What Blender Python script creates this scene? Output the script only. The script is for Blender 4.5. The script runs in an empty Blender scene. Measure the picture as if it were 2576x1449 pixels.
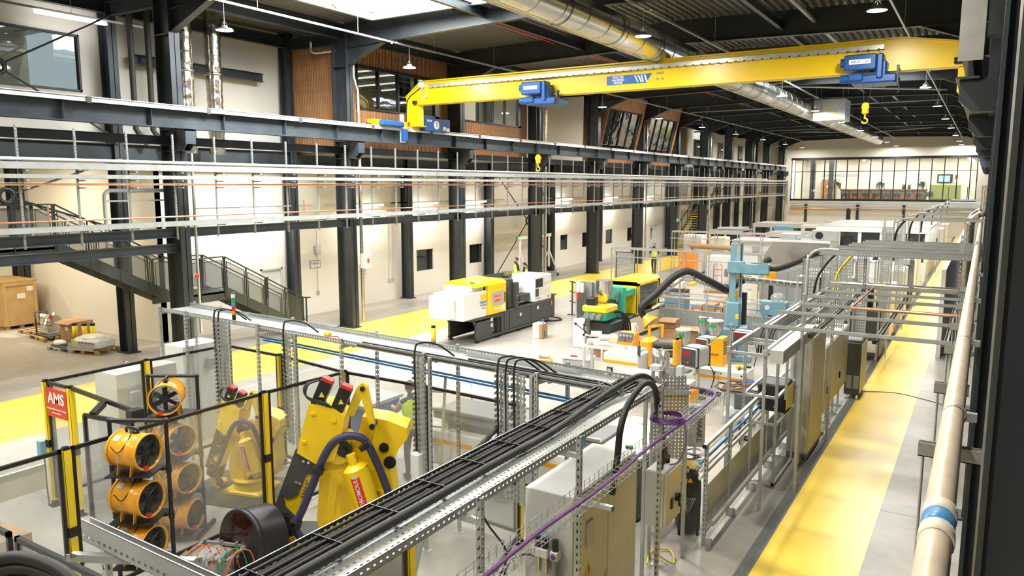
import bpy, math, random
from mathutils import Vector, Matrix, Euler
random.seed(7)
PI = math.pi
S = bpy.context.scene
COL = S.collection

# ------------------------------------------------------------------ camera
cam_d = bpy.data.cameras.new('camera'); cam = bpy.data.objects.new('camera', cam_d); COL.objects.link(cam)
cam_d.sensor_width = 36.0; cam_d.lens = 36.0 * 1905.0 / 2576.0; cam_d.clip_start = 0.05; cam_d.clip_end = 400
cam.location = (0, 0, 5.2); cam.rotation_euler = (PI / 2 - 0.1346, 0, 0.5565)
S.camera = cam

# ------------------------------------------------------------------ world, colour management
w = bpy.data.worlds.new('World'); S.world = w; w.use_nodes = True
bg = w.node_tree.nodes['Background']; bg.inputs[0].default_value = (0.80, 0.90, 1.0, 1); bg.inputs[1].default_value = 5.0
S.view_settings.view_transform = 'Standard'; S.view_settings.look = 'None'
S.view_settings.exposure = 0.22; S.view_settings.gamma = 1.0; S.view_settings.use_curve_mapping = False
try:
    S.cycles.use_denoising = True
    S.cycles.max_bounces = 8; S.cycles.diffuse_bounces = 4; S.cycles.glossy_bounces = 3; S.cycles.transparent_max_bounces = 24
    S.cycles.sample_clamp_indirect = 8.0; S.cycles.caustics_reflective = False; S.cycles.caustics_refractive = False
except Exception:
    pass

def area_light(name, loc, sx, sy, power, color=(1, 1, 1), rot=(0, 0, 0), shape='RECTANGLE', spread=PI):
    d = bpy.data.lights.new(name, 'AREA'); d.shape = shape; d.size = sx
    if shape == 'RECTANGLE': d.size_y = sy
    d.energy = power; d.color = color; d.spread = spread
    o = bpy.data.objects.new(name, d); o.location = loc; o.rotation_euler = rot; COL.objects.link(o); return o
# daylight falling through the roof lights (the openings are cut in the roof deck below)
SKYLIGHTS = [(-17.55, -12.6, 14.2, 19.5), (-7.8, -3.2, 34.9, 39.9), (-17.55, -12.6, 0.8, 5.8)]  # last opening is unseen, added to brighten the goods area floor
for i, (a, b, c, d) in enumerate(SKYLIGHTS):
    area_light('skylight_daylight', ((a + b) / 2, (c + d) / 2, 11.35), b - a, d - c, (2400, 1500, 1500)[i], (0.93, 0.97, 1.0))

sd = bpy.data.lights.new('sun', 'SUN'); sd.energy = 5.0; sd.angle = 0.03; sd.color = (1.0, 0.96, 0.9)
sun = bpy.data.objects.new('sun', sd); COL.objects.link(sun); sun.rotation_euler = Vector((8.0, 1.5, 6.6)).to_track_quat('Z', 'Y').to_euler()

# ------------------------------------------------------------------ materials
MT = {}
def mat(name, col, rough=0.5, metal=0.0, var=0.0, scale=6.0, bump=0.0, spec=0.5, emit=None, strength=1.0, alpha=None, coat=0.0):
    m = bpy.data.materials.new(name); m.use_nodes = True; nt = m.node_tree; b = nt.nodes['Principled BSDF']
    b.inputs['Roughness'].default_value = rough; b.inputs['Metallic'].default_value = metal
    b.inputs['Specular IOR Level'].default_value = spec; b.inputs['Base Color'].default_value = (*col, 1)
    if coat: b.inputs['Coat Weight'].default_value = coat
    if var or bump:
        tc = nt.nodes.new('ShaderNodeTexCoord'); nz = nt.nodes.new('ShaderNodeTexNoise'); nz.inputs['Scale'].default_value = scale; nz.inputs['Detail'].default_value = 4
        nt.links.new(tc.outputs['Object'], nz.inputs['Vector'])
        if var:
            r = nt.nodes.new('ShaderNodeValToRGB'); e = r.color_ramp.elements
            e[0].position = 0.3; e[1].position = 0.7
            e[0].color = (*[max(0, c * (1 - var)) for c in col], 1); e[1].color = (*[min(1, c * (1 + var)) for c in col], 1)
            nt.links.new(nz.outputs['Fac'], r.inputs[0]); nt.links.new(r.outputs[0], b.inputs['Base Color'])
        if bump:
            bp = nt.nodes.new('ShaderNodeBump'); bp.inputs['Strength'].default_value = bump; bp.inputs['Distance'].default_value = 0.02
            nt.links.new(nz.outputs['Fac'], bp.inputs['Height']); nt.links.new(bp.outputs[0], b.inputs['Normal'])
    if emit:
        b.inputs['Emission Color'].default_value = (*emit, 1); b.inputs['Emission Strength'].default_value = strength
    MT[name] = m; return m

def N(nt, kind, **kw):
    n = nt.nodes.new(kind)
    for k, v in kw.items():
        if k == 'op': n.operation = v
        elif k.startswith('i'): n.inputs[int(k[1:])].default_value = v
    return n
def mth(nt, op, a, b=None):
    n = nt.nodes.new('ShaderNodeMath'); n.operation = op
    for i, x in enumerate((a, b)):
        if x is None: continue
        if isinstance(x, (int, float)): n.inputs[i].default_value = x
        else: nt.links.new(x, n.inputs[i])
    return n.outputs[0]

def perforated(name, col, mode, rough=0.38, metal=0.55):
    """galvanised sheet with punched slots; the slots are real openings (transparent)"""
    m = mat(name, col, rough, metal, 0.10, 3.0); nt = m.node_tree; b = nt.nodes['Principled BSDF']; out = nt.nodes['Material Output']
    tc = nt.nodes.new('ShaderNodeTexCoord'); sp = nt.nodes.new('ShaderNodeSeparateXYZ'); nt.links.new(tc.outputs['Object'], sp.inputs[0])
    x, y, z = sp.outputs
    fr = lambda v, p, o=0.0: mth(nt, 'FRACT', mth(nt, 'ADD', mth(nt, 'DIVIDE', v, p), o))
    lt = lambda v, t: mth(nt, 'LESS_THAN', v, t)
    gt = lambda v, t: mth(nt, 'GREATER_THAN', v, t)
    mul = lambda a_, b_: mth(nt, 'MULTIPLY', a_, b_)
    if mode == 'tray':      # length x, width y, flange height z
        base = mul(mul(lt(fr(x, 0.06), 0.45), lt(fr(y, 0.062, 0.25), 0.26)), lt(z, 0.004))
        fl = mul(mul(lt(fr(x, 0.06), 0.42), gt(z, 0.028)), lt(z, 0.046))
        k = mth(nt, 'MAXIMUM', base, fl)
    elif mode == 'strut':   # length z
        k = mul(lt(fr(z, 0.075), 0.45), lt(mth(nt, 'MINIMUM', mth(nt, 'ABSOLUTE', x), mth(nt, 'ABSOLUTE', y)), 0.009))
    elif mode == 'tray_v':  # vertical cable tray: length z, width x, shallow flange y
        k = mul(mul(lt(fr(z, 0.075), 0.5), lt(fr(x, 0.05, 0.25), 0.35)), lt(mth(nt, 'ABSOLUTE', x), 0.2))
    elif mode == 'sheet':   # small round-ish holes in a panel (y,z plane or x,z plane)
        s_ = mth(nt, 'ADD', x, y)
        k = mul(lt(fr(s_, 0.05), 0.4), lt(fr(z, 0.05), 0.4))
    t = nt.nodes.new('ShaderNodeBsdfTransparent'); mx = nt.nodes.new('ShaderNodeMixShader')
    nt.links.new(k, mx.inputs[0]); nt.links.new(b.outputs[0], mx.inputs[1]); nt.links.new(t.outputs[0], mx.inputs[2]); nt.links.new(mx.outputs[0], out.inputs[0])
    return m

def clear(name, col, haze, gloss=0.08, rough=0.12, bump=0.0):
    """transparent plastic / glass: mostly see-through, a little haze and reflection"""
    m = bpy.data.materials.new(name); m.use_nodes = True; nt = m.node_tree; nt.nodes.clear()
    out = nt.nodes.new('ShaderNodeOutputMaterial'); t = nt.nodes.new('ShaderNodeBsdfTransparent'); t.inputs[0].default_value = (*col, 1)
    d = nt.nodes.new('ShaderNodeBsdfDiffuse'); d.inputs[0].default_value = (0.85, 0.85, 0.84, 1)
    g = nt.nodes.new('ShaderNodeBsdfGlossy'); g.inputs['Roughness'].default_value = rough
    m1 = nt.nodes.new('ShaderNodeMixShader'); m1.inputs[0].default_value = haze
    m2 = nt.nodes.new('ShaderNodeMixShader'); m2.inputs[0].default_value = gloss
    nt.links.new(t.outputs[0], m1.inputs[1]); nt.links.new(d.outputs[0], m1.inputs[2])
    nt.links.new(m1.outputs[0], m2.inputs[1]); nt.links.new(g.outputs[0], m2.inputs[2]); nt.links.new(m2.outputs[0], out.inputs[0])
    if bump:
        tc = nt.nodes.new('ShaderNodeTexCoord'); nz = nt.nodes.new('ShaderNodeTexNoise'); nz.inputs['Scale'].default_value = 1.3
        bp = nt.nodes.new('ShaderNodeBump'); bp.inputs['Strength'].default_value = bump; bp.inputs['Distance'].default_value = 0.05
        nt.links.new(tc.outputs['Object'], nz.inputs['Vector']); nt.links.new(nz.outputs['Fac'], bp.inputs['Height']); nt.links.new(bp.outputs[0], g.inputs['Normal'])
    MT[name] = m; return m

mat('steel_dark', (0.030, 0.037, 0.043), 0.42, 0.0, 0.25, 2.0)
mat('steel_blue', (0.050, 0.062, 0.075), 0.38, 0.1, 0.2, 1.5)
mat('galv', (0.56, 0.58, 0.57), 0.36, 0.55, 0.10, 5.0)
mat('galv_dull', (0.42, 0.42, 0.39), 0.5, 0.4, 0.12, 4.0)
mat('white_wall', (0.84, 0.80, 0.72), 0.7, 0, 0.02, 0.7)
mat('white_paint', (0.82, 0.81, 0.77), 0.35)
mat('grey_white', (0.62, 0.62, 0.58), 0.45, 0, 0.04, 2.0)
mat('cream', (0.78, 0.72, 0.56), 0.4, 0, 0.03)
mat('pipe_cream', (0.66, 0.55, 0.40), 0.38, 0, 0.10, 9.0)
mat('yellow_floor', (0.92, 0.66, 0.07), 0.30, 0, 0.05, 1.2)
mat('crane_yellow', (0.95, 0.66, 0.005), 0.33, 0, 0.02, 0.5)
mat('robot_yellow', (0.90, 0.62, 0.004), 0.36, 0, 0.03, 3.0)
mat('fence_yellow', (0.93, 0.70, 0.02), 0.4)
mat('fan_orange', (0.85, 0.39, 0.02), 0.28, 0, 0.05, 4.0, coat=0.3)
mat('collin_orange', (0.90, 0.43, 0.01), 0.35)
mat('crane_blue', (0.004, 0.072, 0.30), 0.35)
mat('black', (0.012, 0.012, 0.013), 0.4)
mat('black_rubber', (0.018, 0.017, 0.016), 0.55)
mat('charcoal', (0.055, 0.058, 0.055), 0.5, 0, 0.08)
mat('grey_mid', (0.22, 0.23, 0.23), 0.5)
mat('grey_light', (0.45, 0.46, 0.46), 0.45)
mat('teal', (0.04, 0.44, 0.30), 0.4)
mat('press_blue', (0.19, 0.37, 0.44), 0.45, 0, 0.10, 4.0)
mat('red', (0.65, 0.03, 0.02), 0.4)
mat('orange_red', (0.85, 0.13, 0.02), 0.4)
mat('orange', (0.95, 0.28, 0.03), 0.4)
mat('green', (0.02, 0.35, 0.10), 0.4)
mat('green_panel', (0.30, 0.36, 0.10), 0.7)
mat('blue', (0.02, 0.13, 0.50), 0.4)
mat('pipe_blue', (0.06, 0.28, 0.62), 0.35)
mat('hose_navy', (0.035, 0.035, 0.10), 0.45)
mat('purple', (0.17, 0.06, 0.26), 0.4)
mat('copper', (0.72, 0.33, 0.18), 0.3, 0.7)
mat('foil', (0.66, 0.62, 0.52), 0.20, 0.95, 0.15, 9.0, 0.5)
mat('duct', (0.64, 0.63, 0.58), 0.22, 0.95, 0.08, 1.2, 0.06)
mat('stainless', (0.62, 0.61, 0.58), 0.22, 0.95, 0.06, 3.0)
mat('silver_sheet', (0.40, 0.41, 0.42), 0.42, 0.5, 0.06, 1.0)
mat('cardboard', (0.42, 0.25, 0.12), 0.8, 0, 0.12, 3.0)
mat('plywood', (0.55, 0.36, 0.15), 0.7, 0, 0.10, 4.0)
mat('pallet_wood', (0.42, 0.26, 0.11), 0.8, 0, 0.2, 5.0)
mat('wood_slat', (0.40, 0.195, 0.085), 0.55, 0, 0.22, 3.0)
mat('wood_dark', (0.075, 0.032, 0.014), 0.7)
mat('wood_bar', (0.42, 0.19, 0.07), 0.5, 0, 0.12)
mat('vest', (0.62, 0.85, 0.05), 0.6)
mat('reflective', (0.75, 0.76, 0.72), 0.4)
mat('skin', (0.62, 0.36, 0.25), 0.55)
mat('hair', (0.05, 0.03, 0.02), 0.7)
mat('cloth_dark', (0.02, 0.022, 0.03), 0.8)
mat('cloth_denim', (0.06, 0.08, 0.14), 0.8)
mat('plastic_film', (0.78, 0.78, 0.76), 0.25)
mat('leaf', (0.05, 0.13, 0.04), 0.5, 0, 0.3)
mat('lamp_white', (1, 1, 1), 0.4, emit=(1.0, 0.97, 0.9), strength=26.0)
mat('tube_white', (1, 1, 1), 0.4, emit=(1.0, 0.98, 0.95), strength=9.0)
mat('screen_blue', (0.1, 0.2, 0.3), 0.3, emit=(0.35, 0.6, 0.8), strength=1.6)
mat('screen_red', (0.1, 0.0, 0.0), 0.3, emit=(0.5, 0.02, 0.02), strength=0.5)
mat('amber_glow', (1, 0.3, 0.02), 0.3, emit=(1, 0.3, 0.02), strength=2.0)
mat('glass_dark', (0.018, 0.020, 0.020), 0.03, 0.0, spec=1.0, bump=0.10, scale=0.8)
mat('dark_wine', (0.020, 0.004, 0.004), 0.15, coat=0.5)
mat('roof_metal', (0.19, 0.185, 0.165), 0.45, 0.35, 0.08, 0.8)
mat('fabric_grey', (0.10, 0.115, 0.115), 0.8)
mat('sky_white', (0.9, 0.95, 1.0), 0.5, emit=(0.85, 0.93, 1.0), strength=5.0)
mat('mesh_dark', (0.05, 0.055, 0.06), 0.5, 0.3)
perforated('tray', (0.44, 0.46, 0.445), 'tray')
perforated('strut', (0.50, 0.52, 0.50), 'strut')
perforated('tray_v', (0.54, 0.56, 0.54), 'tray_v')
perforated('sheet_perf', (0.46, 0.47, 0.46), 'sheet')
clear('polycarb', (0.92, 0.93, 0.92), 0.13, 0.06, 0.14)
clear('glass', (0.93, 0.96, 0.95), 0.02, 0.09, 0.02, 0.05)
clear('glass_tint', (0.30, 0.32, 0.31), 0.0, 0.16, 0.02, 0.06)
clear('glass_mirror', (0.25, 0.27, 0.25), 0.0, 0.55, 0.03, 0.25)
clear('glass_green', (0.25, 0.5, 0.4), 0.1, 0.15, 0.05)
clear('clear_plastic', (0.85, 0.86, 0.85), 0.3, 0.12, 0.1)
clear('mesh_panel', (0.60, 0.62, 0.63), 0.05, 0.04, 0.4)

def concrete():
    m = mat('concrete', (0.40, 0.37, 0.32), 0.36, 0, 0, 1, 0, 0.45); nt = m.node_tree; b = nt.nodes['Principled BSDF']
    tc = nt.nodes.new('ShaderNodeTexCoord')
    def nz(s, d): 
        n = nt.nodes.new('ShaderNodeTexNoise'); n.inputs['Scale'].default_value = s; n.inputs['Detail'].default_value = d; nt.links.new(tc.outputs['Object'], n.inputs['Vector']); return n
    a, c = nz(0.35, 6), nz(4.0, 5)
    mx = nt.nodes.new('ShaderNodeMix'); mx.data_type = 'FLOAT'; mx.inputs[0].default_value = 0.35
    nt.links.new(a.outputs['Fac'], mx.inputs[2]); nt.links.new(c.outputs['Fac'], mx.inputs[3])
    r = nt.nodes.new('ShaderNodeValToRGB'); e = r.color_ramp.elements
    e[0].position = 0.32; e[0].color = (0.30, 0.275, 0.235, 1); e[1].position = 0.68; e[1].color = (0.47, 0.44, 0.385, 1)
    nt.links.new(mx.outputs[0], r.inputs[0]); nt.links.new(r.outputs[0], b.inputs['Base Color'])
    r2 = nt.nodes.new('ShaderNodeMapRange'); r2.inputs[3].default_value = 0.24; r2.inputs[4].default_value = 0.5
    nt.links.new(a.outputs['Fac'], r2.inputs[0]); nt.links.new(r2.outputs[0], b.inputs['Roughness'])
concrete()

# ------------------------------------------------------------------ mesh helpers
class M:
    def __init__(s): s.v = []; s.f = []; s.sm = []
    def _add(s, vs, fs, smooth=False):
        n = len(s.v); s.v += [tuple(v) for v in vs]; s.f += [tuple(i + n for i in f) for f in fs]; s.sm += [smooth] * len(fs); return s
    def box(s, x0, x1, y0, y1, z0, z1):
        v = [(x, y, z) for z in (z0, z1) for y in (y0, y1) for x in (x0, x1)]
        return s._add(v, [(0, 2, 3, 1), (4, 5, 7, 6), (0, 1, 5, 4), (2, 6, 7, 3), (0, 4, 6, 2), (1, 3, 7, 5)])
    def cbox(s, c, sz, R=None):
        h = [d / 2 for d in sz]; v = [Vector((x, y, z)) for z in (-h[2], h[2]) for y in (-h[1], h[1]) for x in (-h[0], h[0])]
        if R is not None: v = [R @ p for p in v]
        c = Vector(c)
        return s._add([p + c for p in v], [(0, 2, 3, 1), (4, 5, 7, 6), (0, 1, 5, 4), (2, 6, 7, 3), (0, 4, 6, 2), (1, 3, 7, 5)])
    def rbox(s, x0, x1, y0, y1, z0, z1, b=0.02):
        """box with chamfered edges"""
        b = min(b, (x1 - x0) / 2.1, (y1 - y0) / 2.1, (z1 - z0) / 2.1)
        lay = []
        for z, i in ((z0, b), (z0 + b, 0), (z1 - b, 0), (z1, b)):
            c = b if i == 0 else b * 1.6
            xa, xb, ya, yb = x0 + i, x1 - i, y0 + i, y1 - i; k = b
            lay.append([(xa + k, ya, z), (xb - k, ya, z), (xb, ya + k, z), (xb, yb - k, z), (xb - k, yb, z), (xa + k, yb, z), (xa, yb - k, z), (xa, ya + k, z)])
        v = [p for l in lay for p in l]; f = [tuple(range(7, -1, -1)), tuple(range(24, 32))]
        for l in range(3):
            for i in range(8): f.append((l * 8 + i, l * 8 + (i + 1) % 8, l * 8 + 8 + (i + 1) % 8, l * 8 + 8 + i))
        return s._add(v, f)
    @staticmethod
    def frame(p, q, up=(0, 0, 1)):
        d = (Vector(q) - Vector(p)); L = d.length; d.normalize(); u = Vector(up)
        if abs(d.dot(u)) > 0.98: u = Vector((0, 1, 0)) if abs(d.y) < 0.9 else Vector((1, 0, 0))
        x = d.cross(u).normalized(); y = x.cross(d).normalized(); return d, x, y, L
    def bar(s, p, q, w, h=None, up=(0, 0, 1)):
        h = w if h is None else h; d, x, y, L = s.frame(p, q, up); p = Vector(p); q = Vector(q)
        v = [e + x * a * w / 2 + y * b * h / 2 for e in (p, q) for a, b in ((-1, -1), (1, -1), (1, 1), (-1, 1))]
        return s._add(v, [(3, 2, 1, 0), (4, 5, 6, 7), (0, 1, 5, 4), (1, 2, 6, 5), (2, 3, 7, 6), (3, 0, 4, 7)])
    def ib(s, p, q, h, w, tf=0.02, tw=0.014, up=(0, 0, 1)):
        d, x, y, L = s.frame(p, q, up); p = Vector(p); q = Vector(q)
        a = y * (h / 2 - tf / 2)
        s.bar(p + a, q + a, w, tf, up); s.bar(p - a, q - a, w, tf, up); s.bar(p, q, tw, h - 2 * tf, up); return s
    def cyl(s, p, q, r, n=12, r2=None, cap=True, smooth=True):
        r2 = r if r2 is None else r2; d, x, y, L = s.frame(p, q); p = Vector(p); q = Vector(q)
        A = [p + (x * math.cos(t) + y * math.sin(t)) * r for t in [2 * PI * i / n for i in range(n)]]
        B = [q + (x * math.cos(t) + y * math.sin(t)) * r2 for t in [2 * PI * i / n for i in range(n)]]
        s._add(A + B, [(i, (i + 1) % n, n + (i + 1) % n, n + i) for i in range(n)], smooth)
        if cap: s._add(A, [tuple(range(n - 1, -1, -1))]); s._add(B, [tuple(range(n))])
        return s
    def ring(s, p, q, r, ri, n=24):
        d, x, y, L = s.frame(p, q); p = Vector(p); q = Vector(q); v = []
        for e, rr in ((p, r), (q, r), (q, ri), (p, ri)): v += [e + (x * math.cos(t) + y * math.sin(t)) * rr for t in [2 * PI * i / n for i in range(n)]]
        f = [(l * n + i, l * n + (i + 1) % n, ((l + 1) % 4) * n + (i + 1) % n, ((l + 1) % 4) * n + i) for l in range(4) for i in range(n)]
        return s._add(v, f, True)
    def tube(s, pts, r, n=8, cap=True, smooth=True, rs=None):
        P = [Vector(p) for p in pts]; rings = []; prev = None
        for i, p in enumerate(P):
            t = (P[min(i + 1, len(P) - 1)] - P[max(i - 1, 0)]).normalized()
            if prev is None:
                a = Vector((0, 0, 1)) if abs(t.z) < 0.9 else Vector((1, 0, 0)); x = t.cross(a).normalized()
            else: x = (prev - t * prev.dot(t)).normalized()
            y = t.cross(x); prev = x; rr = rs[i] if rs else r
            rings.append([p + (x * math.cos(a) + y * math.sin(a)) * rr for a in [2 * PI * k / n for k in range(n)]])
        v = [p for R_ in rings for p in R_]; f = [(l * n + i, l * n + (i + 1) % n, (l + 1) * n + (i + 1) % n, (l + 1) * n + i) for l in range(len(P) - 1) for i in range(n)]
        s._add(v, f, smooth)
        if cap: s._add(rings[0], [tuple(range(n - 1, -1, -1))]); s._add(rings[-1], [tuple(range(n))])
        return s
    def prism(s, poly, axis, a, b):
        """poly: 2-D outline; axis 'x' -> (y,z), 'y' -> (x,z), 'z' -> (x,y)"""
        def P(u, v_, t): return {'x': (t, u, v_), 'y': (u, t, v_), 'z': (u, v_, t)}[axis]
        n = len(poly); v = [P(u, t, a) for u, t in poly] + [P(u, t, b) for u, t in poly]
        return s._add(v, [tuple(range(n - 1, -1, -1)), tuple(range(n, 2 * n))] + [(i, (i + 1) % n, n + (i + 1) % n, n + i) for i in range(n)])
    def lathe(s, prof, c=(0, 0, 0), n=20, R=None, cap=True):
        v = []; c = Vector(c)
        for r, z in prof:
            for i in range(n):
                p = Vector((r * math.cos(2 * PI * i / n), r * math.sin(2 * PI * i / n), z))
                v.append((R @ p if R is not None else p) + c)
        m = len(prof); f = [(l * n + i, l * n + (i + 1) % n, (l + 1) * n + (i + 1) % n, (l + 1) * n + i) for l in range(m - 1) for i in range(n)]
        s._add(v, f, True)
        if cap: s._add(v[:n], [tuple(range(n - 1, -1, -1))]); s._add(v[-n:], [tuple(range(n))])
        return s
    def ell(s, c, r, n=12, m=8, R=None):
        prof = [(max(0.001, math.sin(PI * i / m)), -math.cos(PI * i / m)) for i in range(m + 1)]
        r = (r, r, r) if isinstance(r, (int, float)) else r; D = Matrix.Diagonal(r)
        return s.lathe(prof, c, n, (R @ D) if R is not None else D, False)
    def strut(s, p, q, w=0.041, h=None, up=(0, 0, 1), t=0.004):
        """open C channel"""
        h = w if h is None else h; d, x, y, L = s.frame(p, q, up); p = Vector(p); q = Vector(q)
        s.bar(p - y * (h / 2 - t / 2), q - y * (h / 2 - t / 2), w, t, up)
        for a in (-1, 1): s.bar(p + x * a * (w / 2 - t / 2), q + x * a * (w / 2 - t / 2), t, h, up)
        return s
    def move(s, Mx):
        s.v = [tuple(Mx @ Vector(p)) for p in s.v]; return s
    def mesh(s, name, material):
        me = bpy.data.meshes.new(name); me.from_pydata(s.v, [], s.f); me.polygons.foreach_set('use_smooth', s.sm)
        me.materials.append(MT[material]); me.update(); return me

def link(name, data, parent=None, loc=None):
    o = bpy.data.objects.new(name, data); COL.objects.link(o)
    if parent is not None: o.parent = parent
    if loc is not None: o.location = loc
    return o
def part(name, m, material, parent, label=None, loc=None, kind=None):
    o = link(name, m.mesh(name, material) if isinstance(m, M) else m, parent, loc)
    if label: o['label'] = label
    if kind: o['kind'] = kind
    return o
def tag(o, label, cat, group=None, kind=None):
    o['label'] = label; o['category'] = cat
    if group: o['group'] = group
    if kind: o['kind'] = kind
    return o
def thing(name, label, cat, loc=(0, 0, 0), rz=0.0, group=None, kind=None):
    o = link(name, None, None, loc); o.rotation_euler = (0, 0, rz); o.empty_display_size = 0.1
    return tag(o, label, cat, group, kind)
def solo(name, m, material, label, cat, group=None, kind=None, recentre=True, loc=None, rz=0.0):
    """a thing that is one mesh; its origin goes to the middle of its base"""
    if recentre:
        xs, ys, zs = zip(*m.v); c = Vector(((min(xs) + max(xs)) / 2, (min(ys) + max(ys)) / 2, min(zs)))
        m.v = [tuple(Vector(p) - c) for p in m.v]
    else: c = Vector(loc or (0, 0, 0))
    o = link(name, m.mesh(name, material), None, c); o.rotation_euler = (0, 0, rz)
    return tag(o, label, cat, group, kind)
def copy_tree(o, parent=None):
    c = o.copy(); COL.objects.link(c); c.parent = parent
    for ch in list(o.children): copy_tree(ch, c)
    return c
def text(name, s, size, mx, material, parent, extrude=0.002, align='CENTER', bold=0.0, shear=0.0, spacing=1.0):
    """lettering as thin raised mesh; mx: 4x4, text lies in its local x-y plane"""
    cu = bpy.data.curves.new(name, 'FONT'); cu.body = s; cu.size = size; cu.extrude = extrude; cu.align_x = align; cu.align_y = 'CENTER'; cu.offset = bold; cu.shear = shear
    cu.space_character = spacing; cu.resolution_u = 3
    t = bpy.data.objects.new(name + '_tmp', cu); COL.objects.link(t)
    dg = bpy.context.evaluated_depsgraph_get(); me = bpy.data.meshes.new_from_object(t.evaluated_get(dg)); bpy.data.objects.remove(t); bpy.data.curves.remove(cu)
    me.transform(mx); me.materials.clear(); me.materials.append(MT[material]); me.name = name
    return link(name, me, parent)
def basis(o, x, y):
    """4x4 placing local x,y along the given directions at o"""
    x = Vector(x).normalized(); y = Vector(y).normalized(); z = x.cross(y)
    m = Matrix((x, y, z)).transposed().to_4x4(); m.translation = Vector(o); return m
def arc(c, r, a0, a1, n, ax, ay):
    c = Vector(c); ax = Vector(ax); ay = Vector(ay)
    return [c + ax * r * math.cos(a0 + (a1 - a0) * i / n) + ay * r * math.sin(a0 + (a1 - a0) * i / n) for i in range(n + 1)]
def smooth_path(pts, n=6):
    """Catmull-Rom through the points"""
    P = [Vector(p) for p in pts]; P = [P[0] * 2 - P[1]] + P + [P[-1] * 2 - P[-2]]; out = []
    for i in range(1, len(P) - 2):
        a, b, c, d = P[i - 1:i + 3]
        for k in range(n):
            t = k / n
            out.append(0.5 * ((2 * b) + (c - a) * t + (2 * a - 5 * b + 4 * c - d) * t * t + (3 * b - a - 3 * c + d) * t ** 3))
    out.append(P[-2]); return out
ORD = ['first', 'second', 'third', 'fourth', 'fifth', 'sixth', 'seventh', 'eighth', 'ninth', 'tenth', 'eleventh', 'twelfth', 'thirteenth', 'fourteenth', 'fifteenth', 'sixteenth', 'seventeenth', 'eighteenth', 'nineteenth', 'twentieth']
BAY = 6.83; Y0 = 6.64
def YK(k): return Y0 + BAY * k
# ================================================================== SETTING
XL = -22.95; YE = 89.4; ZR = 10.85
def roofz(x): return ZR + 0.22 * (1 - abs(x + 9.9) / 9.9) if abs(x + 9.9) < 9.9 else ZR
def raftz(x): return 10.02 + 0.22 * (1 - min(1, abs(x + 9.9) / 7.9))

solo('floor', M().box(-38, 2.2, -12, YE + 10, -0.2, 0), 'concrete', 'polished grey concrete floor of the hall', 'floor', kind='structure')
f = M()
for k in range(-1, 13):
    f.box(-38, 2.0, YK(k) - 0.45, YK(k) - 0.443, 0.0, 0.001)
for x in (-4.5, -9.2, -15.2): f.box(x, x + 0.006, -11, YE, 0.0, 0.001)
solo('floor_joint_lines', f, 'charcoal', 'thin dark saw-cut joints across the concrete floor', 'floor joint', kind='structure')
solo('floor_marking_walkway', M().box(-2.36, -1.10, -6, YE, 0.0, 0.004), 'yellow_floor', 'bright yellow painted walkway beside the equipment racks', 'floor marking', kind='structure')
solo('floor_marking_aisle', M().box(-19.9, -16.65, -6, YE - 1, 0.0, 0.004), 'yellow_floor', 'wide yellow painted aisle along the tall columns', 'floor marking', kind='structure')
solo('floor_line', M().box(-16.05, -16.0, 10, 26, 0.0, 0.003), 'white_paint', 'thin white line on the floor beside the moulding machine', 'floor marking', kind='structure')
# drainage grating beside the walkway
g = M()
for i in range(900):
    y = 4 + i * 0.028
    g.box(-2.53, -2.375, y, y + 0.012, 0.0, 0.012)
g.box(-2.54, -2.53, 3, YE, 0.0, 0.013).box(-2.375, -2.365, 3, YE, 0.0, 0.013)
gr = thing('floor_grating', 'long dark ribbed drainage grating beside the yellow walkway', 'grating', (0, 0, 0), kind='structure')
part('slats', g, 'grey_mid', gr, kind='stuff')
part('channel_bed', M().box(-2.53, -2.375, 3, YE, 0.0, 0.004), 'charcoal', gr)

# ---- walls
def wall_with_holes(name, x0, x1, ya, yb, za, zb, holes, label):
    """wall slab in the y-z plane with rectangular openings (y0,y1,z0,z1), sorted, not overlapping in y"""
    m = M(); y = ya
    for (a, b, c, d) in sorted(holes):
        m.box(x0, x1, y, a, za, zb)
        if c > za: m.box(x0, x1, a, b, za, c)
        if d < zb: m.box(x0, x1, a, b, d, zb)
        y = b
    m.box(x0, x1, y, yb, za, zb)
    return solo(name, m, 'white_wall', label, 'wall', kind='structure')
GW = [(28.25, 29.55, 1.10, 2.13), (32.65, 33.88, 1.10, 2.10), (42.76, 43.76, 1.08, 2.05), (45.87, 47.16, 1.06, 2.05), (49.6, 50.75, 1.04, 2.05), (53.45, 54.75, 1.0, 2.02), (63.2, 64.6, 1.0, 2.1)]
GD = [(19.0, 20.05, 0.0, 2.08), (57.9, 59.5, 0.0, 2.05)]
wall_with_holes('wall_left', XL - 0.2, XL, 14.9, YE, 0, 6.35, GW + GD, 'long cream-white wall behind the rear columns')
wall_with_holes('wall_left_upper', XL - 0.2, XL, 14.95, YE, 6.35, 10.9, [(20.8, 33.6, 6.5, 10.7)], 'cream upper wall of the recesses behind the rear columns')
for i, (a, b, c, d) in enumerate(GW):
    wn = thing('window_%d' % (i + 1), 'dark internal window low in the cream wall, %s from the stairs' % ORD[i], 'window', (XL, (a + b) / 2, c), kind='structure')
    part('pane', M().box(-0.12, -0.10, -(b - a) / 2, (b - a) / 2, 0, d - c), 'glass_dark', wn)
    fr = M(); w2 = (b - a) / 2; h = d - c
    fr.box(-0.14, -0.06, -w2, -w2 + 0.03, 0, h).box(-0.14, -0.06, w2 - 0.03, w2, 0, h).box(-0.14, -0.06, -w2, w2, 0, 0.03).box(-0.14, -0.06, -w2, w2, h - 0.03, h)
    part('window_frame', fr, 'charcoal', wn)
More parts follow.
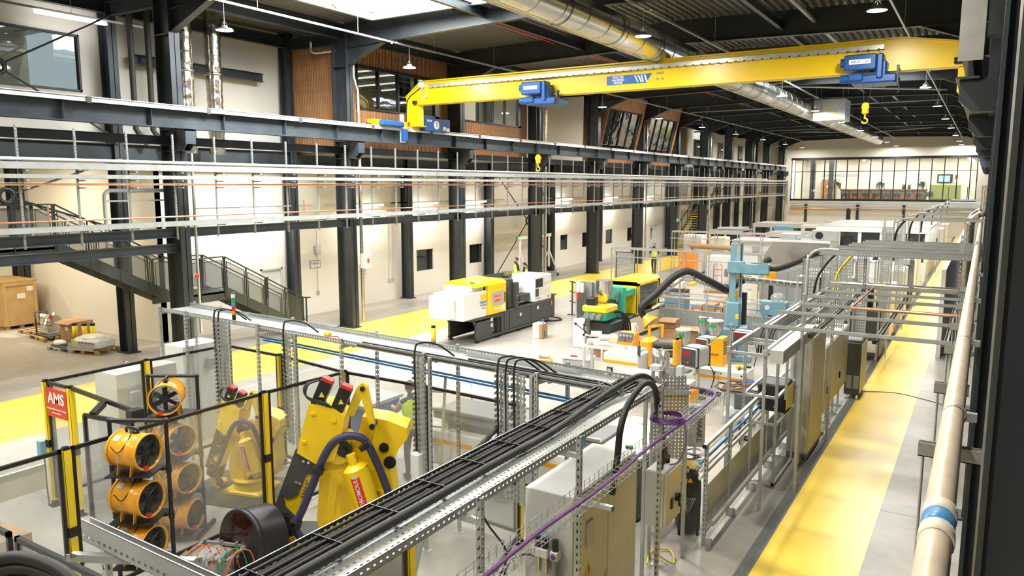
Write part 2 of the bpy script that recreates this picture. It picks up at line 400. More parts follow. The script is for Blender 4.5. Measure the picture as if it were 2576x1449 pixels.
def wall_door(n, ya, yb, h, label, double=False):
    d = thing('door_%d' % n, label, 'door', (XL, (ya + yb) / 2, 0), kind='structure'); w2 = (yb - ya) / 2
    part('door_leaf', M().box(-0.12, -0.07, -w2 + 0.06, w2 - 0.06, 0.02, h - 0.06), 'white_paint', d)
    part('door_frame', M().box(-0.16, 0.03, -w2, -w2 + 0.07, 0, h).box(-0.16, 0.03, w2 - 0.07, w2, 0, h).box(-0.16, 0.03, -w2, w2, h - 0.07, h), 'grey_white', d)
    part('vision_panel', M().box(-0.075, -0.06, -0.30, -0.12, 0.9, 1.75), 'glass_dark', d)
    part('kick_plate', M().box(-0.072, -0.062, -w2 + 0.1, w2 - 0.1, 0.04, 0.2), 'stainless', d)
    part('handle', M().tube([(-0.06, 0.33, 1.05), (-0.0, 0.33, 1.05), (0.0, 0.24, 1.05)], 0.011, 6), 'stainless', d)
wall_door(1, 19.0, 20.05, 2.08, 'pale grey door with a narrow glass slot at the foot of the stairs')
wall_door(2, 57.9, 59.5, 2.05, 'distant pale door in the cream wall behind the walking man')
# deeper room at the near end, under the upper storey
solo('wall_return', M().box(-38, XL, 14.9, 15.1, 0, 6.2), 'white_wall', 'cream wall behind the pallets under the upper storey', 'wall', kind='structure')
solo('wall_room_back', M().box(-38.2, -38, -12, 15.1, 0, 6.2), 'white_wall', 'far cream wall of the room under the upper storey', 'wall', kind='structure')
solo('ceiling_room', M().box(-38, XL - 0.2, -12, 15.1, 6.2, 6.4), 'grey_white', 'soffit over the goods area', 'ceiling', kind='structure')
WU = [(8.3, 10.45, 7.95, 9.55), (10.6, 12.75, 7.95, 9.55)]
wall_with_holes('wall_upper_near', XL - 0.2, XL, -12, 14.95, 6.4, 10.9, [(8.2, 12.8, 7.93, 9.57)], 'cream upper wall around the two-light office window')
wn = thing('window_9', 'wide dark-framed office window high in the near cream wall', 'window', (XL, 10.5, 7.93), kind='structure')
fr = M()
for y in (-2.3, -0.03, 2.24): fr.box(-0.12, 0.04, y, y + 0.06, 0, 1.64)
fr.box(-0.12, 0.04, -2.3, 2.3, 0, 0.06).box(-0.12, 0.04, -2.3, 2.3, 1.58, 1.64)
part('window_frame', fr, 'steel_dark', wn)
for y in (-2.24, 0.03): part('pane', M().box(-0.06, -0.05, y, y + 2.21, 0.06, 1.58), 'glass_tint', wn)
# end wall with conference-room glazing
ew = M().box(-23, 1.0, YE, YE + 0.3, 0, 3.6).box(-23, 1.0, YE, YE + 0.3, 8.1, 11.1).box(-23, -18.75, YE, YE + 0.3, 3.6, 8.1).box(-0.9, 1.0, YE, YE + 0.3, 3.6, 8.1)
solo('wall_end', ew, 'white_wall', 'cream gable wall at the far end of the hall', 'wall', kind='structure')
MUL = [-18.72 + i * (17.2 / 15) for i in range(16)] + [-0.95]
wn = thing('window_10', 'full-width black-framed glazing of the far conference room', 'window', (-9.8, YE, 3.6), kind='structure')
fr = M()
for x in MUL: fr.box(x + 9.8 - 0.045, x + 9.8 + 0.045, 0.02, 0.16, 0, 4.5)
fr.box(-9.0, 8.9, 0.0, 0.18, -0.16, 0.12).box(-9.0, 8.9, -0.02, 0.18, 4.36, 4.62).box(-9.0, 8.9, 0.04, 0.14, 3.08, 3.14)
part('mullions', fr, 'black', wn)
for i in range(16):
    part('pane', M().box(MUL[i] + 9.8 + 0.045, MUL[i + 1] + 9.8 - 0.045, 0.08, 0.09, 0.12, 4.36), 'glass', wn)
for i, x in enumerate((-17.0, -11.7, -7.26)):
    solo('wall_post', M().box(x - 0.14, x + 0.14, YE - 0.12, YE, 0, 3.3), 'steel_dark', 'dark upright on the far cream wall below the glazing, %s from the stairs' % ORD[i], 'post', kind='structure')
# conference room behind the glazing
cr = [('floor_upper', M().box(-19, 1, YE + 0.3, YE + 9.6, 3.4, 3.6), 'grey_mid', 'carpeted floor of the far conference room', 'floor'),
      ('wall_conference_back', M().box(-19, 1, YE + 9.3, YE + 9.6, 3.6, 8.6), 'white_wall', 'pale back wall of the far conference room', 'wall'),
      ('wall_conference_side', M().box(0.8, 1, YE + 0.3, YE + 9.3, 3.6, 8.6), 'grey_white', 'side wall of the far conference room', 'wall'),
      ('ceiling_conference', M().box(-19, 1, YE + 0.3, YE + 9.6, 8.3, 8.6), 'plywood', 'warm timber ceiling of the far conference room', 'ceiling')]
for n, m, mt_, lb, ct in cr: solo(n, m, mt_, lb, ct, kind='structure')
solo('wall_conference_left', M().box(-19.2, -19, YE + 3.4, YE + 9.6, 3.6, 8.6), 'white_wall', 'side wall beside the bright window of the far room', 'wall', kind='structure')
wn = thing('window_11', 'bright daylit window in the side of the far conference room', 'window', (-19.05, YE + 1.9, 3.6), kind='structure')
part('pane', M().box(-0.05, -0.03, -1.5, 1.5, 0.1, 4.6), 'sky_white', wn)
part('window_frame', M().box(-0.04, 0.04, -1.5, -1.42, 0, 4.7).box(-0.04, 0.04, 1.42, 1.5, 0, 4.7).box(-0.04, 0.04, -1.5, 1.5, 2.4, 2.48), 'black', wn)
solo('wall_right', M().box(1.0, 1.2, -12, YE, 0, 11), 'steel_dark', 'dark clad wall beyond the near columns', 'wall', kind='structure')
solo('wall_back', M().box(-38, 2.2, -12.2, -12, 0, 11), 'white_wall', 'rear wall of the hall behind the viewpoint', 'wall', kind='structure')
solo('partition', M().box(-0.98, -0.86, 26, 78, 0, 2.7), 'white_wall', 'plain white partition along the far part of the yellow walkway', 'wall', kind='structure')

# ---- roof deck: trapezoidal sheets, ribs along the hall
def deck(x0, x1, y0, y1, name_label):
    m = M(); P = 0.25; top = []; x = x0; n = int(round((x1 - x0) / P))
    for i in range(n):
        a = x0 + i * (x1 - x0) / n; p = (x1 - x0) / n
        for t, h in ((0, 0), (0.35, 0), (0.5, 0.09), (0.85, 0.09)): top.append((a + t * p, h))
    top.append((x1, 0))
    vs = [(x, y, roofz(x) + h) for y in (y0, y1) for x, h in top]; k = len(top)
    m._add(vs, [(i, i + k, i + k + 1, i + 1) for i in range(k - 1)])
    return m
d = M()
xs = [-38.0, -17.55, -12.6, -7.2, -3.0, 1.2]; 
def dk(x0, x1, y0, y1):
    q = deck(x0, x1, y0, y1, ''); d._add(q.v, q.f)
dk(-24, -17.55, -12, YE); 
dk(-17.55, -12.6, -12, 0.8); dk(-17.55, -12.6, 5.8, 14.2); dk(-17.55, -12.6, 19.5, YE)
dk(-12.6, -7.8, -12, YE); dk(-7.8, -3.2, -12, 34.9); dk(-7.8, -3.2, 39.9, YE); dk(-3.2, 1.2, -12, YE)
solo('roof_deck', d, 'roof_metal', 'grey ribbed metal roof deck over the hall', 'roof', kind='structure')
for i, (a, b, c, e) in enumerate(SKYLIGHTS):
    t = thing('roof_light', 'daylit roof light with galvanised trimmer beams, %s in the deck' % ('above the wooden office box', 'above the far end of the crane girder', 'added unseen behind the viewpoint')[i], 'roof light', ((a + b) / 2, (c + e) / 2, 10.6), kind='structure', group='roof lights')
    w2, l2 = (b - a) / 2, (e - c) / 2
    m = M()
    for sx in (-1, 1): m.ib((sx * w2, -l2, 0.1), (sx * w2, l2, 0.1), 0.26, 0.12)
    for sy in (-1, 1): m.ib((-w2, sy * l2, 0.1), (w2, sy * l2, 0.1), 0.26, 0.12)
    part('trimmer_beams', m, 'galv', t)
    part('upstand', M().box(-w2 - 0.06, -w2, -l2, l2, 0.25, 0.9).box(w2, w2 + 0.06, -l2, l2, 0.25, 0.9).box(-w2, w2, -l2 - 0.06, -l2, 0.25, 0.9).box(-w2, w2, l2, l2 + 0.06, 0.25, 0.9), 'white_paint', t)

# ---- columns and rafters
def column(name, x, y, h, dx, dy, label, group, plate=True):
    t = thing(name, label, 'column', (x, y, 0), kind='structure', group=group)
    part('shaft', M().box(-dx / 2, -dx / 2 + 0.03, -dy / 2, dy / 2, 0, h).box(dx / 2 - 0.03, dx / 2, -dy / 2, dy / 2, 0, h).box(-dx / 2, dx / 2, -0.012, 0.012, 0, h), 'steel_dark', t)
    if plate: part('base_plate', M().box(-dx / 2 - 0.08, dx / 2 + 0.08, -dy / 2 - 0.06, dy / 2 + 0.06, 0, 0.03), 'steel_dark', t)
    return t
for k in range(0, 13):
    t = column('column', -19.72, YK(k), 10.8, 0.68, 0.32, 'tall dark steel column of the front row, %s along the hall' % ORD[k], 'front-row columns')
    part('stiffener', M().box(-0.31, 0.31, -0.14, 0.14, 9.34, 9.37).box(-0.31, 0.31, -0.14, 0.14, 6.15, 6.18).box(-0.31, 0.31, -0.14, 0.14, 6.75, 6.78), 'steel_dark', t)
    part('bracket', M().prism([(0.34, 6.16), (0.62, 6.16), (0.80, 6.34), (0.80, 6.74), (0.34, 6.74)], 'y', -0.13, -0.10).prism([(0.34, 6.16), (0.62, 6.16), (0.80, 6.34), (0.80, 6.74), (0.34, 6.74)], 'y', 0.10, 0.13).box(0.34, 0.82, -0.16, 0.16, 6.70, 6.74).box(0.34, 0.62, -0.16, 0.16, 6.15, 6.17).box(0.79, 0.82, -0.16, 0.16, 6.34, 6.74), 'steel_blue', t)
for k in range(0, 13):
    column('column', -22.58, YK(k), 10.8, 0.46, 0.30, 'dark steel column of the rear row against the cream wall, %s along the hall' % ORD[k], 'rear-row columns')
for i, (x, y) in enumerate(((-31.4, 14.66), (-31.4, 8.0))):
    column('column', x, y, 6.2, 0.45, 0.45, ('dark column beside the big plywood crate', 'dark column deep inside the goods room')[i], 'goods room columns')
for k in range(0, 13):
    y = YK(k); t = thing('rafter', 'dark haunched roof rafter, %s along the hall' % ORD[k], 'rafter', (0, y, 10.0), kind='structure', group='roof rafters')
    m = M(); hw = 0.11
    pts = [(-19.4, 10.0), (-17.8, 10.05), (-9.9, 10.26), (-2.0, 10.05), (-0.3, 10.0)]
    for (xa, za), (xb, zb) in zip(pts[:-1], pts[1:]):
        m.prism([(xa, za - 10), (xb, zb - 10), (xb, roofz(xb) - 10 - 0.02), (xa, roofz(xa) - 10 - 0.02)], 'y', -0.008, 0.008)
        m.bar((xa, 0, za - 10), (xb, 0, zb - 10), 0.22, 0.022, (0, 0, 1)); m.bar((xa, 0, roofz(xa) - 10.03), (xb, 0, roofz(xb) - 10.03), 0.22, 0.022, (0, 0, 1))
    part('rafter_beam', m, 'steel_dark', t)
    for sx, xa, xb in ((-1, -19.38, -17.75), (1, -0.42, -2.05)):
        hm = M().prism([(xa, -0.6), (xb, 0.03), (xa, 0.03)], 'y', -0.008, 0.008).bar((xa, 0, -0.6), (xb, 0, 0.03), 0.22, 0.025)
        part('haunch', hm, 'steel_dark', t)
    rz_ = M()
    for x in (-21.0,): rz_.ib((-22.5, 0, 0.35), (-19.9, 0, 0.35), 0.4, 0.18)
    part('outrigger_beam', rz_, 'steel_dark', t)
# longitudinal beams (eaves, purlins, ties, ledgers)
def lbeam(name, x, y0, y1, z, h, w_, mt_, label):
    return solo(name, M().ib((x, y0, z), (x, y1, z), h, w_), mt_, label, 'beam', kind='structure')
lbeam('eaves_beam', -19.75, -6, YE, 10.55, 0.46, 0.2, 'steel_dark', 'dark eaves beam running along the front column heads')
lbeam('eaves_beam', -22.55, -6, YE, 10.45, 0.4, 0.2, 'steel_dark', 'dark eaves beam running along the rear column heads')
for i, x in enumerate((-13.6, -6.2)): lbeam('purlin_beam', x, -6, YE, 10.5, 0.3, 0.14, 'steel_dark', ('dark purlin beam under the roof over the moulding machine', 'dark purlin beam under the roof next to the round duct')[i])
for i, (x, z) in enumerate(((-11.5, 10.6), (-5.2, 10.55))):
    solo('roof_pipe', M().cyl((x, -6, z), (x, YE, z), 0.07, 8), 'galv_dull', ('grey rainwater pipe under the roof left of the round duct', 'grey rainwater pipe under the roof right of the round duct')[i], 'pipe')
lbeam('edge_beam', -22.5, -12, YE, 6.2, 0.5, 0.25, 'steel_dark', 'deep dark floor-edge beam of the upper storey')
lbeam('tie_beam', -19.75, -2, YE, 6.45, 0.24, 0.2, 'steel_dark', 'dark tie beam between the front columns behind the crane runway')
lbeam('ledger_beam', -19.6, -2, 70, 3.86, 0.26, 0.16, 'steel_blue', 'dark ledger beam along the front columns under the cable trays')
lbeam('landing_beam', -19.7, -2, YK(1), 3.42, 0.25, 0.18, 'steel_blue', 'dark beam in front of the upper stair flight')
# roof bracing
for i, (k, x0, x1) in enumerate(((4, -17.6, -9.9), (4, -2.2, -9.9), (5, -9.9, -2.2), (10, -17.6, -9.9), (10, -2.2, -9.9))):
    solo('roof_brace', M().cyl((x0, YK(k), 10.25), (x1, YK(k + 1), 10.3), 0.06, 8), 'galv_dull', 'grey diagonal tube brace under the roof, %s along the hall' % ORD[i], 'brace', kind='structure', group='roof braces')

# ---- crane runway beams
def runway(x, y0, y1, label, side):
    t = thing('crane_runway', label, 'crane runway', (x, y0, 6.74), kind='structure')
    L = y1 - y0
    part('runway_beam', M().ib((0, 0, 0.29), (0, L, 0.29), 0.56, 0.30, 0.03, 0.016), 'steel_blue', t)
    part('rail', M().bar((0, 0, 0.60), (0, L, 0.60), 0.06, 0.06), 'steel_dark', t)
    if side:
        part('conductor_rail', M().bar((0.19, 0, 0.54), (0.19, L, 0.54), 0.03, 0.09).bar((0.16, 0, 0.62), (0.16, L, 0.62), 0.05, 0.02), 'white_paint', t)
        c = M()
        for i in range(int(L / 3.4)): c.box(0.17, 0.23, 1 + i * 3.4, 1.12 + i * 3.4, 0.46, 0.62)
        part('rail_joints', c, 'charcoal', t)
        s_ = M()
        for i in range(int(L / BAY * 3)): s_.box(0.01, 0.14, 0.4 + i * BAY / 3, 0.415 + i * BAY / 3, 0.03, 0.54)
        part('web_stiffeners', s_, 'steel_blue', t)
    return t
runway(-19.05, -4, YK(12) - 1.0, 'grey crane runway beam along the front columns', True)
runway(-0.36, YK(1) - 0.3, YK(12), 'dark crane runway beam above the walkway at the right', False)
# right-hand columns with their brackets
for k in range(0, 13):
    t = column('column', 0.30, YK(k), 10.8, 0.56, 0.30, 'dark steel column beside the yellow walkway, %s along the hall' % ORD[k], 'walkway-side columns')
    if k >= 1:
        part('bracket', M().prism([(-0.28, 6.28), (-0.58, 6.28), (-0.76, 6.46), (-0.76, 6.74), (-0.28, 6.74)], 'y', -0.15, 0.15), 'steel_dark', t)
        part('upper_shaft', M().box(-0.46, -0.28, -0.15, 0.15, 7.36, 10.3), 'steel_dark', t)
solo('column_flange', M().box(-0.50, -0.18, YK(1) - 0.32, YK(1) - 0.29, 7.0, 10.2), 'galv_dull', 'column flange coloured pale as lit, above the nearest crane bracket at the right', 'steel plate', kind='structure')  # lit column face: the light on it is put into a paler steel
# the near column right beside the viewpoint, and its flange
t = thing('column', 'huge near-black column right beside the camera', 'column', (0.42, 2.55, 0), kind='structure', group='walkway-side columns'); part('shaft', M().box(-0.36, 0.3, -0.17, 0.17, 0, 10.8), 'steel_dark', t); part('flange_edge', M().box(-0.375, -0.36, -0.19, 0.19, 0, 10.8), 'charcoal', t)
# ================================================================== UPPER STOREY ON THE COLUMN SIDE
def slats_face(parent, axis, fixed, a0, a1, z0, z1, holes=(), pitch=0.085, w_=0.05, dep=0.035, sgn=1):
    """vertical timber slats, each its own part up to the limit; axis 'y' (face looks +x) or 'x' (face looks -y)"""
    n = int((a1 - a0) / pitch); cache = {}
    for i in range(n):
        a = a0 + (i + 0.5) * pitch; segs = [(z0, z1)]
        for (h0, h1, c, d_) in holes:
            if h0 < a < h1: segs = [(p, q) for p, q in ((z0, c), (d_, z1)) if q - p > 0.05]
        for (p, q) in segs:
            key = (round(p, 3), round(q, 3))
            if key not in cache:
                cache[key] = (M().box(0, dep, -w_ / 2, w_ / 2, 0, q - p) if axis == 'y' else M().box(-w_ / 2, w_ / 2, -dep, 0, 0, q - p)).mesh('slat', 'wood_slat')
            link('slat', cache[key], parent, (fixed, a, p) if axis == 'y' else (a, fixed, p))
def wood_box(n, ya, yb, label, wins, side_x0=-22.7, zt=10.25):
    t = thing('timber_office_box', label, 'office box', (0, 0, 0), kind='structure')
    xf = -20.12
    back = M(); y = ya
    for (a, b, c, d_) in wins: back.box(-20.3, xf, y, a, 6.45, 10.8).box(-20.3, xf, a, b, 6.45, c).box(-20.3, xf, a, b, d_, 10.8); y = b
    back.box(-20.3, xf, y, yb, 6.45, 10.8).box(side_x0, -20.12, ya, ya + 0.15, 6.45, zt + 0.1)
    part('backing', back, 'wood_dark', t)
    slats_face(t, 'y', xf, ya + 0.05, yb, 6.5, 10.7, wins)
    slats_face(t, 'x', ya, side_x0 + 0.05, -20.1, 6.5, zt, ())
    part('capping', M().box(side_x0, -20.05, ya - 0.06, ya + 0.2, zt, zt + 0.1), 'white_paint', t)
    return t
W2 = (21.35, 26.35, 8.02, 9.62); W3 = (28.1, 33.1, 8.05, 9.6)
wood_box(1, YK(2) + 0.15, YK(4) - 0.2, 'timber-slatted office box between the front columns behind the crane end', [W2, W3])
def office_window(n, a, b, c, d_, panes, label):
    wn = thing('window_%d' % n, label, 'window', (-20.1, (a + b) / 2, c), kind='structure'); w2 = (b - a) / 2; h = d_ - c
    fr = M().box(-0.1, 0.06, -w2, -w2 + 0.08, 0, h).box(-0.1, 0.06, w2 - 0.28, w2, 0, h).box(-0.1, 0.06, -w2, w2, 0, 0.07).box(-0.1, 0.06, -w2, w2, h - 0.1, h)
    pw = (b - a - 0.36) / panes
    for i in range(1, panes): fr.box(-0.1, 0.05, -w2 + 0.08 + i * pw - 0.035, -w2 + 0.08 + i * pw + 0.035, 0, h)
    part('window_frame', fr, 'black', wn)
    for i in range(panes): part('pane', M().box(-0.03, -0.02, -w2 + 0.08 + i * pw, -w2 + 0.08 + (i + 1) * pw, 0.07, h - 0.1), 'glass_tint' if n == 12 else 'glass', wn)
office_window(12, *W2, 4, 'four-light dark office window in the slatted box above the crane end')
office_window(13, *W3, 4, 'four-light office window in the slatted box behind the first hoist')
# lit room seen through window 13
solo('wall_office_inside', M().box(-24.2, -24.1, 29.4, 33.6, 6.5, 10.3), 'white_wall', 'lit pale wall inside the office behind the hoist window', 'wall', kind='structure')
def office_room(ya, yb, zc, xb, lab, ys, xe):
    solo('wall_office_back', M().box(xb - 0.2, xb, ya, yb, 6.5, zc), 'cream', 'pale back wall inside the ' + lab, 'wall', kind='structure')
    solo('floor_office', M().box(xb, xe, ya, yb, 6.36, 6.44), 'grey_mid', 'carpet floor inside the ' + lab, 'floor', kind='structure')
    c = M(); n = int((yb - ya) / 0.6)
    for i in range(n): y = ya + i * (yb - ya) / n; c.box(xb, xe, y, y + 0.5, zc, zc + 0.1)
    c.box(xb, xe, ya, yb, zc + 0.1, zc + 0.15)
    solo('ceiling_office', c, 'cream', 'boarded pale ceiling inside the ' + lab, 'ceiling', kind='structure')
    sm = M().box(xb + 0.6, xe - 0.3, -0.03, 0.03, -0.05, 0).mesh('strip_light', 'tube_white')
    for i, y in enumerate(ys):
        o = link('strip_light', sm, None, (0, y, zc - 0.01)); tag(o, 'lit ceiling strip lamp inside the %s, %s from the camera' % (lab, ORD[i]), 'lamp', 'strip lamps in the ' + lab)
    area_light('office_light', ((xb + xe) / 2, (ya + yb) / 2, zc - 0.12), (xe - xb) * 0.7, (yb - ya) * 0.8, (30 if ya > 15 else 6) * (yb - ya), (1, 0.9, 0.75))
office_room(20.75, 33.7, 10.35, -29.0, 'slatted office', [21.6, 23.2, 24.8, 26.4, 28.0, 30.2, 32.2], -20.35)
office_room(4.0, 14.6, 10.45, -29.5, 'near upper office', [5.5, 7.4, 9.3, 11.2, 13.1], -23.2)
solo('wall_office_end', M().box(-29.0, -23.1, 33.7, 33.85, 6.5, 10.5), 'white_wall', 'end wall inside the slatted office', 'wall', kind='structure')
solo('wall_office_start', M().box(-29.0, -23.1, 20.55, 20.75, 6.5, 10.5), 'white_wall', 'start wall inside the slatted office', 'wall', kind='structure')
# second slatted box with two leaning windows
wood_box(2, YK(5) + 0.15, YK(7) - 0.3, 'timber-slatted office box with the two leaning windows', [(42.4, 47.0, 7.2, 9.75), (49.0, 53.6, 7.3, 9.8)], zt=10.2)
for i, (ya, yb) in enumerate(((41.9, 47.2), (48.6, 53.8))):
    t = thing('leaning_window', ('outward-leaning glazed bay in a timber surround, the nearer one', 'outward-leaning glazed bay in a timber surround, the farther one')[i], 'window', (-20.0, (ya + yb) / 2, 7.0), kind='structure', group='leaning bay windows')
    w2 = (yb - ya) / 2; lean = 0.62; H_ = 2.75
    sh = Matrix(((1, 0, lean / H_, 0), (0, 1, 0, 0), (0, 0, 1, 0), (0, 0, 0, 1)))
    su = M().box(-0.5, 0.12, -w2 - 0.06, -w2, -0.3, H_ + 0.9).box(-0.5, 0.14, w2 - 0.25, w2, -0.3, H_ + 0.9).box(-0.3, 0.10, -w2, w2, H_, H_ + 0.9).box(-0.3, 0.1, -w2, w2, -0.5, 0.0).move(sh)
    part('timber_surround', su, 'wood_slat', t)
    fr = M().box(-0.05, 0.08, w2 - 0.62, w2 - 0.25, 0, H_).box(-0.05, 0.08, -w2, w2 - 0.25, H_ - 0.08, H_).box(-0.05, 0.08, -w2, w2 - 0.25, 0, 0.06)
    pw = (2 * w2 - 0.62) / 4
    for k in range(4): fr.box(-0.05, 0.07, -w2 + k * pw - 0.03, -w2 + k * pw + 0.03, 0, H_)
    part('window_frame', fr.move(sh), 'black', t)
    for k in range(4): part('pane', M().box(0.0, 0.01, -w2 + k * pw + 0.03, -w2 + (k + 1) * pw - 0.03, 0.06, H_ - 0.08).move(sh), 'glass_mirror', t)
# far upper rooms: cream wall pieces with windows, doors and a balcony
for i, (ya, yb) in enumerate(((55.6, 60.4), (62.4, 67.2), (69.2, 74.0), (76.0, 80.8))):
    solo('wall_upper_far', M().box(-21.6, -21.5, ya, yb, 6.45, 9.9), 'white_wall', 'pale upper room wall between the far columns, %s beyond the leaning windows' % ORD[i], 'wall', kind='structure')
    t = thing('window_%d' % (14 + i), ('timber-lined three-light window in the first far upper room', 'tall dark-framed glazed door in the second far upper room', 'dark-framed glazed door in the third far upper room', 'dark-framed window in the last far upper room')[i], 'window', (-21.48, ya + 2.2, 7.5), kind='structure')
    wd = 3.0 if i == 0 else 1.3; b0 = 0 if i == 0 else -0.9
    part('window_frame', M().box(-0.02, 0.05, -wd / 2 - 0.08, wd / 2 + 0.08, b0 - 0.08, 1.6), 'black', t)
    for k in range(3 if i == 0 else 2):
        a = -wd / 2 + k * wd / (3 if i == 0 else 2)
        part('pane', M().box(0.05, 0.06, a + 0.04, a + wd / (3 if i == 0 else 2) - 0.04, b0, 1.52), 'plywood' if i == 0 else 'glass_dark', t)
for i, (ya, yb) in enumerate(((62.2, 67.0), (69.0, 73.8))):
    solo('floor_balcony', M().box(-21.5, -20.1, ya, yb, 6.32, 6.45), 'steel_dark', 'dark balcony slab before the %s glazed upper door' % ('nearer', 'farther')[i], 'floor', kind='structure')
    t = thing('balcony_railing', 'thin black railing before the %s glazed upper door' % ('nearer', 'farther')[i], 'railing', (-20.2, ya, 6.45))
    m = M(); L = yb - ya
    for k in range(int(L / 0.16)): m.bar((0, k * 0.16, 0), (0, k * 0.16, 1.0), 0.014)
    part('balusters', m, 'black', t, kind='stuff'); part('handrail', M().bar((0, 0, 1.02), (0, L, 1.02), 0.05, 0.03), 'black', t)
# white recess wall above the stairs and the side of the recess beyond
solo('wall_recess_side', M().box(-22.9, -20.2, YK(5) - 0.6, YK(5) - 0.45, 6.45, 10.3), 'white_wall', 'pale return wall of the recess between the slatted boxes', 'wall', kind='structure')

# ================================================================== FOIL DUCTS AND PIPES IN THE RECESS
for i, y in enumerate((15.25, 16.3)):
    t = thing('foil_duct', ('tall foil-wrapped vertical duct with a small red and blue sticker', 'tall foil-wrapped vertical duct, the farther of the pair')[i], 'duct', (-21.5, y, 6.2))
    pr = []
    for k in range(41):
        z = k * 4.62 / 40; r = 0.245 + 0.012 * math.sin(k * 2.1 + i) + (0.03 if k in (8, 20, 32) else 0)
        pr.append((r, z))
    part('duct_body', M().lathe(pr, n=20), 'foil', t)
    part('bands', M().lathe([(0.26, 0.95), (0.285, 1.0), (0.26, 1.05)], n=20, cap=False).lathe([(0.26, 2.5), (0.285, 2.55), (0.26, 2.6)], n=20, cap=False), 'foil', t)
    if i == 0:
        R = Matrix.Rotation(-0.5, 4, 'Z')
        part('sticker_red', M().prism([(0.0, 0.0), (0.09, 0.13), (0.0, 0.13)], 'x', 0.262, 0.266).move(R), 'red', t, loc=(0, 0, 2.0))
        part('sticker_blue', M().prism([(0.0, 0.0), (0.0, 0.13), (-0.09, 0.13)], 'x', 0.262, 0.266).move(R), 'blue', t, loc=(0, 0, 2.0))
for i, (y, x) in enumerate(((13.95, -22.2), (14.55, -22.25))):
    solo('soil_pipe', M().tube([(x, y, 10.6), (x, y, 6.9), (x, y + 0.12, 6.75), (x, y + 0.3, 6.6), (x, y + 0.34, 6.45)], 0.085, 12), 'charcoal', ('dark vertical pipe beside the first rear column', 'dark vertical pipe with a bend at its foot in the recess')[i], 'pipe')
solo('recess_beam', M().ib((-22.6, 14.2, 9.05), (-22.6, 19.2, 9.05), 0.3, 0.2), 'steel_dark', 'short dark beam across the recess behind the foil ducts', 'beam', kind='structure')

# ================================================================== INSULATED DROP PIPES ON THE COLUMNS
for i, k in enumerate((2, 4, 6, 8, 10, 12)):
    y = YK(k) + 0.22; x = -19.30
    if k == 2: pts = [(-20.9, y - 0.55, 10.3), (-20.9, y - 0.5, 9.95), (-20.75, y - 0.45, 9.9), (-19.75, y - 0.1, 9.98), (-19.45, y, 9.92), (-19.38, y, 9.75), (-19.38, y, 9.0), (-19.30, y, 8.75), (-19.22, y, 8.55), (-19.22, y, 0.25)]
    else: pts = [(-20.6, y - 0.4, 9.5), (-19.6, y - 0.1, 9.55), (-19.28, y, 9.45), (-19.24, y, 9.2), (-19.22, y, 0.25)]
    solo('drop_pipe', M().tube(pts, 0.062, 10, rs=None), 'foil', 'foil-insulated drop pipe running down the %s front column' % ORD[k], 'pipe', group='insulated drop pipes')
for i, k in enumerate((1, 2, 4, 7)):
    solo('conduit_channel', M().strut((-19.33, YK(k) + 0.30, 0.9), (-19.33, YK(k) + 0.30, 6.1), 0.06), 'galv', 'galvanised conduit channel up the %s front column' % ORD[k], 'conduit', group='conduit channels')
t = thing('isolator_box', 'white isolator box with an orange switch on the third front column', 'switch box', (-19.2, YK(2) + 0.33, 2.2))
part('box', M().rbox(-0.03, 0.16, -0.2, 0.2, 0, 0.55, 0.02), 'white_paint', t); part('switch', M().box(0.16, 0.19, -0.06, 0.06, 0.2, 0.36), 'orange', t); part('switch_knob', M().box(0.19, 0.22, -0.015, 0.015, 0.22, 0.34), 'red', t)
for i, (k, z) in enumerate(((1, 2.6), (4, 2.5), (8, 2.4))):
    t = thing('alarm_sounder', 'red and white alarm beacon on the %s front column' % ORD[k], 'alarm', (-19.33, YK(k) + 0.2, z), group='alarm beacons')
    part('lens', M().ell((0.09, 0, 0), (0.05, 0.07, 0.07)), 'red', t); part('housing', M().cyl((0.0, 0, 0), (0.07, 0, 0), 0.075, 14), 'white_paint', t)

# ================================================================== LIGHTING TRUNKING
for nm, x, lab in (('l', -17.15, 'thin grey lighting trunking over the wide yellow aisle'), ('m', -8.2, 'thin grey lighting trunking beside the round duct'), ('r', -2.45, 'thin grey lighting trunking over the yellow walkway')):
    t = thing('lighting_trunking', lab, 'trunking', (x, 0, 9.93))
    part('channel', M().bar((0, -6, 0), (0, YE - 1.2, 0), 0.055, 0.055), 'galv', t)
    m = M()
    for i in range(24):
        y = -5 + i * 3.9; m.cyl((0, y, 0.02), (0, y, roofz(x) - 9.93), 0.008, 5)
    part('rods', m, 'galv', t)
    m = M()
    for y in (5.9, 13.0, 20.0, 33.2, 44.0, 60.0): m.cyl((0.0, y, -0.06), (0, y, -0.02), 0.05, 10, 0.03).cyl((0.12, y + 0.1, -0.04), (0.12, y + 0.1, 0.0), 0.04, 8)
    part('detectors', m, 'white_paint', t)
for i, k in enumerate((4, 6, 9)):
    t = thing('cross_trunking', 'grey lighting trunking crossing the roof from side to side, %s along the hall' % ORD[i], 'trunking', (0, YK(k) + 2.6, 10.02), group='cross trunking')
    part('channel', M().bar((-17.15, 0, 0), (-2.45, 0, 0), 0.05), 'galv', t)
    m = M()
    for j in range(6): m.cyl((-16 + j * 2.6, 0, 0), (-16 + j * 2.6, 0, roofz(-16 + j * 2.6) - 9.95), 0.008, 5)
    part('rods', m, 'galv', t)

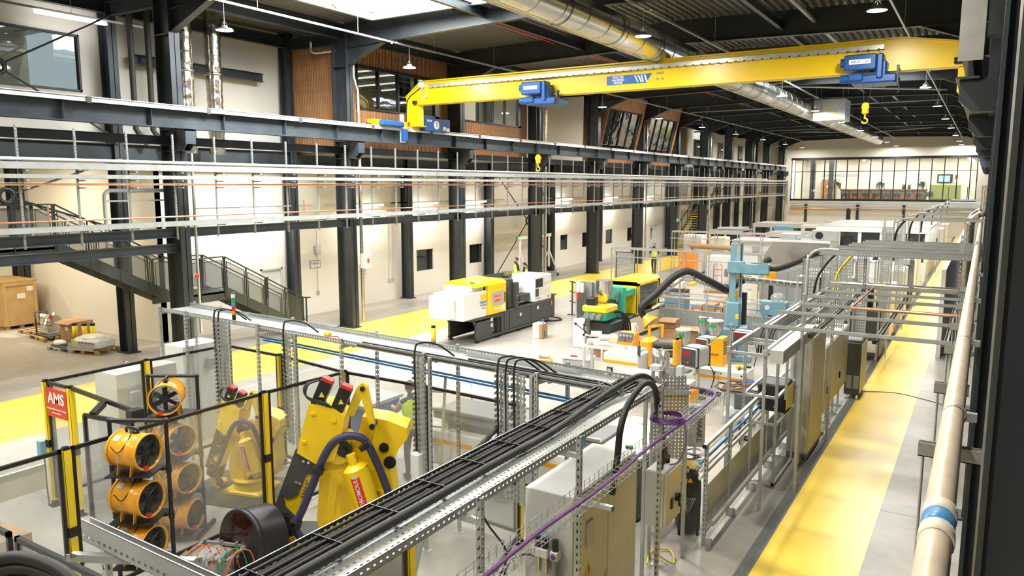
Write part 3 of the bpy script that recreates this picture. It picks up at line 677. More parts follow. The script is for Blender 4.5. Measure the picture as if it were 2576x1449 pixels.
# ================================================================== ROUND SPIRAL DUCT
t = thing('round_duct', 'long shiny round ventilation duct under the roof', 'duct', (-9.0, 0, 9.45))
part('duct_body', M().cyl((0, -8, 0), (0, 79.5, 0), 0.44, 40), 'duct', t)
m = M(); mk = M()
for i in range(66):
    pass
bm_ = M().ring((0, 0, 0), (0, 0.035, 0), 0.452, 0.44, 32).mesh('joint_band', 'duct')
for i in range(66): link('joint_band', bm_, t, (0, 0.6 + i * 1.2, 0))
for i in range(26):
    y = 1.5 + i * 3.0; mk.ring((0, y, 0), (0, y + 0.02, 0), 0.46, 0.45, 28); mk.cyl((-0.46, y, 0), (-0.46, y, 1.45), 0.006, 5); mk.cyl((0.46, y, 0), (0.46, y, 1.45), 0.006, 5)
part('hangers', mk, 'charcoal', t)
part('nozzle_strip', M().box(-0.30, -0.20, -8, 79.5, -0.40, -0.36), 'galv_dull', t)
t = thing('damper_box', 'grey sheet-metal damper box hung beside the round duct', 'duct box', (-7.7, 46.2, 8.75))
part('casing', M().rbox(-0.8, 0.85, -0.9, 0.9, 0, 1.15, 0.02), 'galv', t); part('flange', M().box(-0.42, -0.36, -0.95, 0.95, -0.03, 1.18), 'galv_dull', t)
part('stickers', M().box(-0.2, 0.0, -0.91, -0.905, 0.55, 0.75).box(0.25, 0.4, -0.91, -0.905, 0.3, 0.5), 'fence_yellow', t)
part('hanger_rods', M().cyl((-0.7, -0.8, 1.1), (-0.7, -0.8, 2.1), 0.01, 5).cyl((0.7, -0.8, 1.1), (0.7, -0.8, 2.1), 0.01, 5).cyl((0.7, 0.8, 1.1), (0.7, 0.8, 2.1), 0.01, 5), 'galv', t)
# sprinkler stubs
solo('sprinkler_pipe', M().tube([(-16.9, 17.2, 10.9), (-16.9, 17.2, 10.45), (-16.75, 17.05, 10.42), (-16.5, 16.6, 10.42)], 0.03, 8), 'orange_red', 'small bent red sprinkler pipe beside the roof light', 'pipe')
solo('sprinkler_main', M().cyl((-14.8, 19.8, 10.72), (-14.8, 60, 10.72), 0.03, 8), 'red', 'thin red sprinkler main under the roof deck', 'pipe')

# ================================================================== OVERHEAD CRANE
YG = 23.1
t = thing('overhead_crane', 'yellow overhead travelling crane girder spanning the hall', 'crane', (0, YG, 7.4))
gp = [(-19.15, 0.05), (-19.15, 1.12), (-18.4, 1.68), (-2.2, 1.68), (-0.62, 1.42), (-0.62, 0.86), (-18.55, 0.86), (-18.55, 0.05)]
m = M().prism(gp, 'y', 0.02, 0.3)
m.box(-18.55, -0.62, -0.08, 0.40, 0.83, 0.87).box(-18.4, -2.2, -0.06, 0.38, 1.66, 1.70).bar((-18.4, 0.16, 1.69), (-19.15, 0.16, 1.13), 0.44, 0.03).bar((-2.2, 0.16, 1.69), (-0.62, 0.16, 1.43), 0.44, 0.03)
m.box(-19.18, -18.52, -0.1, 0.42, 0.03, 0.06)
part('girder', m, 'crane_yellow', t)
part('seam', M().box(-8.35, -8.33, 0.012, 0.02, 0.88, 1.66), 'fence_yellow', t)
part('cable_track', M().box(-18.0, -2.6, -0.10, 0.02, 1.42, 1.46).box(-18.0, -2.6, -0.10, -0.08, 1.46, 1.54), 'galv', t)
part('festoon_cable', M().box(-17.8, -2.7, -0.075, -0.02, 1.46, 1.51), 'black_rubber', t)
m = M()
for i in range(60): m.box(-17.8 + i * 0.255, -17.75 + i * 0.255, -0.12, -0.10, 1.40, 1.44)
part('track_clips', m, 'charcoal', t, kind='stuff')
part('cable_clamp', M().rbox(-18.45, -18.2, -0.16, 0.02, 1.45, 1.66, 0.03), 'white_paint', t)
part('cable_loop', M().tube(smooth_path([(-18.3, -0.1, 1.5), (-18.22, -0.14, 1.25), (-18.12, -0.12, 1.1), (-18.0, -0.1, 1.22), (-18.1, -0.08, 1.5)], 5), 0.018, 6).tube(smooth_path([(-18.35, -0.1, 1.5), (-18.3, -0.12, 1.1), (-18.2, -0.1, 1.0), (-18.15, -0.1, 1.2)], 5), 0.014, 6), 'grey_light', t)
part('supply_cable', M().tube(smooth_path([(-18.35, 0.0, 1.5), (-18.7, -0.02, 1.3), (-18.95, -0.02, 1.15), (-19.1, -0.02, 0.9), (-19.12, -0.04, 0.2)], 5), 0.016, 6), 'black', t)
part('buffer', M().cyl((-18.75, -0.06, 0.92), (-18.6, -0.06, 0.92), 0.07, 12).cyl((-0.95, -0.06, 0.98), (-0.75, -0.06, 0.98), 0.08, 12), 'black', t)
part('end_buffer', M().cyl((-19.05, -2.32, -0.05), (-19.05, -2.15, -0.05), 0.09, 14), 'black', t)
ec = part('end_carriage', M().rbox(-19.22, -18.88, -2.15, 1.6, -0.12, 0.18, 0.02), 'crane_yellow', t)
part('wheel', M().cyl((-19.13, -1.7, -0.08), (-18.97, -1.7, -0.08), 0.12, 18).cyl((-19.13, 1.2, -0.08), (-18.97, 1.2, -0.08), 0.12, 18), 'charcoal', ec)
part('travel_motor', M().rbox(-18.88, -18.66, -1.9, -0.85, -0.04, 0.16, 0.03).cyl((-18.77, -1.0, 0.06), (-18.77, -0.7, 0.06), 0.1, 14), 'crane_blue', t)
part('control_cabinet', M().rbox(-18.9, -18.62, 0.45, 2.1, -0.10, 0.42, 0.02), 'crane_blue', t)
text('numeral', '3', 0.26, basis((-18.61, 1.2, 0.16), (0, 1, 0), (0, 0, 1)), 'crane_blue', t)
part('numeral_disc', M().cyl((-18.62, 1.2, 0.16), (-18.614, 1.2, 0.16), 0.17, 24), 'white_paint', t)
part('cabinet_labels', M().box(-18.62, -18.615, 0.62, 0.9, 0.26, 0.33).box(-18.62, -18.615, 1.62, 1.8, -0.02, 0.12).box(-18.62, -18.615, 1.84, 2.05, -0.06, 0.08), 'white_paint', t)
text('cabinet_lettering', 'ABUS', 0.07, basis((-18.613, 0.76, 0.295), (0, 1, 0), (0, 0, 1)), 'crane_blue', t)
part('current_collector', M().box(-18.86, -18.8, -0.75, -0.55, -0.6, 0.45).box(-18.8, -18.7, -0.70, -0.6, -0.6, -0.55), 'galv', t)
part('collector_box', M().rbox(-18.8, -18.66, -0.75, -0.5, -0.55, -0.1, 0.02), 'crane_blue', t)
part('warning_flag', M().box(-18.7, -18.66, -0.5, -0.38, 0.0, 0.16), 'red', t)
ect = part('end_carriage', M().rbox(-0.75, -0.45, -1.6, 1.6, -0.05, 0.3, 0.02).box(-0.85, -0.62, 0.0, 0.32, 0.2, 0.95), 'crane_yellow', t)
# maker's plate on the girder
part('maker_plate', M().prism([(-10.75, 1.02), (-9.38, 1.02), (-9.2, 1.30), (-10.75, 1.30)], 'y', 0.012, 0.02), 'blue', t)
for i, (s_, z_, h_) in enumerate((('WALTER', 1.245, 0.10), ('WATSON', 1.155, 0.10), ('CRANES', 1.07, 0.085))):
    text('plate_lettering', s_, h_, basis((-10.35, 0.009, z_), (1, 0, 0), (0, 0, 1)), 'white_paint', t, bold=0.004)
m = M()
for i in range(4): m.prism([(-9.80 + i * 0.11, 1.27), (-9.74 + i * 0.11, 1.27), (-9.64 + i * 0.09 + (0.04 if i % 2 else 0), 1.05), (-9.68 + i * 0.09 + (0.02 if i % 2 else 0), 1.05)], 'y', 0.006, 0.012)
part('plate_emblem', m, 'white_paint', t)
text('load_lettering', 'ABUS', 0.10, basis((-8.93, 0.014, 1.28), (1, 0, 0), (0, 0, 1)), 'crane_blue', t)
text('load_lettering', '5t  5t', 0.12, basis((-8.93, 0.014, 1.10), (1, 0, 0), (0, 0, 1)), 'crane_blue', t)

def hoist(x, zhook, label, lit):
    h = thing('crane_hoist', label, 'hoist', (x, YG - 0.02, 7.35 + 0.24)); h.scale = (0.76, 0.8, 0.76); zhook = (zhook - 7.59) / 0.76 + 7.35
    part('drum_housing', M().rbox(-0.75, 0.30, -0.62, -0.16, 0.88, 1.42, 0.04), 'crane_blue', h)
    part('gearbox', M().rbox(0.30, 0.52, -0.60, -0.12, 0.55, 1.42, 0.05), 'crane_blue', h)
    part('trolley_frame', M().rbox(-0.55, 0.95, -0.52, 0.75, 0.42, 0.72, 0.05).rbox(0.35, 0.62, -0.5, 0.62, 0.62, 1.18, 0.05).rbox(-0.60, -0.1, -0.60, -0.2, 0.50, 0.78, 0.05), 'crane_blue', h)
    part('hoist_motor', M().cyl((-0.88, -0.38, 0.62), (-0.1, -0.38, 0.62), 0.15, 18).cyl((-0.88, -0.38, 1.18), (-0.75, -0.38, 1.18), 0.16, 16), 'crane_blue', h)
    part('name_plate', M().box(-0.58, 0.12, -0.630, -0.622, 1.08, 1.24), 'white_paint', h)
    text('plate_lettering', 'ABUS', 0.12, basis((-0.38, -0.634, 1.155), (1, 0, 0), (0, 0, 1)), 'crane_blue', h, shear=0.2)
    text('plate_lettering', '5t', 0.12, basis((-0.0, -0.634, 1.155), (1, 0, 0), (0, 0, 1)), 'crane_blue', h)
    part('trolley_wheel', M().cyl((0.1, -0.14, 0.93), (0.1, -0.04, 0.93), 0.08, 14).cyl((0.45, -0.14, 0.93), (0.45, -0.04, 0.93), 0.08, 14), 'charcoal', h)
    part('rope', M().cyl((-0.12, -0.3, 0.5), (-0.05, -0.3, zhook + 0.55 - 7.35), 0.008, 5).cyl((0.22, -0.3, 0.5), (0.05, -0.3, zhook + 0.55 - 7.35), 0.008, 5), 'charcoal', h)
    zz = zhook - 7.35
    hb = part('hook_block', M().rbox(-0.11, 0.11, -0.37, -0.23, zz + 0.2, zz + 0.62, 0.05).cyl((0, -0.38, zz + 0.46), (0, -0.22, zz + 0.46), 0.12, 18), 'crane_yellow', h)
    part('hook', M().tube(arc((0, -0.3, zz - 0.02), 0.09, PI * 0.62, -PI * 0.95, 12, (1, 0, 0), (0, 0, 1)), 0.028, 8).cyl((-0.0, -0.3, zz + 0.06), (0.0, -0.3, zz + 0.22), 0.03, 8), 'crane_yellow', hb)
    part('limit_arm', M().tube([(0.95, -0.3, 0.6), (1.02, -0.35, 0.3), (1.05, -0.35, 0.15), (1.0, -0.35, 0.05)], 0.02, 6).box(0.93, 1.0, -0.4, -0.2, 0.4, 1.0), 'charcoal', h)
    return h
hoist(-13.15, 5.78, 'blue crane hoist with a low-hanging yellow hook near the wooden box', False)
hoist(-2.95, 6.95, 'blue crane hoist with a raised yellow hook at the walkway end', True)
# ================================================================== SERVICE TRAYS ALONG THE FRONT COLUMNS
hs = M().bar((0, 0, 0), (0, 0, 2.85), 0.045, 0.045).mesh('hanger_strut', 'strut')
ha = M().bar((0, 0, 0), (0.34, 0, 0), 0.04, 0.035).mesh('hanger_arm', 'galv_dull')
for i in range(58):
    y = 8.93 + (i - 3) * 1.313
    if y > 84 or y < 5: continue
    kb = int((y - Y0) // BAY); t = thing('service_hanger', 'slotted service hanger, %s one past the %s tall front column' % (ORD[int((y - Y0 - kb * BAY) / 1.313)], ORD[kb]) if y > Y0 else 'slotted service hanger before the first front column', 'hanger', (-18.86, y, 3.72), group='service hangers along the front columns')
    link('hanger_strut', hs, t)
    for z in (0.36, 1.42, 1.60, 1.82): link('hanger_arm', ha, t, (0, 0.03, z))
def long_tray(x, z, wd, fl, label, y0=-3, y1=86.6):
    t = thing('cable_tray', label, 'cable tray', (x, y0, z))
    L = y1 - y0
    part('tray_base', M().box(0, wd, 0, L, 0, 0.004), 'galv', t); 
    part('tray_flange', M().box(wd - 0.004, wd, 0, L, 0, fl), 'galv', t); part('tray_flange', M().box(0, 0.004, 0, L, 0, fl), 'galv', t)
    for k in range(int(L / 6)): part('coupler', M().box(wd, wd + 0.006, -0.06, 0.06, 0.02, fl - 0.02), 'galv_dull', t, loc=(0, 3.2 + k * 6, 0))
long_tray(-18.84, 5.575, 0.30, 0.16, 'topmost galvanised tray along the front columns')
long_tray(-18.84, 5.36, 0.28, 0.10, 'second galvanised tray along the front columns')
long_tray(-18.84, 4.10, 0.30, 0.13, 'lowest galvanised tray along the front columns', y1=86.3)
solo('service_pipe', M().cyl((-18.62, -3, 5.80), (-18.62, 78, 5.80), 0.045, 10), 'white_paint', 'white pipe lying above the topmost tray along the columns', 'pipe')
for i, (x, z, r) in enumerate(((-18.70, 5.235, 0.011), (-18.64, 5.215, 0.011), (-18.66, 4.36, 0.022), (-18.74, 4.35, 0.014))):
    solo('copper_pipe', M().cyl((x, -3, z), (x, 86, z), r, 8), 'copper', ('thin upper copper pipe between the service hangers, rear of the two', 'thin upper copper pipe between the service hangers, front of the two', 'thick copper pipe just above the lowest tray', 'thin copper pipe behind the thick one above the lowest tray')[i], 'pipe')
solo('wire_basket_run', M().bar((-18.75, -3, 5.20), (-18.75, 86, 5.20), 0.008).bar((-18.6, -3, 5.26), (-18.6, 86, 5.26), 0.006), 'white_paint', 'thin white cables on the third shelf of the hangers', 'cable')
for i, y in enumerate((9.4, 17.3)):
    solo('copper_riser', M().tube([(-18.66, y, 4.36), (-18.66, y, 4.72), (-18.66, y, 4.74)], 0.024, 8), 'copper', ('short copper stub standing on the thick pipe near the stairs', 'short copper stub standing on the thick pipe near the pale door')[i], 'pipe')
t = thing('tray_arch', 'grey channel arch with rounded corners above the stair landing', 'frame', (-20.2, 12.65, 3.30))
part('arch', M().tube([(0, -1.0, 0)] + [(0, -1.0, 1.55)] + arc((0, -0.82, 1.58), 0.18, PI, PI / 2, 5, (0, 1, 0), (0, 0, 1)) + arc((0, 0.82, 1.58), 0.18, PI / 2, 0, 5, (0, 1, 0), (0, 0, 1)) + [(0, 1.0, 0)], 0.055, 6, smooth=False), 'galv', t); part('slotted_rail', M().bar((0, -0.95, 1.48), (0, 0.95, 1.48), 0.045), 'galv_dull', t)
# drop at the far end, then trays along the end wall
t = thing('cable_riser', 'galvanised tray drop at the far end of the column trays', 'cable tray', (-18.7, 86.7, 3.2))
part('drop', M().box(-0.14, 0.2, 0, 0.06, 0, 2.55), 'galv', t); part('rungs', M().box(-0.14, 0.2, -0.3, -0.26, 0.4, 2.5), 'galv_dull', t)
for i, z in enumerate((3.42, 3.16, 2.86, 2.66)):
    if i < 2: solo('cable_tray', M().box(-18.6, -1.2, YE - 0.5, YE - 0.2, z, z + 0.004).box(-18.6, -1.2, YE - 0.504, YE - 0.5, z, z + 0.13), 'galv', ('upper galvanised tray across the far wall under the glazing', 'lower galvanised tray across the far wall under the glazing')[i], 'cable tray')
    else: solo('wall_pipe', M().cyl((-18.6, YE - 0.3, z), (-2.2, YE - 0.3, z), 0.05, 8), 'white_paint' if i == 2 else 'copper', ('white pipe across the far wall', 'copper pipe across the far wall')[i - 2], 'pipe')
solo('fascia_band', M().box(-18.7, -1, YE - 0.06, YE, 2.0, 2.5), 'cream', 'yellowish painted band across the far wall', 'wall band', kind='structure')
# surface conduits, sockets and notices on the cream wall
cd = 0
for i, (y, za, zb) in enumerate(((20.55, 0.9, 4.2), (21.85, 0.9, 4.2), (26.2, 0.95, 4.2), (26.45, 0.95, 4.2), (40.2, 1.0, 4.2))):
    t = thing('wall_conduit', 'vertical conduit with a socket box on the cream wall, %s from the stairs' % ORD[i], 'conduit', (XL, y, za), group='wall conduits')
    part('tube', M().cyl((0.03, 0, 0), (0.03, 0, zb - za), 0.013, 6), 'grey_light', t); part('socket', M().box(0, 0.07, -0.06, 0.06, -0.12, 0.02), 'grey_light', t)
t = thing('notice_board', 'framed notice on the cream wall near the pale door', 'notice', (XL, 21.75, 1.87)); part('frame', M().box(0, 0.02, -0.28, 0.28, 0, 0.32), 'grey_mid', t); part('sheet', M().box(0.02, 0.024, -0.25, 0.25, 0.03, 0.29), 'white_paint', t)
for i in range(6): part('mark', M().box(0.024, 0.027, -0.2, -0.17, 0.16, 0.24), 'charcoal', t, loc=(0, i * 0.07, 0))
t = thing('socket_panel', 'white panel of four round sockets on the cream wall', 'socket panel', (XL, 24.45, 1.38)); part('panel', M().rbox(0, 0.06, -0.3, 0.3, 0, 0.5, 0.01), 'white_paint', t)
for a in (-0.12, 0.12):
    for b in (0.14, 0.36): part('socket', M().cyl((0.06, a, b), (0.09, a, b), 0.08, 16), 'grey_light', t)
t = thing('distribution_box', 'small grey box on the conduit near the notice', 'switch box', (XL, 21.85, 2.45)); part('box', M().rbox(0.03, 0.13, -0.14, 0.14, 0, 0.32, 0.01), 'grey_light', t); part('lid', M().box(0.13, 0.135, -0.12, 0.12, 0.02, 0.3), 'grey_white', t)
t = thing('exit_sign', 'green running-man exit sign on a far front column', 'sign', (-19.36, YK(7) + 0.02, 2.5)); part('plate', M().box(0, 0.02, -0.34, 0.34, 0, 0.3), 'green', t); part('pictogram', M().box(0.02, 0.025, -0.28, -0.08, 0.05, 0.25).prism([(0.06, 0.12), (0.2, 0.12), (0.2, 0.05), (0.3, 0.15), (0.2, 0.25), (0.2, 0.18), (0.06, 0.18)], 'x', 0.02, 0.025), 'white_paint', t)
# batten lights under the upper storey and in the upper near room
for i, y in enumerate((18.6, 24.5, 28.4, 32.6, 42.5, 49.5, 56.5)):
    t = thing('batten_light', 'lit white batten lamp on the wall behind the trays, %s from the stairs' % ORD[i], 'lamp', (-22.42, y, 4.32), group='wall batten lamps')
    part('tube', M().rbox(-0.06, 0.06, -0.85, 0.85, 0, 0.07, 0.02), 'tube_white', t); part('carrier', M().bar((0, -2.6, 0.11), (0, 2.6, 0.11), 0.05), 'galv', t); 
    for a in (-1.5, 1.5): part('rod', M().cyl((0, a, 0.1), (0, a, 1.65), 0.006, 5), 'galv', t)
    d = bpy.data.lights.new('batten_glow', 'AREA'); d.shape = 'RECTANGLE'; d.size = 0.12; d.size_y = 1.7; d.energy = 95; d.color = (1, 0.95, 0.86); link('batten_glow', d, t, (0, 0, -0.02))
t = thing('batten_light', 'lit batten lamp above the near office window', 'lamp', (-22.3, 12.3, 9.85)); part('tube', M().rbox(-0.07, 0.07, -1.0, 1.0, 0, 0.08, 0.02), 'tube_white', t); part('carrier', M().bar((0, -3, 0.14), (0, 2.4, 0.14), 0.06), 'galv', t)
for a in (-1.6, 0, 1.6): part('rod', M().cyl((0, a, 0.1), (0, a, 0.8), 0.007, 5), 'galv', t)
for i, y in enumerate((60.8, 67.5)):
    t = thing('batten_light', 'lit batten lamp in a far upper recess, the %s one' % ('nearer', 'farther')[i], 'lamp', (-21.0, y - 3, 9.45)); part('tube', M().rbox(-0.07, 0.07, -0.9, 0.9, 0, 0.08, 0.02), 'tube_white', t); part('rod', M().cyl((0, 0, 0.08), (0, 0, 1.42), 0.01, 5), 'galv', t)
# warm area lights under the goods room soffit, no lamp bodies modelled
for i, (x, y) in enumerate(((-27, 6.5), (-27, 12.0), (-34, 9.0))):
    area_light('goods_room_light', (x, y, 6.1), 0.3, 2.4, 260, (1.0, 0.86, 0.62))

# ================================================================== BRACING WITH RING NODES
def ring_brace(x, y, z, ends, label):
    t = thing('ring_brace', label, 'brace', (x, y, z), kind='structure')
    part('ring', M().ring((-0.03, 0, 0), (0.03, 0, 0), 0.24, 0.13, 28), 'steel_dark', t)
    for (yy, zz) in ends:
        v = Vector((0, yy - y, zz - z)); part('rod', M().cyl(v.normalized() * 0.2, v, 0.028, 8), 'steel_dark', t)
ring_brace(-22.3, 10.2, 4.92, [(YK(1), 6.0), (YK(1), 3.8), (YK(0), 6.0), (YK(0), 3.8)], 'dark ring-jointed cross brace above the upper stair landing')
ring_brace(-22.25, 37.5, 3.2, [(YK(4), 0.2), (YK(4), 6.0), (YK(5), 0.2), (YK(5), 6.0)], 'dark ring-jointed cross brace behind the two people in vests')
ring_brace(-22.2, 10.2, 8.3, [(YK(1), 10.2), (YK(1), 6.5), (YK(0), 10.2), (YK(0), 6.5)], 'dark ring-jointed cross brace in front of the near office window')

# ================================================================== NEAR STAIRCASE
st = thing('staircase', 'dark steel staircase with mesh railings by the first columns', 'staircase', (-21.0, 14.7, 0))
XA, XB = -0.55, 0.55; oy = 14.7
def flight(y0, z0, y1, z1, n):
    tr = M().box(XA + 0.03, XB - 0.03, -0.14, 0.14, -0.03, 0).mesh('tread', 'charcoal')
    for i in range(n):
        u = (i + 0.5) / n; link('tread', tr, st, (0, y0 + (y1 - y0) * u - oy, z0 + (z1 - z0) * (i + 1) / n))
    for x in (XA, XB): part('stringer', M().bar((x, y0 - oy, z0 - 0.02), (x, y1 - oy, z1 - 0.02), 0.03, 0.30), 'steel_blue', st)
flight(18.75, 0.16, 15.55, 1.85, 10); flight(13.75, 1.85, 10.4, 3.62, 11)
part('landing', M().box(XA, XB, 13.7 - oy, 15.6 - oy, 1.80, 1.86), 'mesh_dark', st); part('landing_edge', M().box(XB - 0.03, XB, 13.7 - oy, 15.6 - oy, 1.58, 1.88), 'steel_blue', st)
part('landing_edge', M().box(XA, XA + 0.03, 13.7 - oy, 15.6 - oy, 1.58, 1.88), 'steel_blue', st)
part('upper_landing', M().box(XA - 0.9, XB, 4.5 - oy, 10.45 - oy, 3.56, 3.62), 'mesh_dark', st); part('landing_edge', M().box(XB - 0.03, XB, 4.5 - oy, 10.45 - oy, 3.34, 3.64), 'steel_blue', st)
def railing(y0, z0, y1, z1, n, ends=True):
    for x in (XA, XB):
        part('handrail', M().bar((x, y0 - oy, z0 + 1.1), (x, y1 - oy, z1 + 1.1), 0.045, 0.035), 'steel_dark', st)
        for i in range(n + 1):
            u = i / n; y = y0 + (y1 - y0) * u - oy; z = z0 + (z1 - z0) * u
            part('railing_post', M().bar((x, y, z - 0.2), (x, y, z + 1.1), 0.045, 0.03), 'steel_dark', st)
        for i in range(n):
            ua, ub = (i + 0.08) / n, (i + 0.92) / n; ya, yb = y0 + (y1 - y0) * ua - oy, y0 + (y1 - y0) * ub - oy; za, zb = z0 + (z1 - z0) * ua, z0 + (z1 - z0) * ub
            sgn = 0.004
            part('mesh_infill', M()._add([(x, ya, za + 0.12), (x, yb, zb + 0.12), (x, yb, zb + 0.98), (x, ya, za + 0.98)], [(0, 1, 2, 3)]), 'mesh_panel', st)
            part('infill_frame', M().bar((x, ya, za + 0.12), (x, yb, zb + 0.12), 0.02).bar((x, ya, za + 0.98), (x, yb, zb + 0.98), 0.02).bar((x, ya, za + 0.12), (x, ya, za + 0.98), 0.02).bar((x, yb, zb + 0.12), (x, yb, zb + 0.98), 0.02), 'steel_dark', st)
railing(18.75, 0.16, 15.55, 1.85, 4); railing(15.5, 1.86, 13.8, 1.86, 2); railing(13.75, 1.86, 10.45, 3.62, 4); railing(10.4, 3.62, 4.6, 3.62, 6)
part('rail_end', M().bar((XB, 18.75 - oy, 1.24), (XB, 19.1 - oy, 1.2), 0.04).bar((XB, 18.9 - oy, 0.0), (XB, 18.9 - oy, 1.22), 0.04), 'steel_dark', st)
part('landing_leg', M().bar((XB - 0.1, 13.9 - oy, 0), (XB - 0.1, 13.9 - oy, 1.6), 0.1), 'steel_dark', st)
part('landing_leg', M().bar((XB - 0.1, 8.0 - oy, 0), (XB - 0.1, 8.0 - oy, 3.35), 0.12), 'steel_dark', st)
# far staircase with yellow-nosed treads
fs = thing('staircase', 'distant staircase with yellow-edged treads between the far columns', 'staircase', (-21.0, 58.6, 0))
trm = M().box(-0.6, 0.6, -0.16, 0.16, -0.04, 0).mesh('tread', 'charcoal'); nom = M().box(-0.6, 0.6, -0.19, -0.12, -0.05, 0.006).mesh('tread_nosing', 'fence_yellow')
for (ya, za, yb, zb, n) in ((59.0, 0, 66.0, 3.5, 19), (68.2, 3.5, 74.0, 6.3, 15)):
    for i in range(n):
        o = link('tread', trm, fs, (0, ya - 58.6 + (yb - ya) * (i + 0.5) / n, za + (zb - za) * (i + 1) / n)); link('tread_nosing', nom, o)
    for x in (-0.62, 0.62):
        part('stringer', M().bar((x, ya - 58.6, za), (x, yb - 58.6, zb), 0.04, 0.32), 'steel_dark', fs); part('handrail', M().bar((x, ya - 58.6, za + 1.05), (x, yb - 58.6, zb + 1.05), 0.05), 'steel_dark', fs)
        for k in range(6):
            u = k / 5; part('railing_post', M().bar((x, ya - 58.6 + (yb - ya) * u, za + (zb - za) * u), (x, ya - 58.6 + (yb - ya) * u, za + (zb - za) * u + 1.05), 0.04), 'steel_dark', fs)
part('landing', M().box(-0.62, 0.62, 7.3, 9.7, 3.42, 3.5), 'mesh_dark', fs)
part('landing_leg', M().bar((0.5, 8.5, 0), (0.5, 8.5, 3.42), 0.12), 'steel_dark', fs)

# ================================================================== GOODS AREA
t = thing('plywood_crate', 'tall plywood shipping crate beside the dark column', 'crate', (-30.75, 13.78, 0))
part('skid', M().box(-0.95, 0.95, -0.55, -0.4, 0, 0.12).box(-0.95, 0.95, 0.4, 0.55, 0, 0.12).box(-0.95, 0.95, -0.07, 0.07, 0, 0.12), 'pallet_wood', t)
part('body', M().box(-0.95, 0.95, -0.58, 0.58, 0.12, 1.72), 'plywood', t); part('lid', M().box(-0.99, 0.99, -0.62, 0.62, 1.72, 1.77), 'plywood', t)
for (a, b, c, d_) in ((-0.95, -0.83, 0.12, 1.72), (0.83, 0.95, 0.12, 1.72), (-0.83, 0.83, 0.12, 0.24), (-0.83, 0.83, 1.58, 1.72)): part('batten', M().box(a, b, -0.61, -0.58, c, d_), 'plywood', t)
for (a, b, c, d_) in ((-0.58, -0.46, 0.12, 1.72), (0.46, 0.58, 0.12, 1.72), (-0.46, 0.46, 0.12, 0.24), (-0.46, 0.46, 1.58, 1.72)): part('batten', M().box(0.95, 0.98, a, b, c, d_), 'plywood', t)
for (a, b) in ((0.25, 1.35), (-0.1, 1.1)): part('paper_label', M().box(0.955, 0.96, a, a + 0.28, b, b + 0.18), 'white_paint', t)
for (a, b) in ((-0.5, 1.2), (-0.2, 1.1), (-0.55, 0.85)): part('paper_label', M().box(a, a + 0.16, -0.587, -0.582, b, b + 0.2), 'white_paint', t)
def pallet(name, x, y, rz, label, mt_='pallet_wood', w_=1.2, l_=0.9):
    t = thing(name, label, 'pallet', (x, y, 0), rz, 'pallets in the goods area')
    bd = M().box(-w_ / 2, w_ / 2, -0.05, 0.05, 0, 0.02).mesh('board', mt_); bk = M().box(-0.06, 0.06, -0.06, 0.06, 0, 0.09).mesh('block', mt_)
    for i in range(5): link('board', bd, t, (0, -l_ / 2 + 0.05 + i * (l_ - 0.1) / 4, 0.11))
    for i in range(3): link('board', bd, t, (0, -l_ / 2 + 0.05 + i * (l_ - 0.1) / 2, 0.0))
    for a in (-w_ / 2 + 0.06, 0, w_ / 2 - 0.06):
        for i in range(3): link('block', bk, t, (a, -l_ / 2 + 0.06 + i * (l_ - 0.12) / 2, 0.02))
    return t
pallet('wooden_pallet', -28.3, 13.7, 0.1, 'empty wooden pallet beside the plywood crate'); pallet('wooden_pallet', -26.9, 13.3, -0.1, 'wooden pallet under the machine head of pipes and valves')
pallet('wooden_pallet', -25.3, 13.35, 0.05, 'wooden pallet under the cardboard carton'); pallet('plastic_pallet', -24.5, 12.75, 0.1, 'grey plastic pallet with wrapped sheets', 'grey_light'); pallet('wooden_pallet', -23.6, 12.95, 0.2, 'wooden pallet under the shrink-wrapped sacks', w_=1.25)
t = thing('machine_head', 'stripped machine head of pipes and valves on a pallet', 'machine part', (-26.9, 13.35, 0.13))
part('plate', M().box(-0.5, 0.5, -0.35, 0.35, 0, 0.03), 'charcoal', t)
part('body', M().cyl((-0.35, 0, 0.45), (0.35, 0, 0.5), 0.2, 16).rbox(-0.3, 0.1, -0.2, 0.2, 0.03, 0.35, 0.02), 'stainless', t)
for i in range(9):
    a = random.uniform(-0.4, 0.4); b = random.uniform(-0.25, 0.25); part('hose', M().tube(smooth_path([(a, b, 0.2), (a + 0.1, b + 0.1, 0.55 + random.random() * 0.2), (a + 0.25, b - 0.1, 0.4)], 4), 0.025, 6), ('white_paint', 'black', 'grey_light')[i % 3], t)
for i in range(4): part('valve', M().cyl((-0.3 + i * 0.2, -0.15, 0.6), (-0.3 + i * 0.2, -0.15, 0.72), 0.05, 10), 'red' if i == 3 else 'white_paint', t)
part('frame', M().bar((-0.6, 0.2, 0), (-0.6, 0.2, 0.75), 0.04).bar((-0.6, -0.2, 0), (-0.6, -0.2, 0.75), 0.04).bar((-0.6, -0.2, 0.75), (-0.6, 0.2, 0.75), 0.04), 'charcoal', t)
t = thing('cardboard_carton', 'brown cardboard carton on a pallet beside the yellow bollards', 'carton', (-25.3, 13.35, 0.13)); part('body', M().box(-0.42, 0.42, -0.32, 0.32, 0, 0.66), 'cardboard', t)
for s_ in (-1, 1): part('flap', M()._add([(-0.42, s_ * 0.32, 0.66), (0.42, s_ * 0.32, 0.66), (0.44, s_ * 0.5, 0.60), (-0.44, s_ * 0.5, 0.60)], [(0, 1, 2, 3)]), 'cardboard', t)
part('paper_label', M().box(-0.1, 0.08, -0.326, -0.321, 0.35, 0.5), 'white_paint', t)
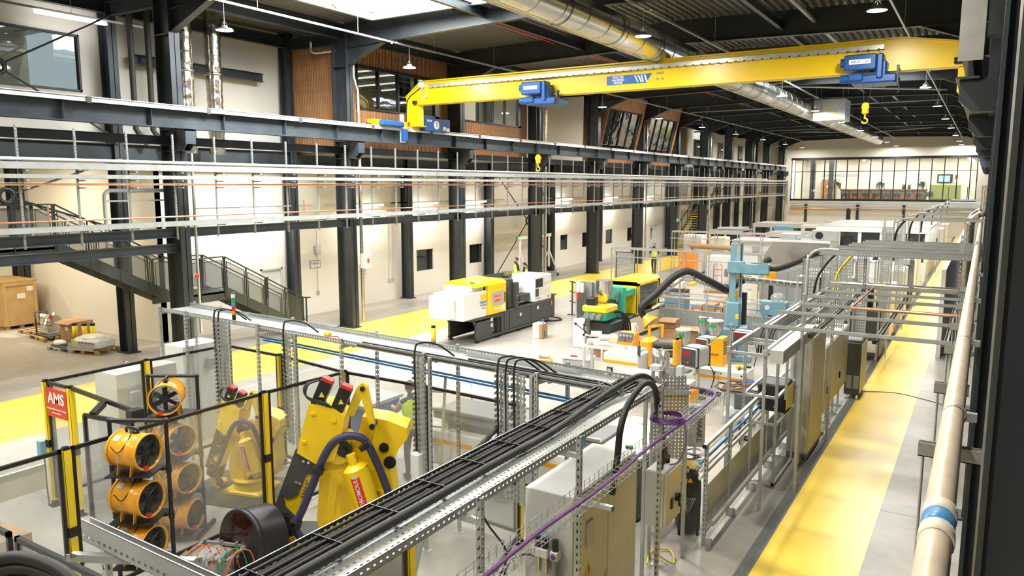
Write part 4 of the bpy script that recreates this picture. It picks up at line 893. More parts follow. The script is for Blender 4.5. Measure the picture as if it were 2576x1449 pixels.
def bollard(x, y, label, z=0.0, h=0.62):
    t = thing('safety_bollard', label, 'bollard', (x, y, z)); part('post', M().cyl((0, 0, 0), (0, 0, h), 0.075, 16), 'black', t); part('sleeve', M().ring((0, 0, 0.1), (0, 0, h - 0.08), 0.082, 0.076, 20), 'fence_yellow', t); part('base_plate', M().box(-0.13, 0.13, -0.13, 0.13, 0, 0.02), 'black', t); return t
for i, (x, y) in enumerate(((-24.75, 13.0), (-24.45, 13.15), (-24.25, 13.3))): bollard(x, y, ('black and yellow bollard standing closest to the carton', 'black and yellow bollard between its two neighbours on the grey pallet', 'black and yellow bollard farthest from the carton')[i], 0.13, 0.66)
bollard(-15.15, 19.45, 'black and yellow bollard standing alone before the moulding machine', 0, 0.64)
t = thing('wrapped_sheets', 'dark flat sheets and film heaped on the grey plastic pallet', 'goods', (-24.5, 12.7, 0.13)); part('sheets', M().rbox(-0.5, 0.5, -0.38, 0.3, 0, 0.06, 0.02).cbox((0.15, 0.0, 0.12), (0.8, 0.5, 0.03), Euler((0.12, -0.08, 0.3)).to_matrix()), 'charcoal', t); part('film', M().ell((-0.25, -0.2, 0.1), (0.28, 0.18, 0.1)), 'plastic_film', t)
t = thing('wrapped_sacks', 'shrink-wrapped pallet load of white sacks with black lettering', 'goods', (-23.6, 12.95, 0.13)); t.rotation_euler = (0, 0, 0.2)
part('load', M().rbox(-0.55, 0.55, -0.38, 0.38, 0, 0.34, 0.08).ell((0.0, 0.0, 0.32), (0.5, 0.34, 0.12)), 'plastic_film', t); part('film_skirt', M()._add([(-0.6, -0.42, 0.2), (0.6, -0.42, 0.2), (0.5, -0.5, 0.0), (-0.5, -0.55, 0.0)], [(0, 1, 2, 3)]), 'clear_plastic', t)
text('lettering', 'RESINEX', 0.17, basis((0.12, -0.386, 0.17), (1, 0, 0), (0, 0, 1)), 'black', t); part('yellow_ticket', M().box(-0.5, -0.35, -0.39, -0.382, 0.15, 0.3), 'fence_yellow', t)

# ================================================================== PEOPLE
def skin_mesh(name, joints, edges, material, root=0, sub=2):
    me = bpy.data.meshes.new(name); me.from_pydata([j[:3] for j in joints], edges, []); o = bpy.data.objects.new(name + '_tmp', me); COL.objects.link(o)
    sk = o.modifiers.new('Skin', 'SKIN'); sk.use_smooth_shade = True
    for i, j in enumerate(joints): me.skin_vertices[0].data[i].radius = (j[3], j[4] if len(j) > 4 else j[3])
    for i in range(len(joints)): me.skin_vertices[0].data[i].use_root = (i == root)
    ss = o.modifiers.new('Sub', 'SUBSURF'); ss.levels = sub; ss.render_levels = sub
    dg = bpy.context.evaluated_depsgraph_get(); out = bpy.data.meshes.new_from_object(o.evaluated_get(dg)); bpy.data.objects.remove(o)
    out.materials.clear(); out.materials.append(MT[material]); out.name = name
    for p in out.polygons: p.use_smooth = True
    return out
def person(x, y, rz, h, label, arms, legs, trousers, shirt, hairc, beard=False, ponytail=False, lean=0.0, holding=None):
    """figure facing local +y; arms / legs: pairs of (elbow, wrist) / (knee, ankle) points, scaled by height 1.75"""
    k = h / 1.75; t = thing('person', label, 'person', (x, y, 0), rz)
    sc = lambda p: (p[0] * k, p[1] * k, p[2] * k)
    L = lambda z: lean * max(0, z - 0.95)
    hip, chest, neck, head = (0, 0, 0.95), (0, L(1.28), 1.28), (0, L(1.47), 1.47), (0, L(1.6) + 0.02, 1.60)
    J = [(*sc(hip), 0.13 * k, 0.10 * k), (*sc((0, L(1.1), 1.1)), 0.125 * k, 0.095 * k), (*sc(chest), 0.15 * k, 0.10 * k), (*sc((0, L(1.42), 1.42)), 0.09 * k), (*sc(neck), 0.052 * k), (*sc((0, L(1.55) + 0.01, 1.55)), 0.062 * k)]
    E = [(0, 1), (1, 2), (2, 3), (3, 4), (4, 5)]
    for s_, (el, wr) in zip((-1, 1), arms):
        n = len(J); J += [(*sc((s_ * 0.17, L(1.40), 1.40)), 0.062 * k), (*sc(el), 0.045 * k), (*sc(wr), 0.032 * k)]; E += [(3, n), (n, n + 1), (n + 1, n + 2)]
    for s_, (kn, an) in zip((-1, 1), legs):
        n = len(J); J += [(*sc((s_ * 0.09, 0, 0.88)), 0.088 * k), (*sc(kn), 0.062 * k), (*sc(an), 0.045 * k), (*sc((an[0], an[1] + 0.10, 0.035)), 0.04 * k)]; E += [(0, n), (n, n + 1), (n + 1, n + 2), (n + 2, n + 3)]
    b = link('body', skin_mesh('body', J, E, trousers, 0, 2), t)
    hd = M().ell(sc((0, L(1.6) + 0.03, 1.64)), (0.075 * k, 0.092 * k, 0.115 * k), 14, 10).ell(sc((0, L(1.6) + 0.12, 1.62)), (0.014 * k, 0.02 * k, 0.022 * k), 6, 5).ell(sc((-0.076, L(1.6) + 0.03, 1.63)), (0.012 * k, 0.02 * k, 0.03 * k), 6, 5).ell(sc((0.076, L(1.6) + 0.03, 1.63)), (0.012 * k, 0.02 * k, 0.03 * k), 6, 5)
    ho = part('head', hd, 'skin', t)
    part('eyes', M().ell(sc((-0.03, L(1.6) + 0.112, 1.655)), 0.010 * k, 6, 5).ell(sc((0.03, L(1.6) + 0.112, 1.655)), 0.010 * k, 6, 5).box(-0.025 * k, 0.025 * k, (L(1.6) + 0.110) * k, (L(1.6) + 0.118) * k, 1.582 * k, 1.59 * k), 'hair', ho)
    part('hair', M().ell(sc((0, L(1.6) + 0.005, 1.675)), (0.085 * k, 0.098 * k, 0.095 * k), 12, 8), hairc, ho)
    if beard: part('beard', M().ell(sc((0, L(1.6) + 0.07, 1.565)), (0.06 * k, 0.055 * k, 0.055 * k), 10, 6), hairc, ho)
    if ponytail: part('ponytail', M().tube([sc((0, -0.07, 1.68)), sc((0, -0.13, 1.6)), sc((0, -0.11, 1.45))], 0.028 * k, 8), hairc, ho)
    # clothing: shirt over the chest, hi-vis vest with reflective bands
    def torso(g, z0, z1):
        prof = [(0.95, 0.142, 0.108), (1.1, 0.138, 0.105), (1.28, 0.168, 0.118), (1.38, 0.165, 0.112), (1.45, 0.10, 0.085)]
        m = M(); n = 18; rings = []
        for (z, a, c) in prof:
            if z0 <= z <= z1: rings.append([((a + g) * math.cos(2 * PI * i / n) * k, ((c + g) * math.sin(2 * PI * i / n) + L(z)) * k, z * k) for i in range(n)])
        m._add([p for r in rings for p in r], [(l * n + i, l * n + (i + 1) % n, (l + 1) * n + (i + 1) % n, (l + 1) * n + i) for l in range(len(rings) - 1) for i in range(n)], True); return m
    part('shirt', torso(0.004, 0.9, 1.46), shirt, t)
    v = part('vest', torso(0.018, 0.9, 1.46), 'vest', t)
    for zc in (1.02, 1.16):
        n = 18; rr = []
        for z in (zc - 0.025, zc + 0.025): rr += [((0.165) * math.cos(2 * PI * i / n) * k, (0.131 * math.sin(2 * PI * i / n) + L(z)) * k, z * k) for i in range(n)]
        part('reflective_band', M()._add(rr, [(i, (i + 1) % n, n + (i + 1) % n, n + i) for i in range(n)], True), 'reflective', v)
    for s_ in (-1, 1): part('reflective_band', M().bar(sc((s_ * 0.085, 0.115 + L(1.2), 1.19)), sc((s_ * 0.09, 0.10 + L(1.4), 1.42)), 0.04 * k, 0.01), 'reflective', v)
    for s_, (el, wr) in zip((-1, 1), arms):
        part('sleeve', M().tube([sc((s_ * 0.16, L(1.4), 1.40)), sc(((s_ * 0.17 + el[0]) / 2, (L(1.4) + el[1]) / 2, (1.40 + el[2]) / 2)), sc((el[0] * 0.85 + s_ * 0.17 * 0.15, el[1] * 0.85 + L(1.4) * 0.15, el[2] * 0.85 + 1.4 * 0.15))], 0.06 * k, 10, rs=[0.068 * k, 0.06 * k, 0.056 * k]), shirt, t)
        e, w_ = Vector(sc(el)), Vector(sc(wr)); d = (w_ - e).normalized()
        part('forearm', M().tube([e * 0.95 + Vector(sc((s_ * 0.17, L(1.4), 1.40))) * 0.05, e, w_], 0.04 * k, 10, rs=[0.046 * k, 0.047 * k, 0.034 * k]), 'skin', t)
        hm = M(); sd = d.cross(Vector((0, 0, 1))); sd = sd.normalized() if sd.length > 0.1 else Vector((0, 1, 0)); up = sd.cross(d)
        hm.tube([w_, w_ + d * 0.045 * k, w_ + d * 0.085 * k], 0.03 * k, 8, rs=[0.028 * k, 0.04 * k, 0.036 * k])
        for q, ln in ((-1.5, 0.06), (-0.5, 0.075), (0.5, 0.08), (1.5, 0.07)):
            b0 = w_ + d * 0.08 * k + sd * q * 0.017 * k; hm.tube([b0, b0 + d * ln * 0.55 * k, b0 + (d * ln - up * 0.018) * k], 0.009 * k, 6)
        b0 = w_ + d * 0.03 * k + sd * 0.03 * k; hm.tube([b0, b0 + (d * 0.03 + sd * 0.025) * k, b0 + (d * 0.06 + sd * 0.03) * k], 0.010 * k, 6)
        part('hand', hm, 'skin', t)
    for s_, (kn, an) in zip((-1, 1), legs):
        a = Vector(sc(an)); part('shoe', M().tube([a + Vector((0, -0.05, -0.03)) * k, Vector((a.x, a.y + 0.02 * k, 0.045 * k)), Vector((a.x, a.y + 0.16 * k, 0.035 * k))], 0.045 * k, 10, rs=[0.05 * k, 0.052 * k, 0.034 * k]), 'black', t)
    return t
st_arms = [((-0.24, -0.03, 1.14), (-0.25, 0.10, 0.92)), ((0.24, -0.03, 1.14), (0.25, 0.10, 0.92))]
st_legs = [((-0.10, 0.02, 0.50), (-0.10, 0.0, 0.09)), ((0.10, 0.02, 0.50), (0.10, 0.0, 0.09))]
person(-18.75, 30.55, PI * 0.78, 1.80, 'bearded person in a yellow hi-vis vest behind the moulding machine', [((-0.26, -0.02, 1.14), (-0.26, 0.06, 0.90)), ((0.25, 0.0, 1.14), (0.14, 0.22, 1.05))], st_legs, 'cloth_dark', 'cloth_dark', 'hair', beard=True)
person(-18.1, 30.2, PI * 0.62, 1.63, 'person with a ponytail in a hi-vis vest beside the bearded person', [((-0.23, 0.02, 1.14), (-0.10, 0.2, 1.05)), ((0.23, 0.02, 1.14), (0.10, 0.2, 1.08))], st_legs, 'cloth_dark', 'cloth_dark', 'hair', ponytail=True)
person(-16.65, 42.9, PI * 1.05, 1.77, 'person in a hi-vis vest walking down the wide yellow aisle', [((-0.25, -0.06, 1.15), (-0.28, -0.02, 0.90)), ((0.26, 0.06, 1.15), (0.30, 0.20, 0.98))], [((-0.10, 0.16, 0.52), (-0.10, 0.16, 0.09)), ((0.10, 0.02, 0.50), (0.10, -0.18, 0.10))], 'cloth_dark', 'cloth_dark', 'hair', beard=True)
person(-8.35, 10.1, PI * 0.35, 1.76, 'person in a hi-vis vest working behind the clear robot-cell panel', [((-0.20, 0.24, 1.22), (-0.16, 0.50, 1.20)), ((0.22, 0.20, 1.15), (0.15, 0.42, 1.02))], [((-0.10, 0.06, 0.50), (-0.10, 0.02, 0.09)), ((0.10, 0.02, 0.50), (0.12, -0.05, 0.09))], 'cloth_denim', 'grey_light', 'hair', lean=0.18)

# mobile gantry behind the people
t = thing('mobile_gantry', 'pale mobile lifting gantry on castors by the rear columns', 'gantry', (-21.5, 37.3, 0))
part('top_beam', M().ib((0, -2.2, 2.35), (0, 1.6, 2.35), 0.16, 0.09), 'white_paint', t)
for i, y in enumerate((-1.9, 1.35)):
    part('upright', M().bar((0, y, 0.5), (0, y, 2.3), 0.09), 'white_paint', t)
    for s_ in (-1, 1): part('leg', M().bar((s_ * 0.6, y, 0.15), (0, y, 1.5), 0.06), 'white_paint', t); part('castor', M().cyl((s_ * 0.6, y - 0.03, 0.07), (s_ * 0.6, y + 0.03, 0.07), 0.07, 12), 'charcoal', t)
    part('foot_bar', M().bar((-0.65, y, 0.17), (0.65, y, 0.17), 0.07), 'grey_light', t)
part('end_cap', M().box(-0.06, 0.06, -2.26, -2.2, 2.26, 2.44), 'green', t)
# ================================================================== INJECTION MOULDING MACHINE
t = thing('moulding_machine', 'white and yellow injection moulding machine on a charcoal base', 'machine', (-14.6, 20.3, 0))
part('base', M().rbox(-0.58, 0.58, 1.55, 4.95, 0.12, 0.86, 0.02).box(-0.58, 0.58, 0.0, 1.55, 0.70, 0.86).box(0.50, 0.58, 0.0, 1.0, 0.12, 0.75).box(-0.58, -0.50, 0.0, 1.55, 0.12, 0.75).box(-0.58, 0.50, 1.45, 1.55, 0.12, 0.8), 'charcoal', t)
part('base_recess', M().box(0.30, 0.32, 0.95, 1.6, 0.14, 0.76), 'grey_light', t); part('bottom_rail', M().box(0.50, 0.62, 0.0, 4.9, 0.08, 0.15).box(-0.6, -0.5, 0.0, 4.9, 0.08, 0.15), 'charcoal', t)
for (x, y) in ((-0.54, 0.1), (0.54, 0.1), (0.56, 1.3), (0.56, 2.7), (0.56, 4.6), (-0.54, 4.6)): part('foot', M().cyl((x, y, 0), (x, y, 0.05), 0.09, 14).cyl((x, y, 0.05), (x, y, 0.12), 0.04, 10), 'black', t)
for (a, b) in ((1.72, 2.02), (2.08, 3.5), (3.55, 4.55)): part('door', M().box(0.58, 0.592, a, b, 0.18, 0.78), 'charcoal', t)
for (y, z) in ((0.85, 0.62), (0.85, 0.42), (2.75, 0.52), (4.0, 0.6)): part('warning_label', M().box(0.592, 0.597, y, y + 0.12, z, z + 0.12), 'cream', t)
part('end_cabinet', M().rbox(-0.2, 0.5, 5.0, 5.55, 0.12, 0.95, 0.02).box(-0.22, 0.54, 4.96, 5.62, 0.95, 0.99), 'charcoal', t); part('main_switch', M().box(0.5, 0.53, 5.18, 5.28, 0.6, 0.75), 'orange_red', t)
part('clamp_cover', M().rbox(-0.62, 0.60, -0.75, 0.62, 0.84, 1.72, 0.03).rbox(-0.50, 0.48, -0.3, 0.62, 1.72, 1.92, 0.03), 'white_paint', t)
part('end_cover', M().rbox(-0.5, 0.30, -1.15, -0.75, 0.92, 1.66, 0.03), 'white_paint', t); part('cover_panel', M().rbox(-0.32, 0.30, -0.82, -0.72, 1.15, 1.52, 0.02), 'white_paint', t)
part('end_lug', M().box(-0.56, -0.48, -0.06, 0.06, 0.62, 0.84).box(0.48, 0.56, -0.06, 0.06, 0.62, 0.84).box(-0.62, 0.62, -0.12, 0.0, 0.78, 0.86), 'charcoal', t)
yd = part('guard_door', M().rbox(0.50, 0.66, 0.62, 1.75, 0.86, 1.90, 0.03), 'crane_yellow', t); part('guard_roof', M().prism([(0.66, 1.88), (0.55, 1.98), (-0.55, 2.02), (-0.62, 1.90)], 'y', -0.1, 1.75), 'crane_yellow', t)
part('guard_back', M().box(-0.62, -0.56, 0.62, 1.75, 0.86, 1.95), 'crane_yellow', t)
part('window', M().box(0.66, 0.668, 0.82, 1.55, 1.15, 1.62), 'grey_light', yd); part('sticker', M().prism([(0.98, 1.27), (1.34, 1.27), (1.36, 1.48), (1.26, 1.52), (1.16, 1.47), (1.06, 1.52), (0.96, 1.48)], 'x', 0.668, 0.672), 'orange_red', yd)
text('sticker_lettering', 'JL GOOR', 0.09, basis((0.674, 1.16, 1.39), (0, 1, 0), (0, 0, 1)), 'white_paint', yd)
part('handle', M().bar((0.67, 1.63, 1.2), (0.67, 1.63, 1.55), 0.04), 'charcoal', yd); part('door_labels', M().box(0.662, 0.668, 1.0, 1.35, 1.0, 1.06).box(0.662, 0.668, 1.4, 1.62, 0.95, 1.12), 'white_paint', yd)
text('maker_lettering', 'FANUC', 0.13, basis((0.603, 0.40, 1.34), (0, 1, 0), (0, 0, 1)), 'blue', t, bold=0.003); text('maker_lettering', 'ROBOSHOT', 0.075, basis((0.603, 0.40, 1.24), (0, 1, 0), (0, 0, 1)), 'charcoal', t)
text('maker_lettering', 'a-S100iA', 0.07, basis((0.603, 0.40, 1.14), (0, 1, 0), (0, 0, 1)), 'grey_mid', t); part('yellow_patch', M().box(0.598, 0.602, 0.22, 0.6, 1.42, 1.6), 'crane_yellow', t)
part('cycle_lamp', M().box(0.3, 0.42, 0.05, 0.15, 1.92, 2.02), 'black', t); part('signal_rod', M().cyl((0.2, 0.55, 1.92), (0.2, 0.55, 2.2), 0.03, 10), 'clear_plastic', t)
part('fixed_platen', M().rbox(-0.5, 0.5, 2.15, 2.45, 0.86, 1.92, 0.03), 'charcoal', t); part('moving_platen', M().rbox(-0.45, 0.42, 1.78, 1.92, 0.9, 1.7, 0.02), 'black', t)
for z in (1.15, 1.62):
    for x in (-0.35, 0.35): part('tie_bar', M().cyl((x, 1.7, z), (x, 2.4, z), 0.045, 14), 'stainless', t)
part('mould_hoses', M().tube([(0.3, 1.8, 1.5), (0.4, 1.95, 1.2), (0.35, 2.1, 1.45)], 0.02, 6), 'stainless', t)
part('control_column', M().rbox(0.42, 0.62, 2.42, 2.66, 0.86, 1.78, 0.02), 'charcoal', t); part('buttons', M().cyl((0.62, 2.54, 1.3), (0.64, 2.54, 1.3), 0.03, 10), 'orange_red', t)
part('barrel', M().cyl((0, 2.5, 1.35), (0, 4.4, 1.35), 0.12, 16), 'black', t); part('injection_frame', M().box(-0.45, 0.45, 3.0, 3.7, 1.0, 1.25).box(-0.5, -0.42, 2.45, 4.9, 0.9, 1.7), 'charcoal', t)
part('rear_guard', M().box(-0.62, -0.58, 1.75, 3.6, 1.1, 1.98), 'charcoal', t); part('feed_block', M().rbox(-0.2, 0.3, 3.1, 3.5, 1.25, 1.5, 0.02), 'stainless', t)
part('guide_rails', M().bar((0.3, 2.5, 0.95), (0.3, 3.8, 0.95), 0.06).bar((-0.2, 2.5, 0.95), (-0.2, 3.8, 0.95), 0.06), 'stainless', t)
hp = part('material_hopper', M().lathe([(0.05, 0), (0.06, 0.06), (0.16, 0.2), (0.2, 0.26), (0.2, 0.5)], (0.05, 2.75, 1.62), 20).cyl((0.05, 2.75, 1.4), (0.05, 2.75, 1.62), 0.08, 12), 'stainless', t)
wc = part('injection_cover', M().rbox(-0.55, 0.60, 3.75, 5.1, 0.88, 1.86, 0.04), 'white_paint', t)
part('screen', M().box(0.60, 0.61, 3.88, 4.4, 1.42, 1.74), 'black', wc); part('vision_panel', M().box(0.60, 0.607, 3.95, 4.95, 1.14, 1.34).box(0.60, 0.607, 4.5, 4.95, 1.48, 1.62), 'cream', wc); part('grip', M().box(0.60, 0.65, 3.88, 4.02, 1.10, 1.38), 'charcoal', wc); part('cover_labels', M().box(0.60, 0.606, 3.95, 4.25, 0.98, 1.03).box(0.60, 0.606, 4.75, 4.95, 0.96, 1.05), 'grey_light', wc)
part('cable_loop', M().tube(smooth_path([(0.4, 5.4, 0.1), (0.7, 5.6, 0.03), (0.9, 5.3, 0.03), (0.6, 4.9, 0.03), (0.2, 5.0, 0.05)], 5), 0.03, 8), 'black_rubber', t)

t = thing('module_stack', 'small cream electronics cabinet with a ribbed side on the floor', 'cabinet', (-12.75, 22.3, 0)); part('case', M().rbox(-0.16, 0.1, -0.22, 0.22, 0, 0.52, 0.01), 'cream', t); part('ribbed_side', M().box(0.1, 0.2, -0.2, 0.2, 0.01, 0.5), 'cardboard', t); part('cable', M().tube(smooth_path([(0, 0, 0.52), (0.1, 0.05, 0.64), (0.18, -0.05, 0.4), (0.21, 0, 0.1)], 4), 0.015, 6), 'blue', t)
# low chain railing behind the machine
t = thing('slotted_rail_fence', 'open fence of thin slotted rails behind the moulding machine', 'fence', (-13.9, 27.0, 0))
for z in (0.55, 0.95, 1.35):
    part('rail', M().bar((-0.2, 0.1, z), (2.75, -2.1, z), 0.035, 0.045), 'charcoal', t)
for (x, y) in ((0, -0.05), (1.35, -1.05), (2.7, -2.06)): part('post', M().bar((x, y, 0), (x, y, 1.4), 0.05), 'charcoal', t); part('foot', M().box(x - 0.2, x + 0.2, y - 0.03, y + 0.03, 0, 0.03), 'charcoal', t)

# ================================================================== ROBOT CELL FENCE
FH = 2.1
def fence_post(x, y, label, rz=0.0, z0=0.0):
    t = thing('fence_post', label, 'fence post', (x, y, z0), rz, 'robot cell fence posts')
    part('post', M().box(-0.035, 0.035, -0.045, 0.045, 0, FH), 'black', t)
    for s_ in (-1, 1): part('yellow_cover', M().box(-0.032, 0.032, s_ * 0.0455 - (0.004 if s_ < 0 else 0), s_ * 0.0455 + (0.004 if s_ > 0 else 0), 0.1, FH - 0.02), 'fence_yellow', t)
    for s_ in (-1, 1): part('yellow_cover', M().box(s_ * 0.036 - (0.004 if s_ < 0 else 0), s_ * 0.036 + (0.004 if s_ > 0 else 0), -0.042, 0.042, 0.1, FH - 0.02), 'fence_yellow', t)
    part('lock_clip', M().box(-0.05, 0.05, -0.055, 0.055, 1.0, 1.12), 'black', t); part('post_cap', M().box(-0.03, 0.03, -0.03, 0.03, FH, FH + 0.02), 'black', t); part('base_plate', M().box(-0.08, 0.08, -0.08, 0.08, 0, 0.015), 'black', t)
def fence_panel(p, q, label, zb=0.15, zt=FH, sheet='polycarb'):
    p = Vector((*p, 0)); q = Vector((*q, 0)); d = q - p; L = d.length; rz = math.atan2(d.y, d.x)
    t = thing('clear_barrier', label, 'barrier', p, rz, 'robot cell barriers'); a, b = 0.06, L - 0.06
    part('frame_bar', M().box(a, b, -0.02, 0.02, zt - 0.045, zt), 'black', t); part('frame_bar', M().box(a, b, -0.02, 0.02, zb, zb + 0.045), 'black', t)
    part('frame_bar', M().box(a, a + 0.04, -0.02, 0.02, zb, zt), 'black', t); part('frame_bar', M().box(b - 0.04, b, -0.02, 0.02, zb, zt), 'black', t)
    part('clear_sheet', M().box(a + 0.03, b - 0.03, -0.004, 0.004, zb + 0.03, zt - 0.03), sheet, t)
    return t
FP = [(-9.1, 4.56, 'yellow and black fence post nearest the lower edge beside the front fans'), (-9.1, 7.5, 'yellow and black fence post just beside the front robot'), (-9.0, 9.1, 'yellow and black fence post behind the front robot head'),
      (-12.62, 6.1, 'fence post at the corner with the red sign'), (-12.6, 7.82, 'fence post beside the far fan stack'), (-12.5, 9.45, 'fence post at the far corner of the robot cell'),
      (-10.9, 9.38, 'fence post beside the blue container'), (-7.31, 9.1, 'fence post beside the person behind the clear panel'), (-5.45, 8.98, 'fence post at the corner under the cable tray bend'),
      (-11.88, 6.1, 'fence post at the hinge of the cell door'), (-4.45, 5.3, 'fence post under the near cable tray'), (-9.1, 3.1, 'fence post off the lower corner of the cell'), (-4.45, 3.1, 'fence post under the foreground tray end')]
for x, y, lb in FP: fence_post(x, y, lb)
for p, q, lb in (((-9.1, 3.1), (-9.1, 4.56), 'clear fence panel at the lower corner beside the brown cartons'), ((-9.1, 4.56), (-9.1, 7.5), 'clear fence panel behind the front fan stack'), ((-9.1, 7.5), (-9.0, 9.1), 'clear fence panel behind the front robot'),
                 ((-12.62, 6.1), (-12.6, 7.82), 'clear fence panel before the grey cabinet'), ((-12.6, 7.82), (-12.5, 9.45), 'clear fence panel beside the far fan stack'), ((-12.5, 9.45), (-10.9, 9.38), 'clear fence panel before the bright floor'),
                 ((-10.9, 9.38), (-9.0, 9.1), 'clear fence panel before the blue container'), ((-9.0, 9.1), (-7.31, 9.1), 'clear fence panel before the working person'), ((-7.31, 9.1), (-5.45, 8.98), 'clear fence panel before the white machine in the cell'),
                 ((-12.62, 6.1), (-11.88, 6.1), 'narrow clear fence panel carrying the red sign'), ((-4.45, 5.3), (-5.45, 8.98), 'long clear fence panel under the tray beside the grey control cabinet'), ((-4.45, 3.1), (-4.45, 5.3), 'clear fence panel under the tray at the lower edge'),
                 ((-9.1, 3.1), (-7.2, 3.1), 'clear fence panel along the lower edge'), ((-7.2, 3.1), (-4.45, 3.1), 'second clear fence panel along the lower edge')):
    fence_panel(p, q, lb)
t = thing('cell_sign', 'red AMS sign on the narrow cell panel', 'sign', (-12.25, 6.07, 1.55)); part('plate', M().box(-0.30, 0.30, -0.012, 0, 0, 0.46), 'red', t)
text('sign_lettering', 'AMS', 0.25, basis((0, -0.016, 0.30), (1, 0, 0), (0, 0, 1)), 'white_paint', t, bold=0.006); text('sign_lettering', 'Robomould & Smartmould Technology', 0.036, basis((0, -0.016, 0.13), (1, 0, 0), (0, 0, 1)), 'white_paint', t)
text('sign_lettering', 'www.robomould.com', 0.03, basis((0, -0.016, 0.07), (1, 0, 0), (0, 0, 1)), 'white_paint', t)
t = thing('estop_box', 'green-grey emergency stop box on the corner post', 'switch box', (-12.72, 6.03, 0.85)); part('box', M().rbox(-0.06, 0.06, -0.07, 0.05, 0, 0.26, 0.01), 'press_blue', t); part('button', M().cyl((-0.06, 0, 0.08), (-0.1, 0, 0.08), 0.035, 12), 'red', t); part('cord', M().tube(smooth_path([(0, 0, 0), (0.03, 0, -0.2), (0.02, 0, -0.5), (0.05, 0, -0.84)], 4), 0.012, 6), 'black', t)
t = thing('swing_gate', 'black-framed swing door of the robot cell with a closer arm', 'gate', (-11.85, 6.1, 0), -0.05)
part('top_rail', M().bar((0.0, 0, 2.08), (2.0, -0.10, 2.08), 0.04, 0.06), 'black', t); part('frame_bar', M().bar((1.15, -0.38, 1.95), (2.1, -0.2, 1.95), 0.04, 0.06), 'black', t); part('frame_bar', M().bar((1.17, -0.38, 0.2), (1.17, -0.38, 1.95), 0.05), 'black', t)
part('frame_bar', M().bar((2.08, -0.2, 0.2), (2.08, -0.2, 1.95), 0.05), 'black', t); part('closer', M().bar((1.15, -0.1, 2.05), (1.32, -0.34, 1.98), 0.09, 0.07).box(1.95, 2.1, -0.2, -0.02, 1.95, 2.12), 'black', t); part('clear_sheet', M().bar((1.2, -0.37, 1.05), (2.06, -0.2, 1.05), 0.008, 1.7), 'polycarb', t); part('handle', M().bar((1.75, -0.3, 0.9), (1.85, -0.32, 0.9), 0.06), 'red', t)

# ================================================================== FANS ON RACKS
def fan(x, y, z, rz, label, tilt=0.06):
    t = thing('blower_fan', label, 'fan', (x, y, z), rz, 'orange blower fans'); R = 0.215; Lh = 0.225
    part('drum', M().ring((-Lh, 0, 0), (Lh, 0, 0), R, R - 0.008, 36), 'fan_orange', t); part('rim', M().ring((Lh - 0.02, 0, 0), (Lh + 0.005, 0, 0), R + 0.012, R - 0.006, 36), 'fan_orange', t); part('rim', M().ring((-Lh - 0.005, 0, 0), (-Lh + 0.02, 0, 0), R + 0.012, R - 0.006, 36), 'fan_orange', t)
    part('liner', M().ring((-Lh + 0.02, 0, 0), (Lh - 0.03, 0, 0), R - 0.009, R - 0.014, 30), 'charcoal', t)
    g = M()
    for r in [0.03 + i * 0.022 for i in range(8)]: g.ring((Lh - 0.012, 0, 0), (Lh - 0.008, 0, 0), r + 0.0016, r - 0.0016, 24)
    for i in range(6): a = i * PI / 3; g.bar((Lh - 0.01, 0, 0), (Lh - 0.01, math.cos(a) * R, math.sin(a) * R), 0.004)
    part('grille', g, 'charcoal', t, kind='stuff')
    bl = M().cbox((0.0, 0, 0.10), (0.012, 0.075, 0.14), Euler((0, 0, 0.7)).to_matrix()).mesh('blade', 'black')
    for i in range(6): o = link('blade', bl, t, (Lh - 0.08, 0, 0)); o.rotation_euler = (i * PI / 3, 0, 0)
    part('motor', M().cyl((-0.08, 0, 0), (Lh - 0.05, 0, 0), 0.055, 16), 'black', t)
    part('carry_handle', M().tube(smooth_path([(-0.10, 0, R), (-0.09, 0, R + 0.06), (0.06, 0, R + 0.06), (0.08, 0, R)], 4), 0.016, 8).rbox(-0.03, 0.08, -0.03, 0.03, R - 0.005, R + 0.04, 0.01), 'black', t)
    for xs in (-0.10, 0.10): part('stand', M().bar((xs, -0.17, -R - 0.07), (xs, -0.14, -0.12), 0.012, 0.04).bar((xs, 0.17, -R - 0.07), (xs, 0.14, -0.12), 0.012, 0.04).bar((xs, -0.17, -R - 0.07), (xs, 0.17, -R - 0.07), 0.04, 0.012), 'fan_orange', t)
    part('rating_sticker', M().box(-0.16, -0.08, -R - 0.004, -R + 0.01, -0.03, 0.05).move(Matrix.Rotation(-0.9, 4, 'X')), 'white_paint', t); part('tag', M().box(Lh - 0.03, Lh + 0.008, -0.09, -0.02, -R + 0.01, -R + 0.05), 'red', t)
    part('cable', M().tube(smooth_path([(-0.02, 0, R + 0.05), (0.04, -0.06, R + 0.02), (0.02, -R - 0.03, 0.05), (-0.12, -R - 0.02, 0.1)], 5), 0.007, 6), 'black', t)
